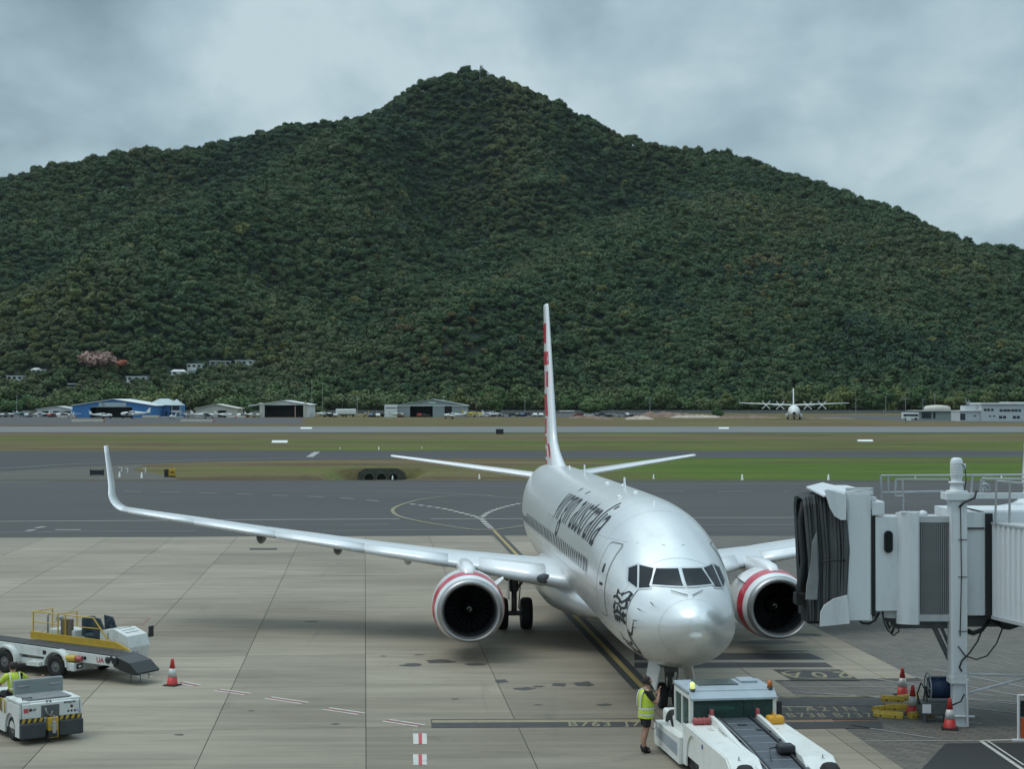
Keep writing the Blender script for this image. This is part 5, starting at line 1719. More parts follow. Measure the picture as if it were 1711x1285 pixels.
chock_y = mat('chock_yellow', (0.50, 0.33, 0.035), .55, var=.2, vscale=5, dirt=(.07, .06, .04), dscale=4, damt=.7)
chock_grp = 'yellow wheel chocks piled near the hose reel'
def chock(px_, py_, rz, z, ln, label):
    x, y = G(px_, py_)
    b = MB()
    prof = [(-.11, 0), (.11, 0), (.105, .07), (.04, .15), (-.04, .15), (-.105, .07)]
    b.prism([(p[0], p[1]) for p in prof], -ln / 2, ln / 2, 'Y')
    for k in (-.25, .25): b.box(-.113, .113, k * ln - .02, k * ln + .02, .02, .06, 1)
    o = b.build('wheel_chock', [chock_y, rubber_m]); o.location = (x, y, z + .016); o.rotation_euler = (0, 0, rz)
    tag(o, label, 'wheel chock', chock_grp)
chock(1485, 1200, R(65), 0, .75, 'yellow chock at the left end of the chock pile')
chock(1476, 1190, R(118), 0.0, .6, 'yellow chock behind the leftmost one, pointing away')
chock(1507, 1192, R(88), 0.06, .85, 'long yellow chock lying across the middle of the pile')
chock(1492, 1180, R(70), .1, .6, 'worn brown-yellow chock on top at the back left of the pile')
chock(1516, 1178, R(112), .1, .6, 'worn yellow chock under the farthest cone')
chock(1540, 1200, R(116), 0, .8, 'yellow chock lying apart to the right in front of the reel cart')
# hose reel cart
t = thing('hose_reel_cart', 'blue hose reel on a grey cart at the foot of the bridge column', 'hose reel', (*G(1563, 1206), .016))
b = MB(); b.bbox(-.42, .38, -.28, .28, .18, .50, .03); b.box(-.36, -.30, -.26, .26, .0, .2); b.box(.26, .32, -.26, .26, .0, .2); b.build('cart', mat('cart_grey', (.09, .10, .10), .6, var=.2), t)
b = MB(); b.bbox(-.40, -.18, -.31, -.28, .24, .46, .01); b.build('label_plate', white_gloss, t)
b = MB(); b.lathe([(.27, -.16), (.27, .36)], 'X', 32, 0, Matrix.Translation((0, 0, .84)))
for k in range(12): b.lathe([(.262, -.15 + k * .042), (.285, -.13 + k * .042), (.262, -.11 + k * .042)], 'X', 32, 0, Matrix.Translation((0, 0, .84)))
b.build('hose', mat('blue_hose', (.012, .035, .085), .45), t)
for q in (-.19, .37):
    b = MB()
    n = 36
    for k in range(n):
        a0, a1 = 2 * PI * k / n, 2 * PI * (k + 1) / n
        b.tube((q, .36 * math.cos(a0), .84 + .36 * math.sin(a0)), (q, .36 * math.cos(a1), .84 + .36 * math.sin(a1)), .016, .016, 6, cap=False)
    for k in range(6): b.tube((q, 0, .84), (q, .35 * math.cos(k * PI / 3), .84 + .35 * math.sin(k * PI / 3)), .011)
    b.lathe([(.10, q - .02), (.10, q + .02)], 'X', 16, 0, Matrix.Translation((0, 0, .84)))
    b.build('reel_flange', galv, t)
b = MB(); b.tube((-.25, -.2, .5), (-.24, 0, .84), .02); b.tube((-.25, .2, .5), (-.24, 0, .84), .02); b.tube((.42, -.2, .5), (.42, 0, .84), .02); b.tube((-.3, 0, .84), (.45, 0, .84), .025)
b.path([(-.22, -.25, .62), (-.34, -.30, .85), (-.42, -.25, 1.0), (-.48, -.1, .7), (-.45, -.2, .45)], .02)
b.build('reel_frame', cable_m, t)
# barrier at the right edge
t = thing('sign_frame', 'white post with an orange panel standing at the far right by the dark patch', 'sign', (*G(1702, 1240), .016))
b = MB(); b.tube((0, 0, 0), (0, 0, 1.1), .035); b.tube((.55, 0, 0), (.55, 0, 1.1), .035); b.tube((0, 0, 1.08), (.55, 0, 1.08), .03); b.box(-.15, .7, -.05, .05, 0, .04); b.build('frame', white_gloss, t)
b = MB(); b.bbox(.05, .5, -.03, .03, .08, .55, .01); b.build('panel', mat('orange_panel', (.55, .10, .02), .5), t)
b = MB(); b.box(.05, .5, -.02, .02, .58, .95); b.build('dark_panel', rubber_m, t)
# ================================================================== ground vehicles
tug_white = mat('tug_white', (0.70, 0.72, 0.69), .38, var=.03, vscale=2, dirt=(.33, .33, .29), dscale=2.2, damt=.35, coat=.15)
tug_grey = mat('tug_roof_grey', (0.33, 0.38, 0.42), .35, .1, var=.12, vscale=2.5)
deck_dark = mat('chequer_plate', (0.095, 0.11, 0.13), .5, .55, var=.25, vscale=14, bump=.6, bscale=55, dirt=(.26, .29, .31), dscale=24, damt=.5)
strip_dark = mat('dark_strip', (0.02, 0.022, 0.026), .55)
amber = mat('amber_lens', (0.45, 0.13, 0.03), .25)
lamp_on = mat('lit_beacon', (0.8, 0.85, 0.25), .3, emit=(.75, .85, .25, .55))
tint = bpy.data.materials.new('tinted_glass'); tint.use_nodes = True
_b = tint.node_tree.nodes['Principled BSDF']; _b.inputs['Base Color'].default_value = (.16, .27, .25, 1); _b.inputs['Transmission Weight'].default_value = .75; _b.inputs['Roughness'].default_value = .04; _b.inputs['IOR'].default_value = 1.1
seat_m = mat('seat_green', (.03, .12, .05), .7)
red_paint2 = mat('faded_red_metal', (.36, .08, .08), .5, var=.2, vscale=8)
yel_m = mat('equipment_yellow', (.50, .32, .03), .5, var=.12, vscale=3, dirt=(.16, .11, .03), dscale=3, damt=.5)

TA = math.atan2(-3.9, .55)   # direction from the aircraft towards the camera
tug = thing('pushback_tug', 'large low white pushback tug with chequered centre ramp under the aircraft nose', 'tug', (4.66, 38.45, 0), TA)
tug.scale = (1, .86, 1.07)
# local: +X towards the camera, Y to the right-hand side seen by the camera is +Y? (X forward, Y left of X)
# left in the picture = local -Y
b = MB()
HW = 1.16
def lo(y0, y1, x0, x1, z0, z1, bv=.04, bb=None, M=None): (bb or b).bbox(x0, x1, y0, y1, z0, z1, bv, 0, M)
# chassis side bodies left and right of the ramp
for s_ in (-1, 1):
    ya, yb = sorted((s_ * .52, s_ * 1.25))
    prof = [(1.45, .98), (4.85, .93), (5.25, .72), (6.2, .62), (6.35, .35), (1.45, .35)]
    b = MB(); b.prism([(x, z) for x, z in prof], ya, yb, 'Y'); b.build('side_body', tug_white, tug)
b = MB(); b.bbox(-1.3, -.09, -1.12, 1.12, .45, .85, .06); b.build('front_hood', tug_white, tug)

b = MB()
b.prism([(1.2, .12), (6.4, .12), (6.3, .5), (1.2, .5)], -1.2, 1.2, 'Y'); b.prism([(-1.3, .12), (1.3, .12), (1.3, .6), (-1.25, .6)], -1.2, 1.2, 'Y')
b.build('chassis', strip_dark, tug)
# skirt panels with the wheel arches
for s_ in (-1, 1):
    b = MB()
    n = 14
    arch = [(2.15 + .55 * math.cos(PI - PI * k / n), .35 + .50 * math.sin(PI * k / n)) for k in range(n + 1)]
    poly = [(1.3, .15), (1.3, .965), (4.8, .92), (5.2, .71), (6.2, .6), (6.35, .15)] + [(2.70, .15)] + [(p[0], p[1]) for p in arch[::-1]] + [(1.60, .15)]
    ya, yb = sorted((s_ * 1.252, s_ * 1.29))
    bm = bmesh.new()
    vs = [bm.verts.new((p[0], ya, p[1])) for p in poly]
    f = bm.faces.new(vs); r_ = bmesh.ops.extrude_face_region(bm, geom=[f])
    for v in [g for g in r_['geom'] if isinstance(g, bmesh.types.BMVert)]: v.co.y = yb
    bmesh.ops.triangulate(bm, faces=[f for f in bm.faces if len(f.verts) > 4])
    b.bm(bm); b.build('side_skirt', tug_white, tug)
    b = MB(); b.tube((3.0, s_ * 1.295, .8), (3.0, s_ * 1.305, .8), .05, .05, 14); b.tube((4.3, s_ * 1.295, .55), (4.3, s_ * 1.31, .55), .04, .04, 12)
    b.build('side_reflector', mat('blue_mark', (.06, .12, .28), .4), tug)
tw = wheel_mb(.46, .34).mesh('wheel'); tw.materials.append(black_rub); tw.materials.append(mat('wheel_white', (.45, .46, .45), .5))
for x_, y_ in ((2.15, 1.06), (2.15, -1.06), (-.55, .98), (-.55, -.98), (5.4, 1.0), (5.4, -1.0)): link('wheel', tw, tug, None, (x_, y_, .46))
# low front fenders beside the cab
for s_ in (-1, 1):
    b = MB()
    ya, yb = sorted((s_ * 1.12, s_ * 1.38))
    b.prism([(-1.15, .10), (-1.2, .52), (-1.05, .62), (.35, .62), (1.28, .66), (1.28, .12), (-.1, .12)], ya, yb, 'Y')
    b.build('fender', tug_white, tug)
    b = MB(); b.prism([(-1.0, .30), (-.95, .50), (1.1, .52), (1.1, .25)], *sorted((s_ * 1.382, s_ * 1.388)), 'Y'); b.build('fender_recess', tug_grey, tug)
# cab
b = MB()
Zr, Zs = 1.53, .80
for x_, y_, w_ in ((-.02, -1.09, .05), (-.02, 1.09, .05), (1.33, -1.09, .06), (1.33, 1.09, .06), (.65, -1.09, .04), (.65, 1.09, .04)):
    b.box(x_ - w_, x_ + w_, y_ - .045, y_ + .045, .5, Zr)
b.box(-.07, 1.39, -1.13, 1.13, Zr - .09, Zr - .003); b.box(1.29, 1.385, -1.125, 1.125, .6, .86); b.box(-.07, .0, -1.125, 1.125, .5, .84); b.box(-.07, 1.35, -1.13, -1.08, .5, .80); b.box(-.07, 1.35, 1.08, 1.13, .5, .80)
b.build('cab_frame', tug_white, tug)
b = MB(); b.bbox(-.12, 1.28, -1.16, 1.16, Zr, Zr + .10, .045); b.prism([(1.2, Zr + .02), (1.48, Zr - .09), (1.48, Zr - .05), (1.22, Zr + .095)], -1.13, 1.13, 'Y')
rf = b.build('cab_roof', tug_grey, tug)
b = MB(); b.bbox(.05, .75, -.72, .35, Zr + .10, Zr + .125, .01); b.build('roof_hatch', mat('hatch_glass', (.05, .08, .08), .15, .2), rf)
b = MB(); b.bbox(.0, .5, .5, .95, Zr + .10, Zr + .15, .02); b.build('roof_box', tug_grey, rf)
b = MB(); b.box(1.335, 1.345, -1.04, 1.04, .86, Zr - .09); g1 = b.build('rear_window', tint, tug)
b = MB(); b.box(1.325, 1.355, .28, .31, .86, Zr - .09); b.box(1.35, 1.36, -1.0, 1.0, .855, .88); b.build('window_bar', strip_dark, g1)
for s_ in (-1, 1):
    b = MB(); b.box(.0, 1.27, s_ * 1.10 - .004, s_ * 1.10 + .004, .80, Zr - .09); b.build('side_window', tint, tug)
b = MB(); b.box(-.03, -.02, -1.04, 1.04, .84, Zr - .09); b.build('front_window', tint, tug)
b = MB()
b.bbox(.3, .7, -.95, -.45, .62, .95, .05); b.bbox(.65, .80, -.95, -.45, .85, 1.32, .05)
b.build('driver_seat', strip_dark, tug)
b = MB(); b.bbox(.6, 1.1, -.85, -.45, .62, .95, .05); b.build('passenger_seat', seat_m, tug)
b = MB(); b.bbox(.02, .2, -.9, .9, .6, 1.0, .05); b.tube((.1, -.7, .95), (.2, -.7, 1.1), .015); b.lathe([(.17, 0), (.19, .01), (.17, .02)], 'X', 20, 0, Matrix.Translation((.2, -.7, 1.12)))
b.box(.9, 1.2, .2, .3, .6, 1.3); b.build('dashboard', strip_dark, tug)
b = MB(); b.box(.0, 1.28, -1.07, 1.07, .585, .61); b.build('cab_floor', strip_dark, tug)
# wiper cover strip beads along the rear roof edge
for k, y_ in enumerate((-.95, -.62, -.28, .1, .45, .8)):
    b = MB(); b.tube((1.40, y_, Zr - .075), (1.40, y_ + .05, Zr - .08), .02); b.build('roof_clip', strip_dark, rf)
for s_, m_ in ((-1, lamp_on), (1, amber)):
    b = MB(); M = Matrix.Translation((1.22, s_ * 1.02, 0))
    b.lathe([(.07, Zr - .05), (.075, Zr + .12)], 'Z', 16, 0, M); bc = b.build('beacon_base', strip_dark, tug)
    b = MB(); b.lathe([(.062, Zr + .12), (.065, Zr + .2), (.045, Zr + .25), (0, Zr + .26)], 'Z', 16, 0, M); b.build('lens', m_, bc)
# mirror box at the right of the cab
b = MB(); b.bbox(1.1, 1.2, 1.2, 1.36, 1.02, 1.35, .03); b.tube((1.1, 1.1, 1.3), (1.15, 1.25, 1.3), .015); b.build('mirror', strip_dark, tug)
b = MB(); b.bbox(1.0, 1.15, 1.2, 1.36, .82, .98, .02); b.build('side_lamp', tug_white, tug)
# centre ramp: side walls and chequered plates
rampz = lambda x: .98 - max(0, x - 1.5) * .055 - max(0, x - 3.6) * .05
for s_ in (-1, 1):
    b = MB()
    pr = [(1.5, rampz(1.5) + .14), (1.45, .8), (6.3, .45), (6.3, rampz(6.3) + .10)]
    pr = [(1.42, rampz(1.5) + .17), (2.2, rampz(2.2) + .17), (4.6, rampz(4.6) + .14), (6.3, rampz(6.3) + .08), (6.3, .3), (1.42, .3)]
    b.prism(pr, *sorted((s_ * .56, s_ * .66)), 'Y')
    wl = b.build('ramp_wall', tug_white, tug)
    if s_ < 0:
        tm = text_mesh('TOWING', .16, .002); tm.materials.clear(); tm.materials.append(mat('grey_lettering', (.25, .26, .26), .6))
        o = link('wall_lettering', tm, wl, None, (2.6, -.664, rampz(2.6) + .03)); o.rotation_euler = (R(90), R(4), 0)
npl = 9
for k in range(npl):
    xa = 1.46 + k * .54; xb2 = xa + .525
    b = MB()
    b.add([(xa, -.36, rampz(xa) + .10), (xb2, -.36, rampz(xb2) + .10), (xb2, .36, rampz(xb2) + .10), (xa, .36, rampz(xa) + .10)], [(0, 1, 2, 3)])
    b.add([(xa, -.36, rampz(xa) + .07), (xb2, -.36, rampz(xb2) + .07), (xb2, .36, rampz(xb2) + .07), (xa, .36, rampz(xa) + .07)], [(3, 2, 1, 0)])
    for e in ((xa, xb2),):
        for y_ in (-.36, .36): b.add([(xa, y_, rampz(xa) + .10), (xb2, y_, rampz(xb2) + .10), (xb2, y_, rampz(xb2) + .07), (xa, y_, rampz(xa) + .07)], [(0, 1, 2, 3)])
        for x_ in (xa, xb2): b.add([(x_, -.36, rampz(x_) + .10), (x_, .36, rampz(x_) + .10), (x_, .36, rampz(x_) + .07), (x_, -.36, rampz(x_) + .07)], [(0, 1, 2, 3)])
    b.build('tread_plate', deck_dark, tug)
    b = MB(); b.box(xb2 - .005, xb2 + .02, -.36, .36, rampz(xb2) + .085, rampz(xb2) + .104); b.build('plate_edge', mat('pale_steel', (.42, .45, .46), .4, .5), tug)
for s_ in (-1, 1):
    b = MB()
    P = [(1.46 + k * .5, s_ * (.385 + .02), rampz(1.46 + k * .5) + .115) for k in range(10)]
    b.path(P, .032, 6); b.build('hydraulic_hose', strip_dark, tug)
    for k in range(9):
        xa = 1.46 + k * .54; xb2 = xa + .525
        b = MB(); ya, yb = sorted((s_ * .44, s_ * .555))
        b.add([(xa, ya, rampz(xa) + .085), (xb2, ya, rampz(xb2) + .085), (xb2, yb, rampz(xb2) + .085), (xa, yb, rampz(xa) + .085)], [(0, 1, 2, 3)])
        b.build('side_tread', deck_dark, tug)
    b = MB()
    P = [(1.46 + k * .5, s_ * .44, rampz(1.46 + k * .5) + .11) for k in range(10)]
    b.path(P, .014, 5, 0); b.build('rim_rail', mat('pale_steel', (.42, .45, .46), .4, .5), tug)
    for x_ in (2.7, 3.4, 4.1):
        b = MB(); b.lathe([(.035, 0), (.035, .03), (0, .031)], 'Z', 10, 0, Matrix.Translation((x_, s_ * .50, rampz(x_) + .087))); b.build('deck_light', strip_dark, tug)
b = MB(); b.box(1.46, 6.2, -.56, .56, .3, .80 - .3); b.prism([(1.46, .3), (6.25, .3), (6.25, rampz(6.25) + .05), (1.46, rampz(1.46) + .05)], -.55, .55, 'Y'); b.build('ramp_core', strip_dark, tug)
for x_, y_ in ((2.05, -.12), (2.5, .2)):
    b = MB(); b.box(x_, x_ + .14, y_, y_ + .22, rampz(x_) + .096, rampz(x_) + .108); b.build('deck_grip', strip_dark, tug)
b = MB(); b.bbox(4.15, 4.5, .12, .52, rampz(4.3) + .12, rampz(4.3) + .28, .05); b.path([(4.2, .15, rampz(4.3) + .2), (4.4, -.1, rampz(4.3) + .22), (4.8, -.2, rampz(4.8) + .13)], .012)
b.build('control_box', strip_dark, tug)
for s_ in (-1, 1):
    b = MB(); b.bbox(1.42, 1.55, s_ * .60 - .05, s_ * .60 + .05, 1.08, 1.26, .02); b.build('red_stop_block', red_paint2, tug)
    b = MB(); b.bbox(1.46, 1.54, s_ * 1.18 - .02, s_ * 1.18 + .02, .96, 1.0, .01)
b = MB(); b.tube((1.62, -1.12, 1.05), (1.62, -.72, 1.05), .065, .065, 12)
for k in range(4): b.tube((1.62, -1.1 + k * .12, 1.05), (1.62, -1.05 + k * .12, 1.05), .08, .08, 12)
b.build('fire_bottle', red_paint2, tug)
b = MB(); b.bbox(1.52, 1.82, .78, 1.22, .97, 1.14, .06); b.path([(1.55, .95, 1.13), (1.6, .97, 1.19), (1.72, .97, 1.19), (1.8, .95, 1.12)], .014); b.build('yellow_case', mat('case_yellow', (.62, .30, .02), .45), tug)
for s_ in (-1, 1):
    b = MB()
    for k in range(4): b.box(1.7 + k * .16, 1.78 + k * .16, s_ * .82 - .06, s_ * .82 + .06, rampz(1.7) + .0, rampz(1.7) + .004)
    b.tube((4.9, s_ * 1.0, .9), (4.9, s_ * 1.0, .97), .018)
    b.build('bonnet_vent', mat('vent_grey', (.4, .41, .4), .6), tug)

# ------------------------------------------------------------------ belt loader
bl = thing('belt_loader', 'white belt loader with long conveyor, yellow rails and black loading end', 'belt loader', (*G(122, 1139), .016), R(-29))
veh_white = mat('vehicle_white', (.60, .62, .60), .42, var=.04, vscale=2, dirt=(.25, .24, .21), dscale=2.5, damt=.5)
bw = wheel_mb(.34, .24).mesh('wheel'); bw.materials.append(black_rub); bw.materials.append(gear_grey)
for x_, y_ in ((-.72, .13), (-.72, 2.0), (-2.75, .13), (-2.75, 2.0)): link('wheel', bw, bl, None, (x_, y_, .34))
b = MB(); b.bbox(-3.9, -.02, .25, 2.05, .30, .48, .03); b.bbox(-.12, .03, .0, 2.1, .26, .50, .03); b.bbox(-.3, 0, .05, 2.05, .26, .5, .02); b.box(-1.85, -1.35, .02, .3, .3, .42); b.build('chassis', veh_white, bl)
for xw in (-.72, -2.75):
    b = MB(); n = 12; rings = []
    for k in range(n + 1):
        a = PI * k / n
        ro, ri = .47, .41
        rings.append([Vector((xw - ro * math.cos(a), 0, .36 + ro * math.sin(a))), Vector((xw - ro * math.cos(a), .34, .36 + ro * math.sin(a))), Vector((xw - ri * math.cos(a), .34, .36 + ri * math.sin(a))), Vector((xw - ri * math.cos(a), 0, .36 + ri * math.sin(a)))])
    b.loft(rings, smooth=False); b.build('wheel_arch', veh_white, bl)
b = MB(); b.bbox(.032, .06, .10, .34, .32, .46, .008); hl = b.build('headlight', strip_dark, bl); b = MB(); b.bbox(.058, .07, .16, .28, .36, .43, .01); b.build('lens', mat('lamp_lens', (.7, .72, .72), .15), hl)
b = MB(); b.bbox(.032, .06, 1.72, 1.96, .32, .46, .008); b.build('headlight', strip_dark, bl)
# conveyor
cz0, cz1 = .98, .74
cv = lambda x: cz0 + (cz1 - cz0) * (x + 7) / 7.7
b = MB(); b.prism([(-7.5, cv(-7.5) - .28), (.75, cv(.75) - .26), (.75, cv(.75)), (-7.5, cv(-7.5))], .22, .30, 'Y'); b.prism([(-7.5, cv(-7.5) - .28), (.75, cv(.75) - .26), (.75, cv(.75)), (-7.5, cv(-7.5))], .98, 1.06, 'Y')
b.prism([(-7.5, cv(-7.5) - .26), (.7, cv(.7) - .24), (.7, cv(.7) - .06), (-7.5, cv(-7.5) - .06)], .3, .98, 'Y')
fr = b.build('conveyor_frame', veh_white, bl)
for x_, sz in ((-2.05, .10), (-.62, .0)):
    b = MB()
    if sz: b.bbox(x_, x_ + .14, .214, .222, cv(x_) - .20, cv(x_) - .08, .004)
    else:
        for k in range(3): b.lathe([(.055, .214), (.055, .222)], 'Y', 14, 0, Matrix.Translation((x_ + k * .11, 0, cv(x_) - .14)))
    b.build('frame_marking', ink, fr)
tm = text_mesh('UA', .2, .004); tm.materials.clear(); tm.materials.append(mat('red_letter', (.4, .04, .04), .5)); o = link('frame_lettering', tm, fr, None, (.18, .212, cv(.2) - .14)); o.rotation_euler = (R(90), 0, 0)
b = MB(); b.prism([(-7.6, cv(-7.6) - .03), (.8, cv(.8) - .03), (.8, cv(.8) + .03), (-7.6, cv(-7.6) + .03)], .30, .98, 'Y'); b.build('belt', mat('belt_rubber', (.035, .036, .038), .7, var=.2, vscale=8), bl)
# hinged loading end
b = MB(); b.prism([(.70, cv(.7) - .25), (1.0, .38), (1.45, .30), (1.62, .36), (1.30, .62), (.80, cv(.8) + .03)], .18, 1.1, 'Y'); b.tube((.78, .14, cv(.7) - .1), (.78, 1.14, cv(.7) - .1), .10, .10, 14); b.tube((1.55, .16, .35), (1.55, 1.12, .35), .05, .05, 10); hd = b.build('loading_end', mat('black_vinyl', (.018, .019, .02), .38), bl)
for y_ in (.36, .86):
    b = MB(); b.prism([(.95, .66), (1.38, .52), (1.36, .50), (.95, .63)], y_ - .03, y_ + .03, 'Y'); b.build('wear_strip', mat('pale_steel', (.42, .45, .46), .4, .5), hd)
b = MB(); b.lathe([(.10, .195), (.08, .19), (.03, .17)], 'Y', 14, 0, Matrix.Translation((.48, 0, cv(.5) - .10))); b.lathe([(.07, .195), (.05, .18)], 'Y', 14, 0, Matrix.Translation((.62, 0, cv(.5) - .04))); b.build('drive_pulley', strip_dark, bl)
b = MB()
for q in (.25, 1.0): b.tube((1.3, q, .38), (1.32, q, .10), .012)
b.tube((1.6, .3, .34), (1.62, .3, .12), .01); b.build('landing_foot', strip_dark, bl)
# yellow side guard beyond the belt and guard rail
b = MB(); b.prism([(-3.6, cv(-3.6) + .02), (-.0, cv(0) + .06), (.35, cv(.3) + .05), (-.25, cv(0) + .26), (-3.6, cv(-3.6) + .24)], 1.08, 1.14, 'Y'); b.build('side_guard', yel_m, bl)
b = MB()
zz_ = lambda x: cv(x) + .24
for x_ in (-3.55, -2.55, -2.25): b.tube((x_, 1.15, zz_(x_)), (x_, 1.15, zz_(x_) + .78), .022)
b.tube((-3.55, 1.15, zz_(-3.5) + .78), (-2.55, 1.15, zz_(-2.5) + .80), .022); b.tube((-3.55, 1.15, zz_(-3.5) + .4), (-2.55, 1.15, zz_(-2.5) + .40), .02)
b.tube((-2.3, 1.15, zz_(-2.3) + .78), (-1.15, 1.15, zz_(-1.1) + .80), .022); b.tube((-1.15, 1.15, zz_(-1.1) + .8), (-.55, 1.15, zz_(-.4) + .02), .022)
b.tube((-1.7, 1.15, zz_(-1.1) + .42), (-.9, 1.15, zz_(-1.1) + .42), .018)
for x_ in (-3.55, -2.55): b.tube((x_, 1.15, zz_(x_) + .78), (x_, 1.95, zz_(x_) + .78), .02); b.tube((x_, 1.95, .5), (x_, 1.95, zz_(x_) + .78), .02)
b.build('guard_rail', yel_m, bl)
b = MB(); b.path([(-3.1, 1.3, .9), (-3.1, 1.3, 1.75), (-3.05, 1.3, 1.82), (-2.7, 1.3, 1.8), (-2.68, 1.3, 1.7)], .03); b.bbox(-2.75, -2.55, 1.25, 1.4, 1.62, 1.76, .02); b.build('work_lamp', galv, bl)
b = MB(); b.bbox(-3.7, -.1, 1.2, 2.1, .48, .92, .05); b.bbox(-3.0, -2.0, 1.25, 1.95, .92, 1.22, .04); b.build('platform', veh_white, bl)
b = MB(); b.bbox(-2.5, -2.1, 1.2, 1.35, 1.0, 1.7, .02); b.build('control_cabinet', mat('cabinet_brown', (.16, .13, .09), .6), bl)
b = MB(); b.bbox(-1.5, -1.05, 1.35, 1.85, .95, 1.15, .05); b.prism([(-1.1, 1.05), (-.55, 1.05), (-.85, 1.62), (-1.15, 1.66)], 1.30, 1.36, 'Y'); b.prism([(-1.1, 1.05), (-.55, 1.05), (-.85, 1.62), (-1.15, 1.66)], 1.82, 1.88, 'Y')
b.bbox(-1.62, -1.48, 1.35, 1.85, 1.05, 1.62, .05); b.build('driver_seat', mat('seat_vinyl', (.025, .045, .06), .5), bl)
b = MB()
for k in range(16):
    a0, a1 = 2 * PI * k / 16, 2 * PI * (k + 1) / 16
    b.tube((-.72 + .05 * math.sin(a0), 1.6 + .19 * math.cos(a0), 1.42 + .19 * math.sin(a0)), (-.72 + .05 * math.sin(a1), 1.6 + .19 * math.cos(a1), 1.42 + .19 * math.sin(a1)), .018, .018, 6, cap=False)
b.tube((-.72, 1.6, 1.42), (-.5, 1.6, 1.2), .025); b.build('steering_wheel', strip_dark, bl)
b = MB(); b.prism([(-.75, .5), (.30, .5), (.38, .85), (.28, 1.18), (-.2, 1.36), (-.75, 1.30)], 1.22, 2.1, 'Y'); bn = b.build('bonnet', veh_white, bl)
for k in range(3):
    b = MB(); b.box(.05 - k * .14, .09 - k * .14, 1.40, 1.95, 1.245 + k * .05, 1.262 + k * .05); b.build('vent_slot', strip_dark, bn)
b = MB(); b.box(-.72, .30, 1.212, 1.219, .80, .83); b.box(-.45, -.43, 1.212, 1.219, .5, 1.25); b.build('panel_gap', strip_dark, bn)
b = MB(); b.bbox(.33, .40, 1.4, 1.6, .62, .74, .01); b.build('lamp', galv, bn)
b = MB(); b.tube((.2, 2.08, 1.0), (.3, 2.25, 1.15), .015); b.bbox(.25, .32, 2.18, 2.36, 1.05, 1.38, .02); b.build('mirror', strip_dark, bl)
b = MB(); b.tube((-.45, .12, .60), (-.0, .12, .62), .09, .09, 10); b.build('yellow_tank', yel_m, bl)
b = MB(); b.tube((-.05, .12, .62), (.2, .14, .62), .07, .07, 10); b.build('red_cap', red_paint2, bl)
b = MB(); b.box(-2.3, -1.2, .3, 1.0, .48, .62); b.box(-1.4, .3, .35, 1.0, .48, .60); b.build('machinery', strip_dark, bl)
b = MB(); b.prism([(-2.1, .50), (-1.25, .52), (-1.35, .64), (-2.0, .68)], .3, .9, 'Y'); b.build('folded_sheet', mat('tarp_brown', (.22, .19, .15), .8), bl)

for ch in bl.children:
    n0 = ch.name.split('.')[0]
    if n0 in ('conveyor_frame', 'belt', 'loading_end', 'drive_pulley', 'landing_foot', 'bonnet', 'mirror', 'machinery', 'steering_wheel', 'driver_seat'): ch.location.x += .65
    if n0 in ('side_guard', 'guard_rail', 'work_lamp', 'platform', 'control_cabinet'):
        ch.location.x += .85
        if n0 in ('guard_rail', 'work_lamp', 'control_cabinet'): ch.scale.z = .80; ch.location.z += .19
# ------------------------------------------------------------------ baggage tractor
bt = thing('baggage_tractor', 'small white baggage tractor with dark bumpers, hazard stripes and yellow hitch', 'tractor', (*G(84, 1241), .016), R(-55))
# local: +X = the end facing the camera, +Y = right in the picture
L_t, W_t = 2.6, .74
b = MB(); b.prism([(0, .50), (.0, .98), (-.55, 1.02), (-.62, .92), (-1.25, .92), (-1.25, .30), (-.0, .30)], -W_t + .03, W_t - .03, 'Y')
b.prism([(.0, .55), (.05, .56), (.05, .93), (0, .96)], -W_t + .05, W_t - .05, 'Y')
b.build('body', veh_white, bt)
b = MB(); b.prism([(-1.2, .3), (-2.7, .3), (-2.75, .62), (-2.2, .66), (-1.25, .5)], -W_t + .03, W_t - .03, 'Y'); b.build('front_body', veh_white, bt)
for s_ in (-1, 1):
    b = MB()
    arch = [(-.62 + .36 * math.cos(PI - PI * k / 10), .30 + .36 * math.sin(PI * k / 10)) for k in range(11)]
    poly = [(-2.75, .16), (-2.75, .58), (-1.3, .60), (-1.2, .90), (.02, .92), (.04, .16), (-.26, .16)] + arch[::-1] + [(-.98, .16)]
    bm = bmesh.new(); vs = [bm.verts.new((p[0], s_ * (W_t - .02), p[1])) for p in poly]
    f = bm.faces.new(vs); r_ = bmesh.ops.extrude_face_region(bm, geom=[f])
    for v in [g for g in r_['geom'] if isinstance(g, bmesh.types.BMVert)]: v.co.y += s_ * .04
    bmesh.ops.triangulate(bm, faces=[f for f in bm.faces if len(f.verts) > 4])
    b.bm(bm); b.build('side_panel', veh_white, bt)
    b = MB(); b.bbox(-1.0, .02, s_ * .62 - .12, s_ * .62 + .12, .93, 1.0, .02); b.build('top_rail', veh_white, bt)
    ya, yb = sorted((s_ * .16, s_ * .76))
    b = MB(); b.bbox(.03, .16, ya, yb, .14, .50, .03); bp_ = b.build('bumper', mat('bumper_dark', (.035, .042, .048), .6, var=.2), bt)
    for k in range(4):
        q0 = ya + .04 + k * .14
        b = MB(); b.prism([(q0, .505), (q0 + .07, .505), (q0 + .11, .60), (q0 + .04, .60)], .055, .062, 'X'); b.build('hazard_stripe', yel_m, bp_)
    b = MB(); b.box(.045, .055, ya + .01, yb - .01, .502, .605); b.build('stripe_board', strip_dark, bp_)
    b = MB(); b.tube((.052, s_ * .50, .80), (.062, s_ * .50, .80), .035, .035, 14); b.build('tail_lamp', mat('tail_dark', (.10, .02, .02), .3), bt)
ttw = wheel_mb(.30, .2).mesh('wheel'); ttw.materials.append(black_rub); ttw.materials.append(gear_grey)
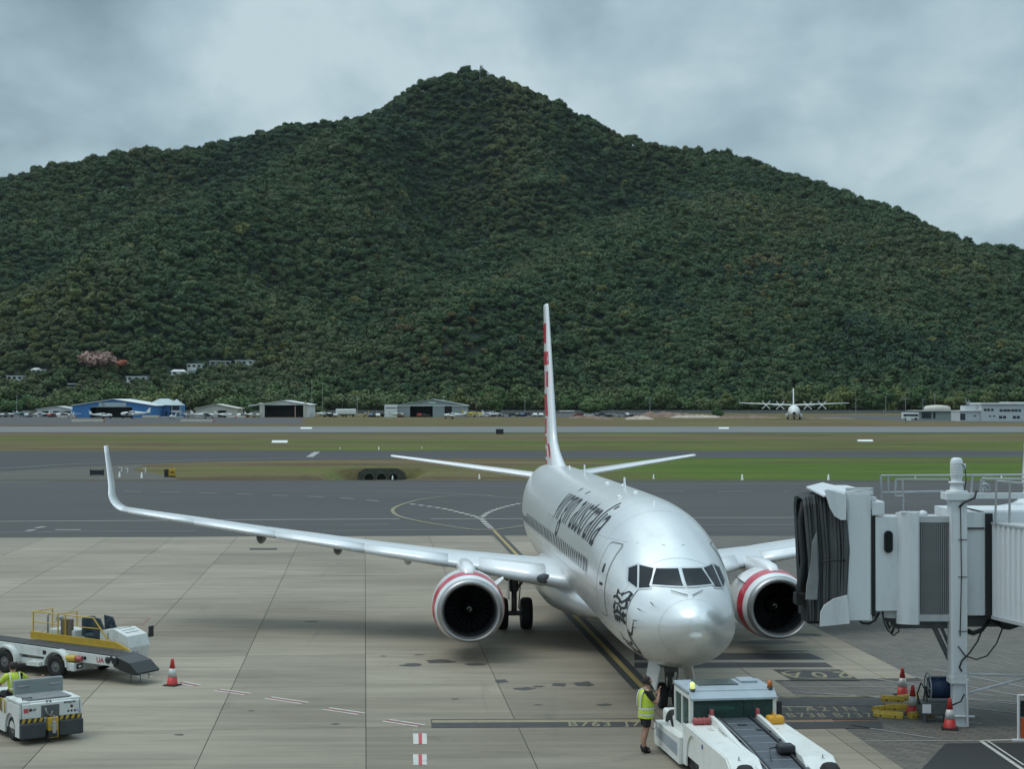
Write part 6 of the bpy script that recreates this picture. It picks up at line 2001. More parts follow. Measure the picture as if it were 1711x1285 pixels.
for x_, y_ in ((-.62, .62), (-.62, -.62), (-2.1, .62), (-2.1, -.62)): link('wheel', ttw, bt, None, (x_, y_, .30))
b = MB(); b.box(.045, .058, -.24, .20, .60, .88); b.build('recess', mat('recess_grey', (.09, .10, .10), .7), bt)
b = MB(); b.path([(.07, -.15, .82), (.09, -.12, .70), (.09, -.02, .62), (.08, .02, .74)], .03); b.build('hanging_cable', mat('cable_grey', (.2, .2, .2), .6), bt)
b = MB(); b.bbox(.04, .20, -.11, .13, .12, .60, .015); hb = b.build('hitch', yel_m, bt)
b = MB(); b.bbox(.12, .28, -.03, .05, .24, .52, .01); b.tube((.22, .01, .5), (.22, .01, .66), .02); b.box(.20, .215, -.10, .12, .40, .43); b.build('hitch_pin', galv, hb)
b = MB(); b.box(.06, .21, -.115, -.08, .1, .3); b.box(.205, .212, -.08, .10, .14, .30); b.build('hitch_dark_plate', strip_dark, hb)  # thin dark plates on the side and face of the hitch
b = MB(); b.bbox(-.92, -.10, -.56, .56, .985, 1.03, .015); b.build('deck_mat', mat('deck_grey', (.17, .18, .18), .7, var=.2, vscale=6), bt)
b = MB(); b.bbox(-1.22, -1.10, -.50, .72, .9, 1.34, .03); bk = b.build('back_panel', mat('panel_grey', (.22, .25, .25), .6, var=.1), bt)
for y_ in (-.28, .5):
    b = MB(); b.path([(-1.09, y_ - .12, 1.16), (-1.06, y_ - .12, 1.19), (-1.06, y_ + .12, 1.19), (-1.09, y_ + .12, 1.16)], .012); b.build('handle', galv, bk)
b = MB(); b.path([(-.14, -.62, 1.0), (-.14, -.62, 1.06), (-.14, -.40, 1.06), (-.14, -.40, 1.0)], .012); b.build('grab_handle', strip_dark, bt)
b = MB(); b.bbox(-1.85, -1.4, -.66, .1, .55, .82, .04); b.build('seat', strip_dark, bt)
b = MB(); b.bbox(-2.65, -2.25, -.6, .6, .62, .95, .04); b.tube((-2.3, -.2, .9), (-2.1, -.2, 1.1), .02); b.build('dash', veh_white, bt)
def tlabel(body, y_, z_, sz, m_, parent=bt, x_=.062):
    tm_ = text_mesh(body, sz, .002); tm_.materials.clear(); tm_.materials.append(m_)
    o_ = link('lettering', tm_, parent, None, (x_, y_, z_)); o_.rotation_euler = (R(90), 0, R(90))
tlabel('K4', -.05, .955, .12, ink, x_=.03); tlabel('MT02140', .45, .90, .07, ink); tlabel('LAF', -.42, .80, .07, ink)
b = MB(); b.box(.052, .060, -.66, -.55, .74, .84); b.build('red_sticker', mat('sticker_red', (.5, .07, .08), .5), bt)
b = MB()
for k in range(3): b.tube((.052, .42 + k * .08, .69), (.058, .42 + k * .08, .69), .025, .025, 12)
b.build('round_sticker', ink, bt)
b = MB(); b.box(.052, .060, .62, .72, .66, .72); b.build('blue_sticker', mat('sticker_blue', (.35, .38, .55), .5), bt)
b = MB(); b.path([(-.9, -.79, .62), (-.9, -.80, .95), (-1.15, -.80, .95), (-1.15, -.79, .62)], .018); b.build('side_rail', yel_m, bt)
# ================================================================== people
skin_m = mat('skin', (.36, .19, .13), .55, var=.06)
hair_m = mat('hair', (.03, .02, .016), .8)
vest_m = mat('hi_vis_yellow', (.50, .62, .05), .7, var=.08, vscale=8, emit=None)
tape_m = mat('reflective_tape', (.62, .64, .62), .35, .2)
black_cloth = mat('black_cloth', (.015, .015, .017), .85, var=.2, vscale=12)
boot_m = mat('black_leather', (.012, .011, .010), .55)

def skin_mesh(name, pts_, edges, m, parent, sub=2):
    me_ = bpy.data.meshes.new(name)
    me_.from_pydata([p[:3] for p in pts_], edges, [])
    o = bpy.data.objects.new(name, me_); C.objects.link(o)
    md_ = o.modifiers.new('skin', 'SKIN'); md_.use_smooth_shade = True
    sv = me_.skin_vertices[0].data
    for i, p in enumerate(pts_):
        r = p[3]; sv[i].radius = (r, r) if not isinstance(r, tuple) else r
    sv[0].use_root = True
    s_ = o.modifiers.new('sub', 'SUBSURF'); s_.levels = sub; s_.render_levels = sub
    dg = bpy.context.evaluated_depsgraph_get()
    nm = bpy.data.meshes.new_from_object(o.evaluated_get(dg)); nm.name = name
    bpy.data.objects.remove(o)
    nm.materials.clear(); nm.materials.append(m)
    for p in nm.polygons: p.use_smooth = True; p.material_index = 0
    return link(name, nm, parent)

def ellipsoid(b, c_, r_, n=14, mi=0, M=None):
    bm = bmesh.new(); bmesh.ops.create_uvsphere(bm, u_segments=n, v_segments=n // 2 + 2, radius=1)
    for v in bm.verts:
        v.co = Vector((c_[0] + v.co.x * r_[0], c_[1] + v.co.y * r_[1], c_[2] + v.co.z * r_[2]))
    b.bm(bm, mi, M, True)

def hand_chain(w, d, side, curl, sz=1.0):
    """wrist point w, direction d; returns points and edges for palm, four fingers, thumb"""
    w = Vector(w); d = Vector(d).normalized(); s_ = Vector(side).normalized(); n = d.cross(s_)
    pts_ = []; ed = []
    def add(p, r): pts_.append((p.x, p.y, p.z, r * sz)); return len(pts_) - 1
    a = add(w, .026); p1 = add(w + d * .05 * sz, (.022)); ed.append((a, p1))
    for i, (o_, ln) in enumerate(((-.030, .062), (-.010, .074), (.011, .070), (.030, .055))):
        k = add(w + d * .088 * sz + s_ * o_ * sz, .0105); ed.append((p1, k))
        q = w + d * .088 * sz + s_ * o_ * sz; dd = d.copy(); last = k
        for j in range(3):
            dd = (dd + n * curl).normalized(); q = q + dd * ln / 3 * 1.25 * sz
            k2 = add(q, .0085 - j * .0008); ed.append((last, k2)); last = k2
    t1 = add(w + d * .035 * sz - s_ * .040 * sz, .012); ed.append((p1, t1))
    t2 = add(w + d * .065 * sz - s_ * .060 * sz + n * .015, .010); ed.append((t1, t2))
    t3 = add(w + d * .095 * sz - s_ * .062 * sz + n * .03, .009); ed.append((t2, t3))
    return pts_, ed

# standing ground handler; local +X is the way he faces, feet at z=0
per = thing('person', 'ground handler in yellow hi-vis vest, black shorts and boots standing beside the tug', 'person', (*G(1079, 1259), .016), R(18))
J = dict(pel=(0, 0, .90), waist=(.0, 0, 1.04), chest=(.01, 0, 1.25), neck0=(.0, 0, 1.42), neck1=(.035, 0, 1.50),
         shl=(0, .19, 1.38), shr=(0, -.19, 1.38), ell=(.10, .26, 1.12), elr=(.16, -.25, 1.14), wrl=(.28, .13, 1.30), wrr=(.30, -.08, 1.37),
         hpl=(0, .10, .88), hpr=(0, -.10, .88), knl=(.03, .11, .50), knr=(-.03, -.11, .50), anl=(-.02, .12, .09), anr=(-.10, -.12, .09), tol=(.12, .13, .04), tor=(.04, -.13, .04))
r = dict(pel=.13, waist=.125, chest=.14, neck0=.07, neck1=.052, shl=.07, shr=.07, ell=.046, elr=.046, wrl=.028, wrr=.028, hpl=.105, hpr=.105, knl=.062, knr=.062, anl=.040, anr=.040, tol=.04, tor=.04)
keys = list(J); pts_ = [(*J[k], r[k]) for k in keys]; ix = {k: i for i, k in enumerate(keys)}
head = (.055, 0, 1.60, .085); pts_.append(head); ix['head'] = len(pts_) - 1
pts_.append((.03, 0, 1.66, .08)); ix['crown'] = len(pts_) - 1
calfs = [('cl', (-.01, .115, .34, .062)), ('cr', (-.085, -.115, .34, .062))]
for k, p in calfs: pts_.append(p); ix[k] = len(pts_) - 1
E_ = [('pel', 'waist'), ('waist', 'chest'), ('chest', 'neck0'), ('neck0', 'neck1'), ('neck1', 'head'), ('head', 'crown'), ('neck0', 'shl'), ('neck0', 'shr'), ('shl', 'ell'), ('shr', 'elr'), ('ell', 'wrl'), ('elr', 'wrr'), ('pel', 'hpl'), ('pel', 'hpr'), ('hpl', 'knl'), ('hpr', 'knr'), ('knl', 'cl'), ('knr', 'cr'), ('cl', 'anl'), ('cr', 'anr'), ('anl', 'tol'), ('anr', 'tor')]
ed = [(ix[a], ix[c_]) for a, c_ in E_]
for wk, dr, sd in (('wrl', (.55, -.5, .65), (.2, .9, .5)), ('wrr', (.3, .6, .8), (-.2, -.8, .6))):
    hp, he = hand_chain(J[wk], dr, sd, .28)
    o_ = len(pts_); pts_ += hp; ed += [(a + o_, c_ + o_) for a, c_ in he]; ed.append((ix[wk], o_))
body_o = skin_mesh('body', pts_, ed, skin_m, per)
b = MB()
ellipsoid(b, (.045, 0, 1.615), (.098, .078, .115), 18); 
b.add([(.135, -.018, 1.60), (.135, .018, 1.60), (.168, 0, 1.595), (.14, 0, 1.64)], [(0, 1, 2), (0, 2, 3), (2, 1, 3)])
ellipsoid(b, (.045, .08, 1.61), (.022, .010, .032), 8); ellipsoid(b, (.045, -.08, 1.61), (.022, .010, .032), 8)
b.build('face', skin_m, body_o)
b = MB(); ellipsoid(b, (.132, .032, 1.632), (.012, .014, .008), 8); ellipsoid(b, (.132, -.032, 1.632), (.012, .014, .008), 8); b.box(.130, .142, -.022, .022, 1.560, 1.566); b.build('eyes', hair_m, body_o)
b = MB(); ellipsoid(b, (.025, 0, 1.645), (.104, .088, .105), 18); bmH = b
for i in range(len(b.v)):
    x, y, z = b.v[i]
    if x > .09 and z < 1.68: b.v[i] = (min(x, .06), y * .8, z + .03)
b.build('hair', hair_m, per)
# headset
b = MB(); b.path([(.03, .098, 1.61), (.02, .09, 1.70), (.02, 0, 1.765), (.02, -.09, 1.70), (.03, -.098, 1.61)], .010)
for s_ in (-1, 1): b.lathe([(.042, .0), (.045, .02), (.03, .035)], 'Y', 14, 0, Matrix.Translation((.035, s_ * .085 if s_ > 0 else -.115, 1.60)))
b.path([(.04, -.11, 1.58), (.12, -.08, 1.54), (.15, -.03, 1.545)], .006); b.build('headset', boot_m, per)
J2 = lambda k, rr_: (*J[k], rr_)
skin_mesh('shirt', [J2('pel', .135), J2('waist', .138), J2('chest', .155), J2('neck0', .085), J2('shl', .085), J2('shr', .085), (*[(J['shl'][i] * .25 + J['ell'][i] * .75) for i in range(3)], .066), (*[(J['shr'][i] * .25 + J['elr'][i] * .75) for i in range(3)], .066)],
          [(0, 1), (1, 2), (2, 3), (3, 4), (3, 5), (4, 6), (5, 7)], black_cloth, per)
# sleeveless vest: lathe-like shell around the torso
b = MB(); rings = []
for z, rx_, ry_, cx_ in ((.80, .170, .215, .0), (.92, .172, .215, .0), (1.05, .165, .205, .0), (1.18, .172, .215, .01), (1.28, .172, .215, .01), (1.36, .155, .185, .005), (1.42, .115, .135, .0), (1.455, .085, .10, .005)):
    g = []
    for k in range(28):
        a = 2 * PI * k / 28
        w_ = 1 + .03 * math.sin(3 * a + z * 9) + .015 * math.sin(7 * a - z * 20)
        g.append(Vector((cx_ + rx_ * math.cos(a) * w_, ry_ * math.sin(a) * w_, z)))
    rings.append(g)
b.loft(rings, cap0=False, cap1=False)
vest = b.build('vest', vest_m, per)
def band(z0, z1, grow=.006):
    b_ = MB(); rg = []
    for z in (z0, (z0 + z1) / 2, z1):
        g = []
        rx_ = np.interp(z, [.80, .92, 1.05, 1.18, 1.28, 1.36, 1.42], [.170, .172, .165, .172, .172, .155, .115]) + grow
        ry_ = np.interp(z, [.80, .92, 1.05, 1.18, 1.28, 1.36, 1.42], [.215, .215, .205, .215, .215, .185, .135]) + grow
        for k in range(28):
            a = 2 * PI * k / 28; w_ = 1 + .03 * math.sin(3 * a + z * 9) + .015 * math.sin(7 * a - z * 20)
            g.append(Vector((.005 + rx_ * math.cos(a) * w_, ry_ * math.sin(a) * w_, z)))
        rg.append(g)
    b_.loft(rg, cap0=False, cap1=False); return b_.build('reflective_band', tape_m, vest)
band(.86, .91); band(1.0, 1.05)
for s_ in (-1, 1):
    for f_ in (-1, 1):
        b = MB(); P = [Vector((f_ * .178 + .005, s_ * .10, 1.06)), Vector((f_ * .183 + .01, s_ * .11, 1.20)), Vector((f_ * .17 + .01, s_ * .115, 1.32)), Vector((f_ * .115 + .0, s_ * .115, 1.415)), Vector((f_ * .02, s_ * .115, 1.455))]
        vs = []
        for p in P: vs += [p + Vector((0, -.025, .004)), p + Vector((0, .025, .004))]
        b.add(vs, [(2 * i, 2 * i + 1, 2 * i + 3, 2 * i + 2) for i in range(4)], 0, True); b.build('reflective_strap', tape_m, vest)
skin_mesh('shorts', [J2('pel', .150), J2('hpl', .122), J2('hpr', .122), (.03, .11, .56, .095), (-.03, -.11, .56, .095), (0, 0, 1.0, .13)], [(0, 1), (0, 2), (1, 3), (2, 4), (0, 5)], black_cloth, per)
for k_, (ax, ay), t_ in (('l', J['anl'][:2], J['tol']), ('r', J['anr'][:2], J['tor'])):
    skin_mesh('boot', [(ax, ay, .20, .052), (ax - .005, ay, .10, .055), (ax - .05, ay, .045, .045), (ax + .08, ay, .05, .048), (ax + .17, ay, .04, .040)], [(0, 1), (1, 2), (1, 3), (3, 4)], boot_m, per)
b = MB(); b.path([(.10, -.20, .82), (.16, -.24, .70), (.15, -.25, .60), (.08, -.24, .56), (.03, -.22, .62)], .008); b.build('headset_lead', boot_m, per)

# seated tractor driver, back turned
th_ = bt.rotation_euler[2]
fw = Vector((-math.cos(th_), -math.sin(th_), 0))
base = Vector((*bt.location[:2], 0)) + Matrix.Rotation(th_, 3, 'Z') @ Vector((-1.58, -.33, 0))
dr = thing('person', 'seated tractor driver in yellow hi-vis shirt with dark hair, seen from behind', 'person', (base.x, base.y, .016), th_ + PI)
D_ = dict(pel=(0, 0, .93, .13), waist=(.02, 0, 1.05, .13), chest=(.07, 0, 1.25, .15), neck0=(.10, 0, 1.40, .07), neck1=(.12, 0, 1.47, .05), head=(.14, 0, 1.56, .085), crown=(.13, 0, 1.62, .08),
          shl=(.08, .19, 1.36, .075), shr=(.08, -.19, 1.36, .075), ell=(.22, .30, 1.15, .045), elr=(.20, -.42, 1.22, .045), wrl=(.42, .22, 1.15, .03), wrr=(.22, -.66, 1.24, .03), hpl=(.05, .11, .90, .10), hpr=(.05, -.11, .90, .10), knl=(.48, .14, .92, .065), knr=(.48, -.14, .92, .065), anl=(.55, .14, .50, .045), anr=(.55, -.14, .50, .045), tol=(.68, .14, .46, .04), tor=(.68, -.14, .46, .04))
kk = list(D_); pts_ = [D_[k] for k in kk]; ix = {k: i for i, k in enumerate(kk)}
E2 = [e_ for e_ in E_ if e_[0] in ix and e_[1] in ix] + [('knl', 'anl'), ('knr', 'anr')]
ed = [(ix[a], ix[c_]) for a, c_ in E2]
for wk, d_, sd in (('wrl', (1, -.1, .1), (0, 1, 0)), ('wrr', (.2, -1, .1), (1, 0, 0))):
    hp, he = hand_chain(D_[wk][:3], d_, sd, .3); o_ = len(pts_); pts_ += hp; ed += [(a + o_, c_ + o_) for a, c_ in he]; ed.append((ix[wk], o_))
bo = skin_mesh('body', pts_, ed, skin_m, dr)
b = MB(); ellipsoid(b, (.15, 0, 1.575), (.095, .078, .112), 16); b.add([(.238, -.018, 1.56), (.238, .018, 1.56), (.268, 0, 1.555), (.242, 0, 1.60)], [(0, 1, 2), (0, 2, 3), (2, 1, 3)]); b.build('face', skin_m, bo)
b = MB(); ellipsoid(b, (.13, 0, 1.60), (.10, .088, .108), 16); b.build('hair', hair_m, dr)
sh = skin_mesh('shirt', [(0, 0, .93, .145), (.02, 0, 1.05, .145), (.07, 0, 1.25, .168), (.10, 0, 1.40, .09), (.08, .19, 1.36, .09), (.08, -.19, 1.36, .09), (.19, .27, 1.19, .066), (.18, -.37, 1.245, .066)], [(0, 1), (1, 2), (2, 3), (3, 4), (3, 5), (4, 6), (5, 7)], vest_m, dr)
b = MB()
for s_ in (-1, 1): b.path([(-.125, s_ * .09, 1.08), (-.09, s_ * .11, 1.25), (-.02, s_ * .12, 1.40), (.06, s_ * .12, 1.45)], .016)
b.path([(-.135, -.16, 1.08), (-.145, 0, 1.07), (-.135, .16, 1.08)], .018); b.build('reflective_strap', tape_m, sh)
skin_mesh('trousers', [(0, 0, .92, .15), (.05, .11, .90, .12), (.05, -.11, .90, .12), (.47, .14, .92, .08), (.47, -.14, .92, .08), (.54, .14, .55, .065), (.54, -.14, .55, .065)], [(0, 1), (0, 2), (1, 3), (2, 4), (3, 5), (4, 6)], black_cloth, dr)
for s_ in (-1, 1): skin_mesh('boot', [(.55, s_ * .14, .56, .05), (.55, s_ * .14, .48, .05), (.70, s_ * .14, .45, .042)], [(0, 1), (1, 2)], boot_m, dr)
# ================================================================== across the airfield
fw_white = mat('far_white', (.66, .68, .67), .55, var=.05, vscale=.5)
fw_roof = mat('far_roof_pale', (.52, .54, .52), .5, .1, var=.12, vscale=.3)
fw_blue = mat('hangar_blue', (.045, .19, .44), .55, var=.08, vscale=.3)
fw_grey = mat('hangar_grey', (.30, .345, .36), .5, .1, var=.07, vscale=.5)
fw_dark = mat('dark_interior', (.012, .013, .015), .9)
fw_cream = mat('far_cream', (.50, .49, .43), .6, var=.1, vscale=.5)
fw_glass = mat('far_glass', (.03, .04, .05), .15)
fw_yel = mat('aircraft_yellow', (.52, .43, .06), .4)
fw_teal = mat('aircraft_teal', (.06, .17, .18), .4)
fw_steel = mat('pole_steel', (.34, .36, .36), .5, .3)
fw_orange = mat('barrier_orange', (.45, .13, .03), .6)
fw_sand = mat('barrier_pale', (.55, .50, .42), .6)
def X(px_, D): return (px_ - 855.5) / FPX * D
def Zp(py_, D): return CAM_H - (py_ - 668.4) / FPX * D

def gable(name, label, D, x0, x1, eave, peak_px, peak_py, opening=None, dep=30, wall=fw_white, roof=fw_roof, cat_='hangar', trim=None, panels=None):
    """a shed whose gable faces the camera"""
    t = thing(name, label, cat_, (X((x0 + x1) / 2, D), D, 0))
    ox = t.location.x
    a, c_ = X(x0, D) - ox, X(x1, D) - ox; pk = X(peak_px, D) - ox
    ze, zp = Zp(eave, D), Zp(peak_py, D)
    b = MB()
    oz = []
    if opening:
        (o0, o1, oy) = opening; o0, o1, oz = X(o0, D) - ox, X(o1, D) - ox, Zp(oy, D)
        b.box(a, o0, 0, .3, 0, ze); b.box(o1, c_, 0, .3, 0, ze); b.box(o0, o1, 0, .3, oz, ze)
        b.box(a, a + .3, .3, dep, 0, ze); b.box(c_ - .3, c_, .3, dep, 0, ze); b.box(a + .3, c_ - .3, dep - .3, dep, 0, ze)
    else:
        b.box(a, c_, 0, dep, 0, ze)
    b.prism([(a, ze), (c_, ze), (pk, zp - .25)], .001, .3, 'Y')
    b.build('wall', wall, t)
    b = MB()
    for (p, q) in (((a - .8, ze - .15), (pk, zp)), ((pk, zp), (c_ + .8, ze - .15))):
        b.prism([(p[0], p[1] - .12), (q[0], q[1] - .12), (q[0], q[1] + .16), (p[0], p[1] + .16)], -.8, dep + .6, 'Y')
    b.build('roof', roof, t)
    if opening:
        b = MB(); b.box(o0, o1, 6, 6.2, 0, oz); b.build('dark_interior', fw_dark, t)  # black sheet behind the opening stands in for the shade indoors
    return t, ox

# blue hangar
D = 780
t, ox = gable('hangar', 'large blue hangar with white curved roof and dark open doorway', D, 121, 257, 677.5, 190, 667, (151, 221, 680), 34, fw_blue, fw_white)
b = MB(); b.box(X(165, D) - ox, X(211, D) - ox, -.12, -.02, Zp(679, D), Zp(672.5, D)); sg = b.build('sign_board', mat('sign_pale', (.45, .53, .56), .5), t)
b = MB(); b.prism([(X(170, D) - ox, Zp(672.6, D)), (X(173, D) - ox, Zp(672.6, D)), (X(176, D) - ox, Zp(679, D)), (X(172, D) - ox, Zp(679, D))], -.16, -.13, 'Y'); b.build('sign_mark', fw_grey, sg)
b = MB(); b.box(X(151, D) - ox, X(221, D) - ox, -.2, .0, Zp(680.5, D), Zp(679.3, D)); b.build('door_track', fw_grey, t)
for a, c_ in ((124, 136), (137, 150), (222, 236), (237, 254)):
    b = MB(); b.box(X(a, D) - ox, X(c_, D) - ox, -.08, -.01, .2, Zp(680, D)); b.build('door_panel', fw_blue, t)
# two-storey blue building with hipped roof
D = 800
t = thing('office_building', 'two-storey blue building with pale hipped roof and balcony beside the blue hangar', 'building', (X(275, D), D, 0)); ox = t.location.x
b = MB(); b.box(X(249, D) - ox, X(300, D) - ox, 0, 14, 0, Zp(677, D)); b.build('wall', fw_blue, t)
def hip(b, x0, x1, y0, y1, z0, z1, rx):
    xm0, xm1 = x0 + rx, x1 - rx; ym = (y0 + y1) / 2
    b.add([(x0, y0, z0), (x1, y0, z0), (x1, y1, z0), (x0, y1, z0), (xm0, ym, z1), (xm1, ym, z1)], [(0, 1, 5, 4), (2, 3, 4, 5), (1, 2, 5), (3, 0, 4), (3, 2, 1, 0)])
b = MB(); hip(b, X(243, D) - ox, X(296, D) - ox, -1.5, 15.5, Zp(677, D), Zp(666, D), 5.5); hip(b, X(283, D) - ox, X(307, D) - ox, -3.5, 4, Zp(677.2, D), Zp(667, D), 3.3); b.build('roof', mat('roof_blue_grey', (.36, .43, .44), .5, var=.05), t)
for a, c_, p, q in ((251, 255, 680, 686), (257, 262, 679, 684), (263, 273, 688, 696), (266, 270, 679, 684), (276, 280, 688, 694), (283, 288, 689, 694), (284, 299, 679, 685)):
    b = MB(); b.box(X(a, D) - ox, X(c_, D) - ox, -.06, .06, Zp(q, D), Zp(p, D)); b.build('window', fw_glass, t)
b = MB(); b.box(X(288, D) - ox, X(304, D) - ox, -3.0, -.1, Zp(689, D), Zp(686, D)); b.box(X(289, D) - ox, X(289, D) - ox + .2, -3, -2.8, 0, Zp(678, D)); b.box(X(303, D) - ox, X(303, D) - ox + .2, -3, -2.8, 0, Zp(678, D)); b.build('balcony', fw_white, t)
# low pale building
gable('low_shed', 'low white flat building behind the parked light aircraft at the left', 830, 62, 122, 684, 96, 679, (70, 118, 687), 14, fw_white, fw_roof, 'building')
t, ox = gable('shed', 'cream low-pitched shed between the blue building and the arched hangar', 800, 327, 396, 682.5, 361, 675.5, (364, 378, 686), 18, fw_cream, fw_cream, 'building')
# arched hangar
D = 790
t, ox = gable('arched_hangar', 'white-framed open hangar with shallow arched roof and dark interior', D, 434, 516, 676, 474, 669.5, (442, 508, 677), 26, fw_white, fw_white)
b = MB(); b.prism([(X(415, D) - ox, Zp(679, D)), (X(437, D) - ox, Zp(675.5, D)), (X(437, D) - ox, Zp(674, D)), (X(415, D) - ox, Zp(677.5, D))], -1, 20, 'Y'); b.build('side_awning', fw_white, t)
for a in (434, 507): 
    b = MB(); b.box(X(a, D) - ox, X(a + 6, D) - ox, -.4, -.05, 0, Zp(673, D)); b.build('pillar', fw_cream, t)
b = MB(); b.box(X(493, D) - ox, X(494.5, D) - ox, -1.2, -.8, 0, Zp(679, D)); b.build('striped_pole', mat('pole_pink', (.45, .25, .24), .6), t)
# grey hangar
D = 800
t, ox = gable('grey_hangar', 'grey metal hangar with sliding doors and a small sign under the ridge', D, 664, 780, 677.5, 722, 667.2, (685, 723, 678.5), 30, fw_grey, mat('roof_steel', (.36, .42, .42), .45, .3))
b = MB(); b.box(X(743, D) - ox, X(755, D) - ox, -.05, -.01, 0, Zp(678.5, D)); b.build('doorway', fw_dark, t)  # flat black panel on the wall stands in for the shaded doorway
for a, c_ in ((724, 742), (755.5, 776)):
    b = MB(); b.box(X(a, D) - ox, X(c_, D) - ox, -.3, -.08, 0, Zp(678.5, D))
    for k in range(5): q = X(a, D) - ox + (X(c_, D) - X(a, D)) * (k + .5) / 5; b.box(q - .06, q + .06, -.38, -.3, 0, Zp(678.8, D))
    b.build('sliding_door', fw_grey, t)
b = MB(); b.box(X(716, D) - ox, X(728, D) - ox, -.14, -.02, Zp(674.8, D), Zp(671, D)); b.build('sign_board', mat('sign_mint', (.42, .58, .52), .5), t)
b = MB(); b.box(X(662, D) - ox, X(781, D) - ox, -.9, -.7, Zp(678.4, D), Zp(677.3, D)); b.build('fascia', fw_white, t)
t = thing('annex', 'small pale box annex with a dark strip window beside the grey hangar', 'building', (X(652, 800), 798, 0)); ox = t.location.x
b = MB(); b.box(X(643, D) - ox, X(664, D) - ox, 0, 8, 0, Zp(676, D)); b.build('wall', fw_white, t)
b = MB(); b.box(X(645, D) - ox, X(663, D) - ox, -.06, -.01, Zp(682.5, D), Zp(681, D)); b.build('window', fw_glass, t)
# buildings at the right
D = 640
t = thing('terminal_annexe', 'white two-storey office block with dark windows at the far right', 'building', (X(1670, D), D, 0)); ox = t.location.x
b = MB(); b.box(X(1640, D) - ox, X(1800, D) - ox, 0, 18, 0, Zp(675.5, D)); b.box(X(1605, D) - ox, X(1640, D) - ox, 1, 14, 0, Zp(687, D)); b.box(X(1616, D) - ox, X(1634, D) - ox, 3, 10, Zp(687, D), Zp(678, D)); b.build('wall', mat('office_wall', (.50, .53, .54), .6, var=.04), t)
b = MB(); b.box(X(1638, D) - ox, X(1802, D) - ox, -.6, 18.5, Zp(675.8, D), Zp(673, D)); b.box(X(1604, D) - ox, X(1641, D) - ox, .4, 14.5, Zp(687.3, D), Zp(686, D)); b.box(X(1690, D) - ox, X(1802, D) - ox, 2, 16, Zp(673, D), Zp(672, D)); b.build('roof', fw_white, t)
for a, c_, p, q in ((1644, 1654, 683, 687), (1656, 1660, 683, 687), (1670, 1682, 684, 688), (1682.5, 1695, 684, 688), (1695.5, 1706, 684, 688), (1669, 1681, 695, 699.5), (1692, 1704, 695, 699.5), (1716, 1730, 695, 699), (1605.5, 1614, 691, 702), (1628, 1632, 694, 696), (1652, 1656, 694.5, 696.5), (1659, 1663, 694.5, 696.5)):
    b = MB(); yy = -.06 if a > 1640 else .94; b.box(X(a, D) - ox, X(c_, D) - ox, yy, yy + .05, Zp(q, D), Zp(p, D)); w_ = b.build('window', fw_glass, t)
    if c_ - a > 9:
        b = MB(); m_ = (X(a, D) + X(c_, D)) / 2 - ox; b.box(m_ - .08, m_ + .08, yy - .05, yy, Zp(q, D), Zp(p, D)); b.build('mullion', fw_white, w_)
b = MB(); b.tube((X(1620, D) - ox, 5, Zp(678, D)), (X(1620, D) - ox, 5, Zp(665, D)), .12); b.tube((X(1625, D) - ox, 5, Zp(678, D)), (X(1625, D) - ox, 5, Zp(668, D)), .2); b.box(X(1618, D) - ox, X(1628, D) - ox, 4.5, 5.5, Zp(672, D), Zp(671, D)); b.build('aerial', fw_steel, t)
D = 690
t = thing('tank_building', 'low pale building with a rusty tank roof between the bus and the white office block', 'building', (X(1565, D), D, 0)); ox = t.location.x
b = MB(); b.box(X(1532, D) - ox, X(1598, D) - ox, 0, 12, 0, Zp(687, D)); b.build('wall', mat('pale_green_wall', (.28, .33, .30), .6, var=.2), t)
b = MB(); b.box(X(1528, D) - ox, X(1600, D) - ox, -1.2, 13, Zp(687.2, D), Zp(685.8, D)); b.build('roof', fw_roof, t)
b = MB(); b.lathe([(4.4, 0), (4.4, 1.3), (3.6, 1.9), (1.2, 2.2), (0, 2.25)], 'Z', 20, 0, Matrix.Translation((X(1572, D) - ox, 6, Zp(686, D))) @ Matrix.Diagonal((1.25, 1, 1, 1))); b.build('tank', fw_cream, t)
b = MB(); b.box(X(1557, D) - ox, X(1592, D) - ox, 4, 8, Zp(681, D), Zp(678.5, D)); b.build('rusty_rail', mat('rust_cream', (.42, .30, .17), .8, var=.4, vscale=.8), t)
for a, c_ in ((1540, 1556), (1559, 1563)):
    b = MB(); b.box(X(a, D) - ox, X(c_, D) - ox, -.05, -.01, .6, Zp(689, D)); b.build('window', fw_glass, t)
t = thing('bus', 'white and blue bus parked beside the low tank building', 'bus', (X(1522, 680), 680, 0))
b = MB(); b.bbox(-3.3, 3.3, 0, 2.4, .45, 3.0, .2); b.build('body', fw_white, t)
b = MB(); b.box(-3.0, 3.0, -.03, .0, 1.5, 2.4); b.build('window', fw_glass, t)
for x_ in (-2, 2): b = MB(); b.tube((x_, -.05, .5), (x_, .3, .5), .5, .5, 14); b.build('wheel', black_rub, t)

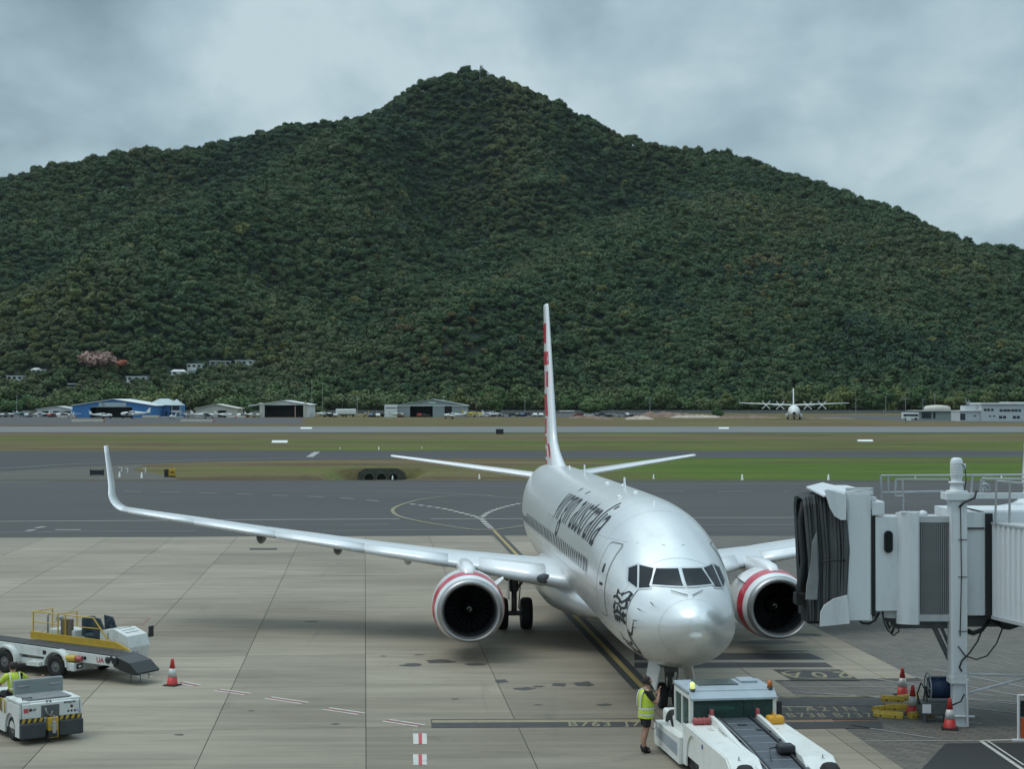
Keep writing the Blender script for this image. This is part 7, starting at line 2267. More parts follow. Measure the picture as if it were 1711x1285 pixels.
# houses among the hillside trees
def hit(px_, py_, lift=1.0):
    D = 1080.0
    while D < 1800:
        x = X(px_, D); z = Zp(py_, D)
        if float(height(np.array([x]), np.array([D]))[0]) + lift > z: return x, D, z
        D += 6
    return X(px_, 1200), 1200, Zp(py_, 1200)
house_spots = [(24, 628, 26, 'pale roofed house half hidden by trees at the far left of the slope', 0), (64, 617, 24, 'white house with angled roof, second from the left on the slope', 1),
               (228, 629, 34, 'low white house below the pink flowering tree', 0), (305, 620, 38, 'wide white house with stepped flat roof in the trees', 2), (324, 608, 24, 'small flat pale roof just above the wide white house', 0),
               (368, 603, 34, 'white open-columned house high among the trees', 3), (408, 602, 30, 'long thin white roof at the right end of the houses', 0), (120, 641, 12, 'tiny white roof low on the slope above the blue hangar', 0)]
clear = []
for (hx, hy, wpx, lab, kind) in house_spots:
    x, D, z = hit(hx, hy + 4, 5)
    w_ = wpx / FPX * D / 2
    t = thing('hillside_house', lab, 'house', (x, D, z), R(-6 + 5 * kind), 'houses among the hillside trees')
    h_ = 1.6
    b = MB(); b.box(-w_, w_, 0, 7, -3, h_ * .8)
    if kind == 3:
        b = MB(); b.box(-w_, w_, 3, 7, -3, h_ * .8)
        for k in range(5): b.box(-w_ + k * w_ / 2 - .2, -w_ + k * w_ / 2 + .2, 0, .4, -2, h_ * .8)
    b.build('wall', fw_white, t)
    b = MB()
    if kind in (1, 2): hip(b, -w_ - .6, w_ * .3, -.6, 7.6, h_ * .8, h_ * .8 + 1.5, 2.0); b.box(w_ * .3, w_ + .5, -.6, 7.6, h_ * .7, h_ * .7 + .4)
    else: b.box(-w_ - .5, w_ + .5, -.8, 7.8, h_ * .8, h_ * .8 + .45)
    b.build('roof', fw_white, t)
    for k in range(3):
        b = MB(); q = -w_ * .7 + k * w_ * .7; b.box(q - 1.0, q + 1.0, -.05 if kind != 3 else 2.95, -.0 if kind != 3 else 3.0, -.6, 1.0); b.build('window', fw_glass, t)
    clear.append((hx, hy, wpx / 2 + 6, D))
# clear the garden sight-lines that the houses look out through
co = np.zeros(nF * 3); forest.data.vertices.foreach_get('co', co); co = co.reshape(-1, 3)
cpx = 855.5 + FPX * co[:, 0] / co[:, 1]; cpy_top = 668.4 - FPX * (co[:, 2] + size * 1.2 - CAM_H) / co[:, 1]; cpy_bot = 668.4 - FPX * (co[:, 2] - CAM_H) / co[:, 1]
rem = np.zeros(nF, bool)
for hx, hy, hw_, D in clear:
    rem |= (np.abs(cpx - hx) < hw_ + size * FPX / co[:, 1] * .3) & (co[:, 1] < D + 9) & (cpy_top < hy + 1) & (cpy_bot > hy - 5)
PKT = hit(170, 612, 3)
rem |= (np.abs(cpx - 170) < 34) & (co[:, 1] < PKT[1] + 12) & (cpy_top < 606) & (cpy_bot > 590)
kp = np.where(~rem)[0]
old = forest.data
mef = bpy.data.meshes.new('forest'); mef.vertices.add(len(kp)); mef.vertices.foreach_set('co', co[kp].ravel())
for nm_, ty, key, arr, dt in (('tree_size', 'FLOAT', 'value', size[kp], np.float32), ('kind_tone', 'FLOAT', 'value', tone[kp], np.float32), ('variant', 'INT', 'value', rs.randint(0, 6, len(kp)), np.int32),
                          ('spin', 'FLOAT_VECTOR', 'vector', np.c_[rs.normal(0, .12, len(kp)), rs.normal(0, .12, len(kp)), rs.uniform(0, 6.28, len(kp))].ravel(), np.float32)):
    at = mef.attributes.new(nm_, ty, 'POINT'); at.data.foreach_set(key, arr.astype(dt))
forest.data = mef; bpy.data.meshes.remove(old); mef.name = 'forest'

# ------------------------------------------------------------------ trees one can tell apart
def trunk_mesh(h, r0):
    b = MB(); b.path([(0, 0, -.5), (.05 * h * .3, 0, h * .3), (0, .04 * h, h * .6)], r0, 7)
    for k in range(5):
        a = k * 1.26; b.tube((0, .02 * h, h * .35), (math.cos(a) * h * .28, math.sin(a) * h * .28, h * .72), r0 * .5, r0 * .2, 5)
    m_ = b.mesh('trunk'); m_.materials.append(barkm); return m_
tree_kinds = []
for i, (nm_, rz_, base_, lobes_) in enumerate((('broad', .75, .15, 11), ('round', 1.0, .10, 10), ('tall', 1.55, .15, 12), ('spreading', .6, .35, 12))):
    cm = crown_mesh('crown', 50 + i, 1.0, rz_, lobes_, 150, .085, foot_leafm, base_)
    tree_kinds.append((nm_, cm, trunk_mesh(1.0, .05)))
def tree(x, y, z, s_, kind, tone_, label, group='trees along the foot of the hill', name='tree'):
    nm_, cm, tm_ = tree_kinds[kind]
    t = thing(name, label, 'tree', (x, y, z), rnd.uniform(0, 6.28), group)
    t.scale = (s_, s_, s_)
    c_ = link('crown', cm, t); c_.color = (tone_, 0, 0, 1)
    link('trunk', tm_, t)
    return t
zones = [(-9999, 120, 'left of the blue hangar'), (120, 310, 'behind the blue hangar'), (310, 410, 'behind the cream shed'), (410, 520, 'behind the arched hangar'), (520, 640, 'between arched and grey hangars'), (640, 790, 'behind the grey hangar'),
         (790, 910, 'left of the airliner tail'), (910, 1080, 'right of the airliner tail'), (1080, 1230, 'behind the dirt mounds'), (1230, 1430, 'behind the four-propeller aircraft'), (1430, 1600, 'behind the bus'), (1600, 9999, 'behind the office block')]
tone_w = ['dark green', 'deep green', 'mid green', 'light green', 'grey-green', 'yellow-green']
r9 = random.Random(21)
pxs = np.arange(-30, 1760, 17.0)
for row in range(2):
    for p_ in pxs:
        D = 1062 - row * 26 + r9.uniform(-8, 8); p2 = p_ + r9.uniform(-7, 7) + row * 8
        if row == 1 and r9.random() < .35: continue
        kind = r9.choice((0, 1, 1, 2, 3) if p2 < 850 else (0, 1, 2, 2))
        tn_ = min(.75, max(.1, r9.gauss(.56, .13)))
        s_ = r9.uniform(7.2, 10.4) * (1.15 if p2 < 700 else 1.0)
        zn = [z_[2] for z_ in zones if z_[0] <= p2 < z_[1]][0]
        tree(X(p2, D), D, 0 if D < 1080 else 1, s_, kind, tn_, '%s %s tree at the hill foot, %s' % (tree_kinds[kind][0], tone_w[int(tn_ * 6.6)], zn))
for p_, D, s_, kind, tn_, lab in ((155, 930, 9.5, 3, .55, 'wide olive-green tree rising behind the blue hangar roof'), (378, 940, 10.5, 0, .5, 'big mid-green tree behind the cream shed'), (400, 960, 8, 1, .45, 'rounded tree to the right of the big mid-green one'),
                                (331, 860, 3.4, 1, .86, 'small bright yellow-green tree beside the cream shed'), (535, 850, 4.6, 3, .62, 'low clipped light green tree right of the arched hangar'), (20, 930, 8, 0, .4, 'broad green tree at the far left edge'),
                                (830, 960, 6.5, 2, .5, 'tall light green tree left of the airliner tail'), (1198, 820, 3.4, 1, .3, 'small round dark green bush tree standing alone on the dry ground'), (985, 1000, 7, 0, .5, 'broad lighter tree just right of the airliner tail')):
    tree(X(p_, D), D, 0, s_, kind, tn_, lab, None if p_ in (331, 1198) else 'trees along the foot of the hill')
# pink flowering tree
pinkm = mat('pink_blossom', (.30, .19, .16), .8, var=.15, vscale=.3)
cmk = crown_mesh('crown', 77, 1.0, .55, 12, 150, .075, pinkm, .2)
t = thing('flowering_tree', 'wide pinkish-brown flowering tree on the lower slope above the blue hangar', 'tree', (PKT[0], PKT[1] - 5, PKT[2] - 1)); t.scale = (15, 15, 12)
link('crown', cmk, t); link('trunk', tree_kinds[0][2], t)
orm = mat('orange_blossom', (.38, .12, .07), .8, var=.2, vscale=.3)
t = thing('flowering_tree', 'small orange-red flowering tree touching the pink one on its right', 'tree', (X(205, PKT[1] - 8), PKT[1] - 8, PKT[2] - .5)); t.scale = (6, 6, 5)
link('crown', crown_mesh('crown', 78, 1.0, .6, 8, 90, .09, orm, .2), t); link('trunk', tree_kinds[0][2], t)
# palms
palm_leaf = mat('palm_green', (.075, .12, .05), .6)
def palm_proto():
    t = thing('palm_tree', 'x', 'palm tree', (0, 0, 0), 0, 'palm trees in front of the dark treeline')
    b = MB(); b.path([(0, 0, 0), (.15, 0, 3), (.1, .1, 6), (0, 0, 9)], .16, 7); b.build('trunk', barkm, t)
    b = MB()
    for k in range(15):
        a = k * 2.4; el = r9.uniform(-.2, .9); ln = 3.1
        pr = Vector((0, 0, 9)); dv = Vector((math.cos(a) * math.cos(el), math.sin(a) * math.cos(el), math.sin(el))); sd = Vector((-math.sin(a), math.cos(a), 0))
        last = pr
        for j in range(5):
            nx_ = last + dv * ln / 5; w0, w1 = .35 * math.sin(PI * (j + .3) / 5.6), .35 * math.sin(PI * (j + 1.3) / 5.6)
            b.add([last - sd * w0, last + sd * w0, nx_ + sd * w1 + Vector((0, 0, -.12)), nx_ - sd * w1 + Vector((0, 0, -.12))], [(0, 1, 2, 3)])
            last = nx_; dv = (dv + Vector((0, 0, -.32))).normalized()
    b.build('frond', palm_leaf, t)
    return t
pp = palm_proto(); first = True
for p_, D, s_, lab in ((488, 880, 1.15, 'tall palm right behind the arched hangar'), (508, 890, 1.25, 'palm between the arched hangar and the two tall poles'), (521, 900, .95, 'shorter palm beside the left of the two tall poles'), (572, 900, 1.0, 'palm behind the white tarpaulin-covered trailer'), (593, 890, 1.05, 'palm beside the thin pole left of the grey hangar'), (646, 900, 1.1, 'palm above the annex of the grey hangar'), (452, 900, 1.05, 'palm above the left half of the arched hangar'), (225, 930, 1.0, 'palm above the right end of the blue hangar')):
    o = pp if first else dup(pp); first = False
    o.location = (X(p_, D), D, 0); o.rotation_euler = (0, 0, r9.uniform(0, 6)); o.scale = (s_,) * 3; o['label'] = lab

# ------------------------------------------------------------------ light poles
def pole(px_, top, D, lab, arm=False, r_=.13):
    t = thing('light_pole', lab, 'light pole', (X(px_, D), D, 0), 0, 'thin poles across the airfield')
    h = Zp(top, D)
    b = MB(); b.tube((0, 0, 0), (0, 0, h), r_, r_ * .7, 8); b.build('mast', fw_steel, t)
    b = MB(); b.bbox(-.5, .5, -.3, .3, h, h + .3, .05)
    if arm: b.box(-2.2, 2.2, -.08, .08, h - .1, h + .05)
    b.build('lamp_head', fw_steel, t)
for a in ((28, 662, 830, 'pole at the far left behind the parked light aircraft'), (303, 661, 850, 'pole behind the two-storey blue building'), (521, 640, 860, 'left one of two tall poles right of the arched hangar'), (539, 641, 860, 'right one of two tall poles right of the arched hangar'), (597, 663, 800, 'short pole between trailer and grey hangar'), (741, 664, 830, 'pole on the roof line of the grey hangar'),
          (877, 664, 840, 'pole left of the airliner tail'), (1086, 665, 840, 'pole above the dirt mounds'), (1430, 668, 830, 'pole right of the four-propeller aircraft'), (1480, 664, 840, 'pole left of the bus'), (1513, 667, 760, 'lamp post beside the bus', True), (1542, 668, 800, 'pole behind the low tank building'), (1562, 660, 820, 'tall thin pole above the low tank building')):
    pole(*a)
# masts on the summit
for p_, top, lab, w_ in ((804, 107, 'lattice radio mast on the summit of the hill', 1.6), (815, 119, 'small forked mast right of the summit radio mast', .7)):
    x, D = X(p_, 1866), 1866; zb = float(height(np.array([x]), np.array([D * 1.0]))[0]); zt = Zp(top, D)
    t = thing('radio_mast', lab, 'mast', (x, D, zb)); H = zt - zb
    b = MB()
    for sx in (-1, 1):
        for sy in (-1, 1): b.tube((sx * w_, sy * w_, 0), (sx * w_ * .7, sy * w_ * .7, H), .35, .3, 5)
    k = 0.0
    while k < H - 3: b.tube((-w_, -w_, k), (w_, -w_, k + 3), .2, .2, 4); b.tube((w_, -w_, k), (-w_, -w_, k + 3), .2, .2, 4); k += 3
    b.build('lattice', fw_steel, t)
    b = MB(); b.bbox(-w_, w_, -w_, w_, H - 4, H - 1, .1) if w_ > 1 else b.tube((0, 0, H - 4), (2, 0, H), .3)
    b.build('antenna', fw_steel, t)

# ------------------------------------------------------------------ small aircraft
def light_plane(name, lab, px_, py_, rz, L_=8.5, m1=fw_white, m2=fw_white, high=True, twin=False, scale=1.0):
    D = 22876 / (py_ - 668.4)
    t = thing(name, lab, 'light aircraft', (X(px_, D), D, 0), rz, 'light aircraft parked across the runway')
    t.scale = (scale,) * 3
    b = MB(); b.loft([[Vector((x, w_ * math.cos(2 * PI * k / 12), z + h_ * math.sin(2 * PI * k / 12))) for k in range(12)] for x, w_, h_, z in ((-3.4, .3, .32, 1.35), (-2.9, .5, .5, 1.35), (-1.6, .58, .62, 1.4), (-.3, .6, .75, 1.5), (1.2, .5, .6, 1.5), (3, .28, .34, 1.55), (4.8, .1, .14, 1.65))]); fz = b.build('fuselage', m1, t)
    b = MB(); b.bbox(-1.5, .6, -.54, .54, 1.65, 2.08, .12); b.build('canopy', fw_glass, t)
    zw = 2.15 if high else 1.1
    b = MB(); b.bbox(-1.2, .35, -5.4, 5.4, zw, zw + .16, .06); b.build('wing', m2, t)
    b = MB(); b.bbox(3.9, 4.8, -1.7, 1.7, 1.75, 1.83, .03); b.build('tailplane', m2, t)
    b = MB(); b.prism([(3.6, 1.75), (4.9, 1.75), (5.15, 3.1), (4.6, 3.1)], -.06, .06, 'Y'); b.build('fin', m1, t)
    b = MB()
    for y_ in ((-1.6, 1.6) if twin else (0,)):
        b.bbox(-3.50 if not twin else -2.0, -3.45 if not twin else -1.95, y_ - .9, y_ + .9, 1.28, 1.42, .01)
        if twin: b.tube((-2.0, y_, 1.35), (-.2, y_, 1.35), .35, .2, 10)
    b.build('propeller', strip_dark, t)
    for x_, y_ in ((-2.8, 0), (-.2, 1.1), (-.2, -1.1)):
        b = MB(); b.tube((x_, y_ - .1, .28), (x_, y_ + .1, .28), .28, .28, 12); b.tube((x_, y_, .3), (x_, y_ * .4, 1.0), .06); b.build('wheel', black_rub, t)
    return t
for a in (('light_aircraft', 'teal and white high-wing aircraft at the left edge of the far apron', 36, 697, R(160), 8.5, fw_teal, fw_white, True, False, 1.0), ('light_aircraft', 'white high-wing aircraft with teal stripe, second from the left', 68, 696.5, R(15), 8.5, fw_white, fw_white, True, False, .9),
          ('light_aircraft', 'cream aircraft parked in front of the low white building', 103, 696.5, R(200), 8.5, fw_cream, fw_white, True, False, 1.0), ('light_aircraft', 'blue and white aircraft in front of the left wing of the blue hangar', 134, 697.5, R(10), 8.5, fw_blue, fw_white, True, False, 1.0),
          ('light_aircraft', 'white low-wing aircraft in front of the dark doorway of the blue hangar', 172, 700, R(200), 8.5, fw_white, fw_white, False, False, 1.15), ('light_aircraft', 'large white twin-engined aircraft with tall fin before the blue hangar', 222, 699.5, R(12), 8.5, fw_white, fw_white, False, True, 1.5),
          ('light_aircraft', 'grey-white aircraft nose-on beside the two-storey blue building', 288, 701, R(80), 8.5, fw_white, fw_white, False, False, .9), ('light_aircraft', 'white twin aircraft in front of the cream shed', 342, 700, R(192), 8.5, fw_white, fw_white, True, True, 1.2),
          ('light_aircraft', 'white aircraft pointing right in front of the cream shed', 376, 698, R(170), 8.5, fw_white, fw_white, False, False, 1.0), ('light_aircraft', 'white low aircraft right of the arched hangar', 541, 697, R(185), 8.5, fw_white, fw_white, False, True, 1.1),
          ('light_aircraft', 'dark blue and white aircraft inside the arched hangar doorway', 470, 696.8, R(20), 8.5, fw_dark, fw_white, True, False, 1.1), ('light_aircraft', 'yellow-brown aircraft left of the annex', 612, 697, R(80), 8.5, mat('tan_paint', (.42, .32, .15), .5), fw_cream, False, False, 1.0),
          ('light_aircraft', 'white crop aircraft with yellow tail on the grass before the grey hangar', 757, 700, R(8), 8.5, fw_white, fw_white, False, False, 1.15), ('light_aircraft', 'yellow aircraft to the right of the grey hangar', 792, 697, R(185), 8.5, fw_yel, fw_yel, False, False, 1.15)):
    light_plane(*a)
for a in (('light_aircraft', 'small white aircraft in the gap just left of the arched hangar', 424, 697.5, R(170), 8.5, fw_white, fw_white, True, False, .9), ('light_aircraft', 'white aircraft nose-on just left of the blue hangar', 118, 698.5, R(85), 8.5, fw_white, fw_white, True, False, .9),
          ('light_aircraft', 'grey aircraft tail-on at the right of the two-storey blue building', 312, 698, R(265), 8.5, fw_white, fw_cream, True, False, .9), ('light_aircraft', 'white aircraft at the far left edge, closest to the frame', 12, 697.2, R(20), 8.5, fw_white, fw_teal, True, False, .95),
          ('light_aircraft', 'white aircraft parked close behind the yellow one', 822, 696.5, R(190), 8.5, fw_white, fw_white, False, False, 1.0), ('light_aircraft', 'cream aircraft before the left door of the grey hangar', 665, 697.3, R(200), 8.5, fw_cream, fw_white, True, False, .9)):
    light_plane(*a)
t = thing('covered_trailer', 'white tarpaulin-covered long trailer beside the thin pole left of the grey hangar', 'trailer', (X(578, 805), 805, 0))
b = MB(); b.bbox(-4.8, 4.8, -1.2, 1.2, 1.2, 3.8, .4); b.build('cover', fw_white, t)
b = MB(); b.box(-4.6, 4.6, -1.0, 1.0, .8, 1.2); b.build('frame', strip_dark, t)
for x_ in (-1.4, 0, 3.6): b = MB(); b.tube((x_, -1.15, .5), (x_, -.8, .5), .5, .5, 12); b.build('wheel', black_rub, t)

# four-propeller transport seen nose-on
DC = 690
tr = thing('transport_aircraft', 'white high-wing four-propeller transport aircraft parked nose-on beyond the runway', 'airplane', (X(1327, DC), DC, 0), PI / 2 - .155)
tr.scale = (1.12,) * 3
b = MB(); NRr = 24
b.loft([[Vector((a, w_ * math.cos(2 * PI * k / NRr), z + h_ * math.sin(2 * PI * k / NRr))) for k in range(NRr)] for a, w_, h_, z in ((0, .3, .35, 2.3), (.6, 1.0, 1.0, 2.5), (1.6, 1.6, 1.6, 2.75), (3.2, 2.05, 2.1, 3.0), (5, 2.15, 2.2, 3.1), (18, 2.15, 2.2, 3.1), (22, 1.8, 1.7, 3.6), (27, .8, .9, 4.4), (29.5, .2, .3, 4.9))]); b.build('fuselage', fw_white, tr)
b = MB(); b.lathe([(0, -.35), (.4, -.2), (.62, .2)], 'X', 16, 0, Matrix.Translation((0, 0, 2.35))); b.build('radome', fw_dark, tr)
b = MB(); b.box(1.7, 2.4, -1.0, 1.0, 3.75, 4.15); b.build('cockpit_window', fw_glass, tr)
for s_ in (-1, 1):
    b = MB(); b.loft([wsec((9.5 + r_ * .03, s_ * r_, 5.3 + r_ * .04), 4.8 - r_ * .12, .14, (0, 0, 1)) for r_ in (0, 5, 10, 20.1)]); b.build('wing', fw_white, tr)
    b = MB(); b.bbox(8, 17, s_ * 2.5 - .55, s_ * 2.5 + .55, .9, 2.3, .3); b.build('gear_fairing', fw_white, tr)
    b = MB(); b.loft([wsec((25.5 + r_ * .2, s_ * r_, 5.2), 3.6 - r_ * .25, .12, (0, 0, 1)) for r_ in (0, 4, 7.9)]); b.build('tailplane', fw_white, tr)
    for r_ in (5.0, 10.2):
        b = MB(); b.lathe([(.15, 6.6), (.5, 7.1), (.6, 8), (.55, 10), (.2, 12)], 'X', 14, 0, Matrix.Translation((0, s_ * r_, 5.1 + r_ * .03))); en = b.build('engine', fw_white, tr)
        for k in range(4):
            a_ = PI / 4 + k * PI / 2
            b = MB(); e1 = Vector((0, math.cos(a_), math.sin(a_))); e2 = Vector((0, -math.sin(a_), math.cos(a_))); c0 = Vector((6.75, s_ * r_, 5.1 + r_ * .03))
            P = [c0 + e1 * .2 - e2 * .12, c0 + e1 * .2 + e2 * .12, c0 + e1 * 2.05 + e2 * .2, c0 + e1 * 2.05 - e2 * .2]
            b.add(P + [p + Vector((.08, 0, 0)) for p in P], [(0, 1, 2, 3), (7, 6, 5, 4), (0, 4, 5, 1), (1, 5, 6, 2), (2, 6, 7, 3), (3, 7, 4, 0)]); b.build('propeller_blade', fw_white, en)
b = MB(); b.prism([(23.5, 5.2), (28.8, 5.2), (29.8, 11.6), (27.6, 11.6)], -.2, .2, 'Y'); b.build('fin', fw_white, tr)
for x_, y_ in ((2.8, 0), (11, 2.2), (11, -2.2), (14, 2.2), (14, -2.2)): b = MB(); b.tube((x_, y_ - .3, .5), (x_, y_ + .3, .5), .55, .55, 14); b.build('wheel', black_rub, tr)

# ------------------------------------------------------------------ parked cars
def car_mesh(m_):
    b = MB()
    b.prism([(-2.2, .45), (2.2, .4), (2.2, .85), (1.9, .98), (1.0, 1.02), (.35, 1.5), (-1.2, 1.52), (-2.0, 1.05), (-2.2, 1.0)], -.85, .85, 'Y', 0)
    b.prism([(.92, 1.04), (.36, 1.44), (-1.15, 1.46), (-1.8, 1.06)], -.87, .87, 'Y', 1)
    for x_ in (-1.35, 1.35): b.tube((x_, -.88, .33), (x_, .88, .33), .33, .33, 12, 2)
    me_ = b.mesh('car'); me_.materials.append(m_); me_.materials.append(fw_glass); me_.materials.append(black_rub); return me_
car_cols = {'white': fw_white, 'silver': mat('car_silver', (.42, .43, .44), .35, .4), 'dark grey': mat('car_dark', (.05, .055, .06), .35), 'red': mat('car_red', (.30, .04, .04), .4), 'blue': mat('car_blue', (.05, .09, .18), .4)}
car_me = {k: car_mesh(v) for k, v in car_cols.items()}
i_ = 0
for p_ in [5, 14, 48, 86, 812, 824, 838, 846, 858, 866, 874, 884, 893, 903, 966, 974, 984, 996, 1006, 1018, 1030, 1046, 1056, 1064, 1240 - 200, 560, 631, 645, 659, 672, 700, 710, 98, 108, 402, 410, 548, 556, 622, 638, 798, 806]:
    col_ = r9.choice(['white', 'white', 'white', 'silver', 'dark grey', 'dark grey', 'blue', 'red'] if p_ > 20 else ['red', 'red'])
    D = 22876 / (696.3 - 668.4 + r9.uniform(-.6, .4)) if p_ > 800 else 22876 / (697 - 668.4)
    where = ('at the far left edge' if p_ < 60 else 'beside the low white building' if p_ < 100 else 'near the grey hangar' if p_ < 800 else 'left of the airliner tail' if p_ < 910 else 'right of the airliner tail')
    o = link('parked_car', car_me[col_], None, None, (X(p_, D), D, .01)); o.rotation_euler = (0, 0, r9.choice((0, PI, R(75), R(100))))
    o.scale = (1.15, 1.15, 1.15)
    tag(o, '%s car in the distant row, %s' % (col_, where), 'car', 'cars parked across the airfield')
D = 790
t = thing('open_shelter', 'long thin white shelter roof over parked cars right of the airliner tail', 'shelter', (X(948, D), D, 0))
b = MB(); b.box(-3.6, 3.4, 0, 5, 2.7, 3.15); b.build('roof', fw_white, t)
for x_ in (-3.3, 0, 3.1): b = MB(); b.tube((x_, .2, 0), (x_, .2, 2.7), .08); b.build('post', fw_steel, t)
# dirt mounds and low scrub band
dirt_m = mat('bare_dirt', (.17, .11, .08), .95, var=.35, vscale=.25)
pale_dirt = mat('pale_rubble', (.36, .30, .25), .95, var=.3, vscale=.4)
def mound(px_, py_, wpx, h, m_, lab, dep=9):
    D = 22876 / (py_ - 668.4); w_ = wpx / FPX * D / 2
    b = MB(); n_ = 22; mseg = 9; vs = []
    for j in range(mseg + 1):
        for i in range(n_ + 1):
            u, v = i / n_ * 2 - 1, j / mseg * 2 - 1
            e_ = max(0, 1 - u * u) ** .6 * max(0, 1 - v * v) ** .8
            nz_ = .6 + .5 * mnoise.noise(Vector((u * 3.3 + px_, v * 2, 0))) + .3 * mnoise.noise(Vector((u * 11 + px_, v * 5, 2)))
            vs.append((u * w_, v * dep, h * e_ * nz_))
    b.add(vs, [(j * (n_ + 1) + i, j * (n_ + 1) + i + 1, (j + 1) * (n_ + 1) + i + 1, (j + 1) * (n_ + 1) + i) for j in range(mseg) for i in range(n_)], 0, True)
    o = b.build('dirt_mound', m_); o.location = (X(px_, D), D, .0); tag(o, lab, 'dirt mound', 'earth mounds beyond the runway')
mound(980, 698.5, 60, 1.6, dirt_m, 'low brown mound right of the airliner tail'); mound(1110, 697, 110, 3.4, dirt_m, 'largest reddish mound below the single pole'); mound(1068, 700.5, 46, 1.8, pale_dirt, 'pale rubble heap in front of the largest mound')
mound(1165, 698, 90, 1.8, pale_dirt, 'flat pale bank joining the largest mound on its right'); mound(1250, 699, 110, 1.6, dirt_m, 'long flat brown bank left of the four-propeller aircraft'); mound(1370, 700, 120, 1.0, dirt_m, 'low bank behind the four-propeller aircraft wheels'); mound(1010, 700.5, 30, 1.0, dirt_m, 'small brown heap between the tail and the rubble')

# ------------------------------------------------------------------ markers and small airfield items
def board(px_, py0, py1, w, lab, name='marker_board', m_=fw_white):
    D = 22876 / (py1 - 668.4)
    t = thing(name, lab, 'marker', (X(px_, D), D, 0), 0, 'white marker boards beside the runway')
    W_ = w / FPX * D / 2; H = (py1 - py0) / FPX * D * .72
    b = MB(); b.prism([(-.9, 0), (.9, 0), (.1, H * 1.0), (-.1, H * 1.0)], -W_, W_, 'X'); b.build('board', m_, t)
board(468, 734.5, 739.5, 26, 'white marker board in the brown grass left of the airliner'); board(1445, 733.5, 737.5, 25, 'white marker board in the grass above the boarding bridge'); board(512, 713, 716.5, 19, 'white marker board beyond the runway below the arched hangar'); board(1209, 713, 716.5, 17, 'white marker board beyond the runway left of the four-propeller aircraft')
for k, (px_, py_) in enumerate(((129, 705.5), (147, 705.5), (164, 705.5), (311, 705.5), (329, 705.5), (347, 705.5), (386, 698.5), (403, 698.5), (103, 698), (118, 698), (245, 698), (259, 698))):
    D = 22876 / (py_ - 668.4)
    t = thing('water_barrier', ['left', 'middle', 'right'][k % 3] + ' pale barrier of the row ' + ('in front of the blue hangar' if k < 3 else 'in front of the cream shed' if k < 6 else 'right of the cream shed' if k < 8 else 'near the low white building' if k < 10 else 'below the two-storey blue building'), 'barrier', (X(px_, D), D, 0), 0, 'pale and orange barriers on the far apron')
    b = MB(); b.bbox(-2.0, 2.0, -.35, .35, 0, .95, .1); b.build('body', fw_sand, t)
    b = MB(); b.bbox(2.0, 2.45, -.33, .33, 0, .9, .08); b.build('end_piece', fw_orange, t)
def gcone(px_, py_, h, lab):
    D = 22876 / (py_ - 668.4)
    b = MB(); h *= .62; b.lathe([(h * .26, 0), (h * .2, .05), (h * .1, h * .95), (0, h)], 'Z', 14)
    o = b.build('cone_marker', fw_white); o.location = (X(px_, D), D, .02); tag(o, lab, 'marker cone', 'white cone markers along the taxiway')
for a in ((200, 798, .95, 'white cone marker right of the winglet tip, nearest the black board'), (237, 799.5, 1.0, 'white cone marker below the white posts'), (656, 802, .7, 'white cone marker in front of the culvert'), (801, 801, .85, 'white cone marker left of the airliner tailplane'), (1092, 801, .8, 'white cone marker below the right tailplane'), (1240, 803, 1.0, 'white cone marker at the grass edge left of the bridge'), (1384, 803, 1.0, 'white cone marker above the bridge canopy'), (1673, 801, .8, 'white cone marker behind the bridge rails'), (1529, 801, .5, 'tiny white cone marker above the bridge'), (633, 752, .9, 'white cone marker beyond the taxiway, left of the tailplane'), (568, 751, .6, 'tiny white cone marker beyond the taxiway'), (705, 750, .6, 'tiny white cone marker just right of the tailplane tip')):
    gcone(*a)
t = thing('runway_sign', 'small yellow sign board on black feet at the left of the grass island', 'sign', (*G(286, 797.5), .02))
b = MB(); b.bbox(-.25, .5, -.1, .1, .12, .85, .02); b.build('face', yel_m, t)
b = MB(); b.bbox(-.72, -.26, -.1, .1, .0, .8, .02); b.box(-.2, .45, -.08, .08, 0, .12); b.build('back_box', strip_dark, t)
b = MB(); b.box(-.08, .32, -.11, -.101, .4, .46); b.box(-.08, .32, -.11, -.101, .52, .58); b.build('lettering', strip_dark, t)
b = MB(); b.tube((.1, 0, .85), (.1, 0, 1.1), .04); b.build('lamp', fw_orange, t)
t = thing('dark_board', 'low black sign board just left of the winglet', 'sign', (*G(162, 795.5), .02))
b = MB(); b.bbox(-.75, .75, -.1, .1, .08, .62, .03); b.build('face', strip_dark, t)
b = MB(); b.tube((-.7, 0, 0), (-.7, 0, .75), .04); b.tube((.7, 0, 0), (.7, 0, .75), .04); b.build('post', strip_dark, t)
for px_, py_, lab in ((213, 790.5, 'short white post behind the first cone marker'), (243, 790.5, 'short white post right of the other by the winglet'), (203, 789, 'thin white post leaning next to the winglet')):
    b = MB(); b.tube((0, 0, 0), (.03, 0, .55), .07, .07, 8); b.box(-.35, .0, -.03, .03, .45, .52); o = b.build('marker_post', fw_white); o.location = (*G(px_, py_), .02); tag(o, lab, 'post')
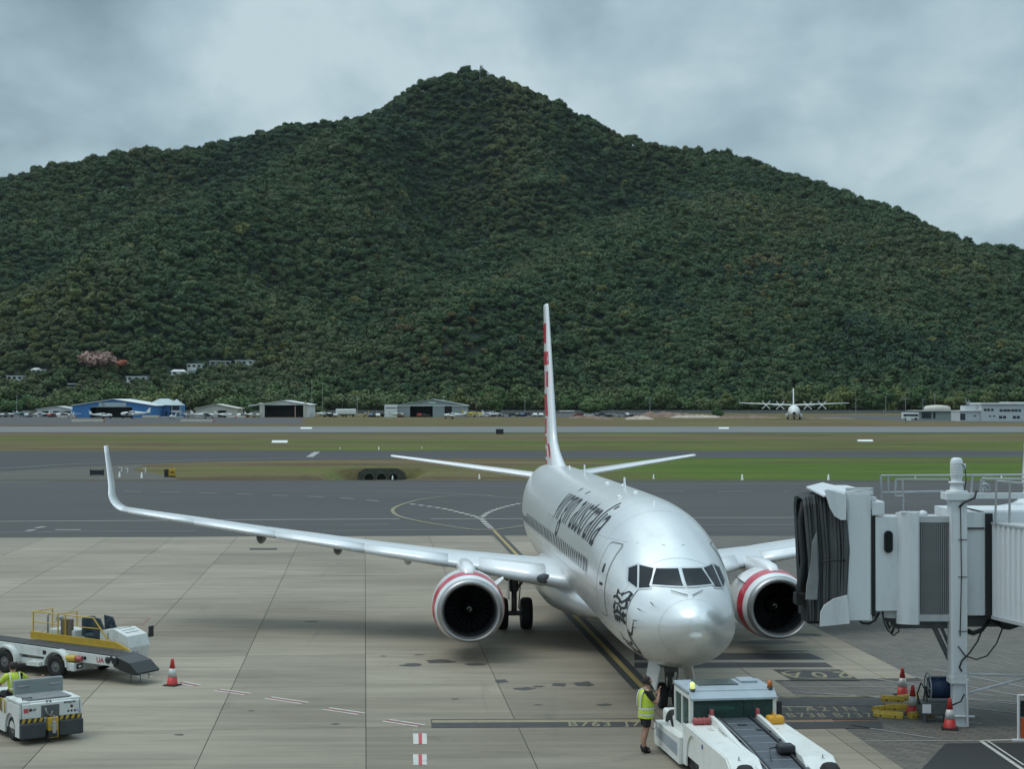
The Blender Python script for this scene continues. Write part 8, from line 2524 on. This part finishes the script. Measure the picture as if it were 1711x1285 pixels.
b = MB(); b.bbox(-.9, .9, -.5, .5, 0, 1.2, .1); o = b.build('dark_cabinet', strip_dark); o.location = (*G(835, 725.5), .02); tag(o, 'small dark cabinet in the grass just left of the airliner tail', 'cabinet')
for k, (px_, py_) in enumerate(((1515, 705.5),)):
    t = thing('white_sign', 'small white square sign below the bus', 'sign', (X(1518, 600), 600, 0)); b = MB(); b.bbox(-.9, .9, -.05, .05, .8, 2.3, .03); b.build('face', fw_white, t); b = MB(); b.tube((-.9, 0, 0), (-.9, 0, 1.2), .1); b.build('post', strip_dark, t)

# give look-alike trees and cars of one stretch their place in the row, counted from the left
ORD = ['leftmost', 'second from left', 'third from left', 'fourth from left', 'fifth from left', 'sixth from left', 'seventh from left', 'eighth from left', 'ninth from left']
by = {}
for o in C.objects:
    if o.parent is None and o.get('group') and o.get('label'): by.setdefault((o['group'], o['label']), []).append(o)
for (g_, l_), os_ in by.items():
    if len(os_) > 1:
        os_.sort(key=lambda o: o.location.x / o.location.y)
        for k, o in enumerate(os_): o['label'] = (ORD[k] if k < len(ORD) else 'further right') + ' ' + l_

# low boundary fence behind the far aprons
t = thing('boundary_fence', 'long low grey wire fence at the foot of the dark treeline', 'fence', (0, 1024, 0))
b = MB(); b.box(-330, 330, -.05, .05, .2, 1.9); b.build('wire_panel', mat('wire_grey', (.14, .15, .15), .7), t)
for k in range(-16, 17):
    b = MB() if k == -16 else b
    if k == -16: b.tube((0, -.1, 0), (0, -.1, 2.2), .12, .12, 6); pmesh = b.mesh('post'); pmesh.materials.append(fw_steel)
    link('post', pmesh, t, None, (k * 20.5, 0, 0))

# ------------------------------------------------------------------ the damp air
hm = bpy.data.materials.new('haze'); hm.use_nodes = True
hn = hm.node_tree; hn.nodes.clear()
ho = hn.nodes.new('ShaderNodeOutputMaterial'); hv = hn.nodes.new('ShaderNodeVolumePrincipled')
hv.inputs['Color'].default_value = (.80, .90, .96, 1); hv.inputs['Density'].default_value = 0.000018
hn.links.new(hv.outputs[0], ho.inputs['Volume'])
b = MB(); b.box(-3500, 3500, -60, 6500, -4, 460)
setting(b.build('haze', hm), 'stuff')
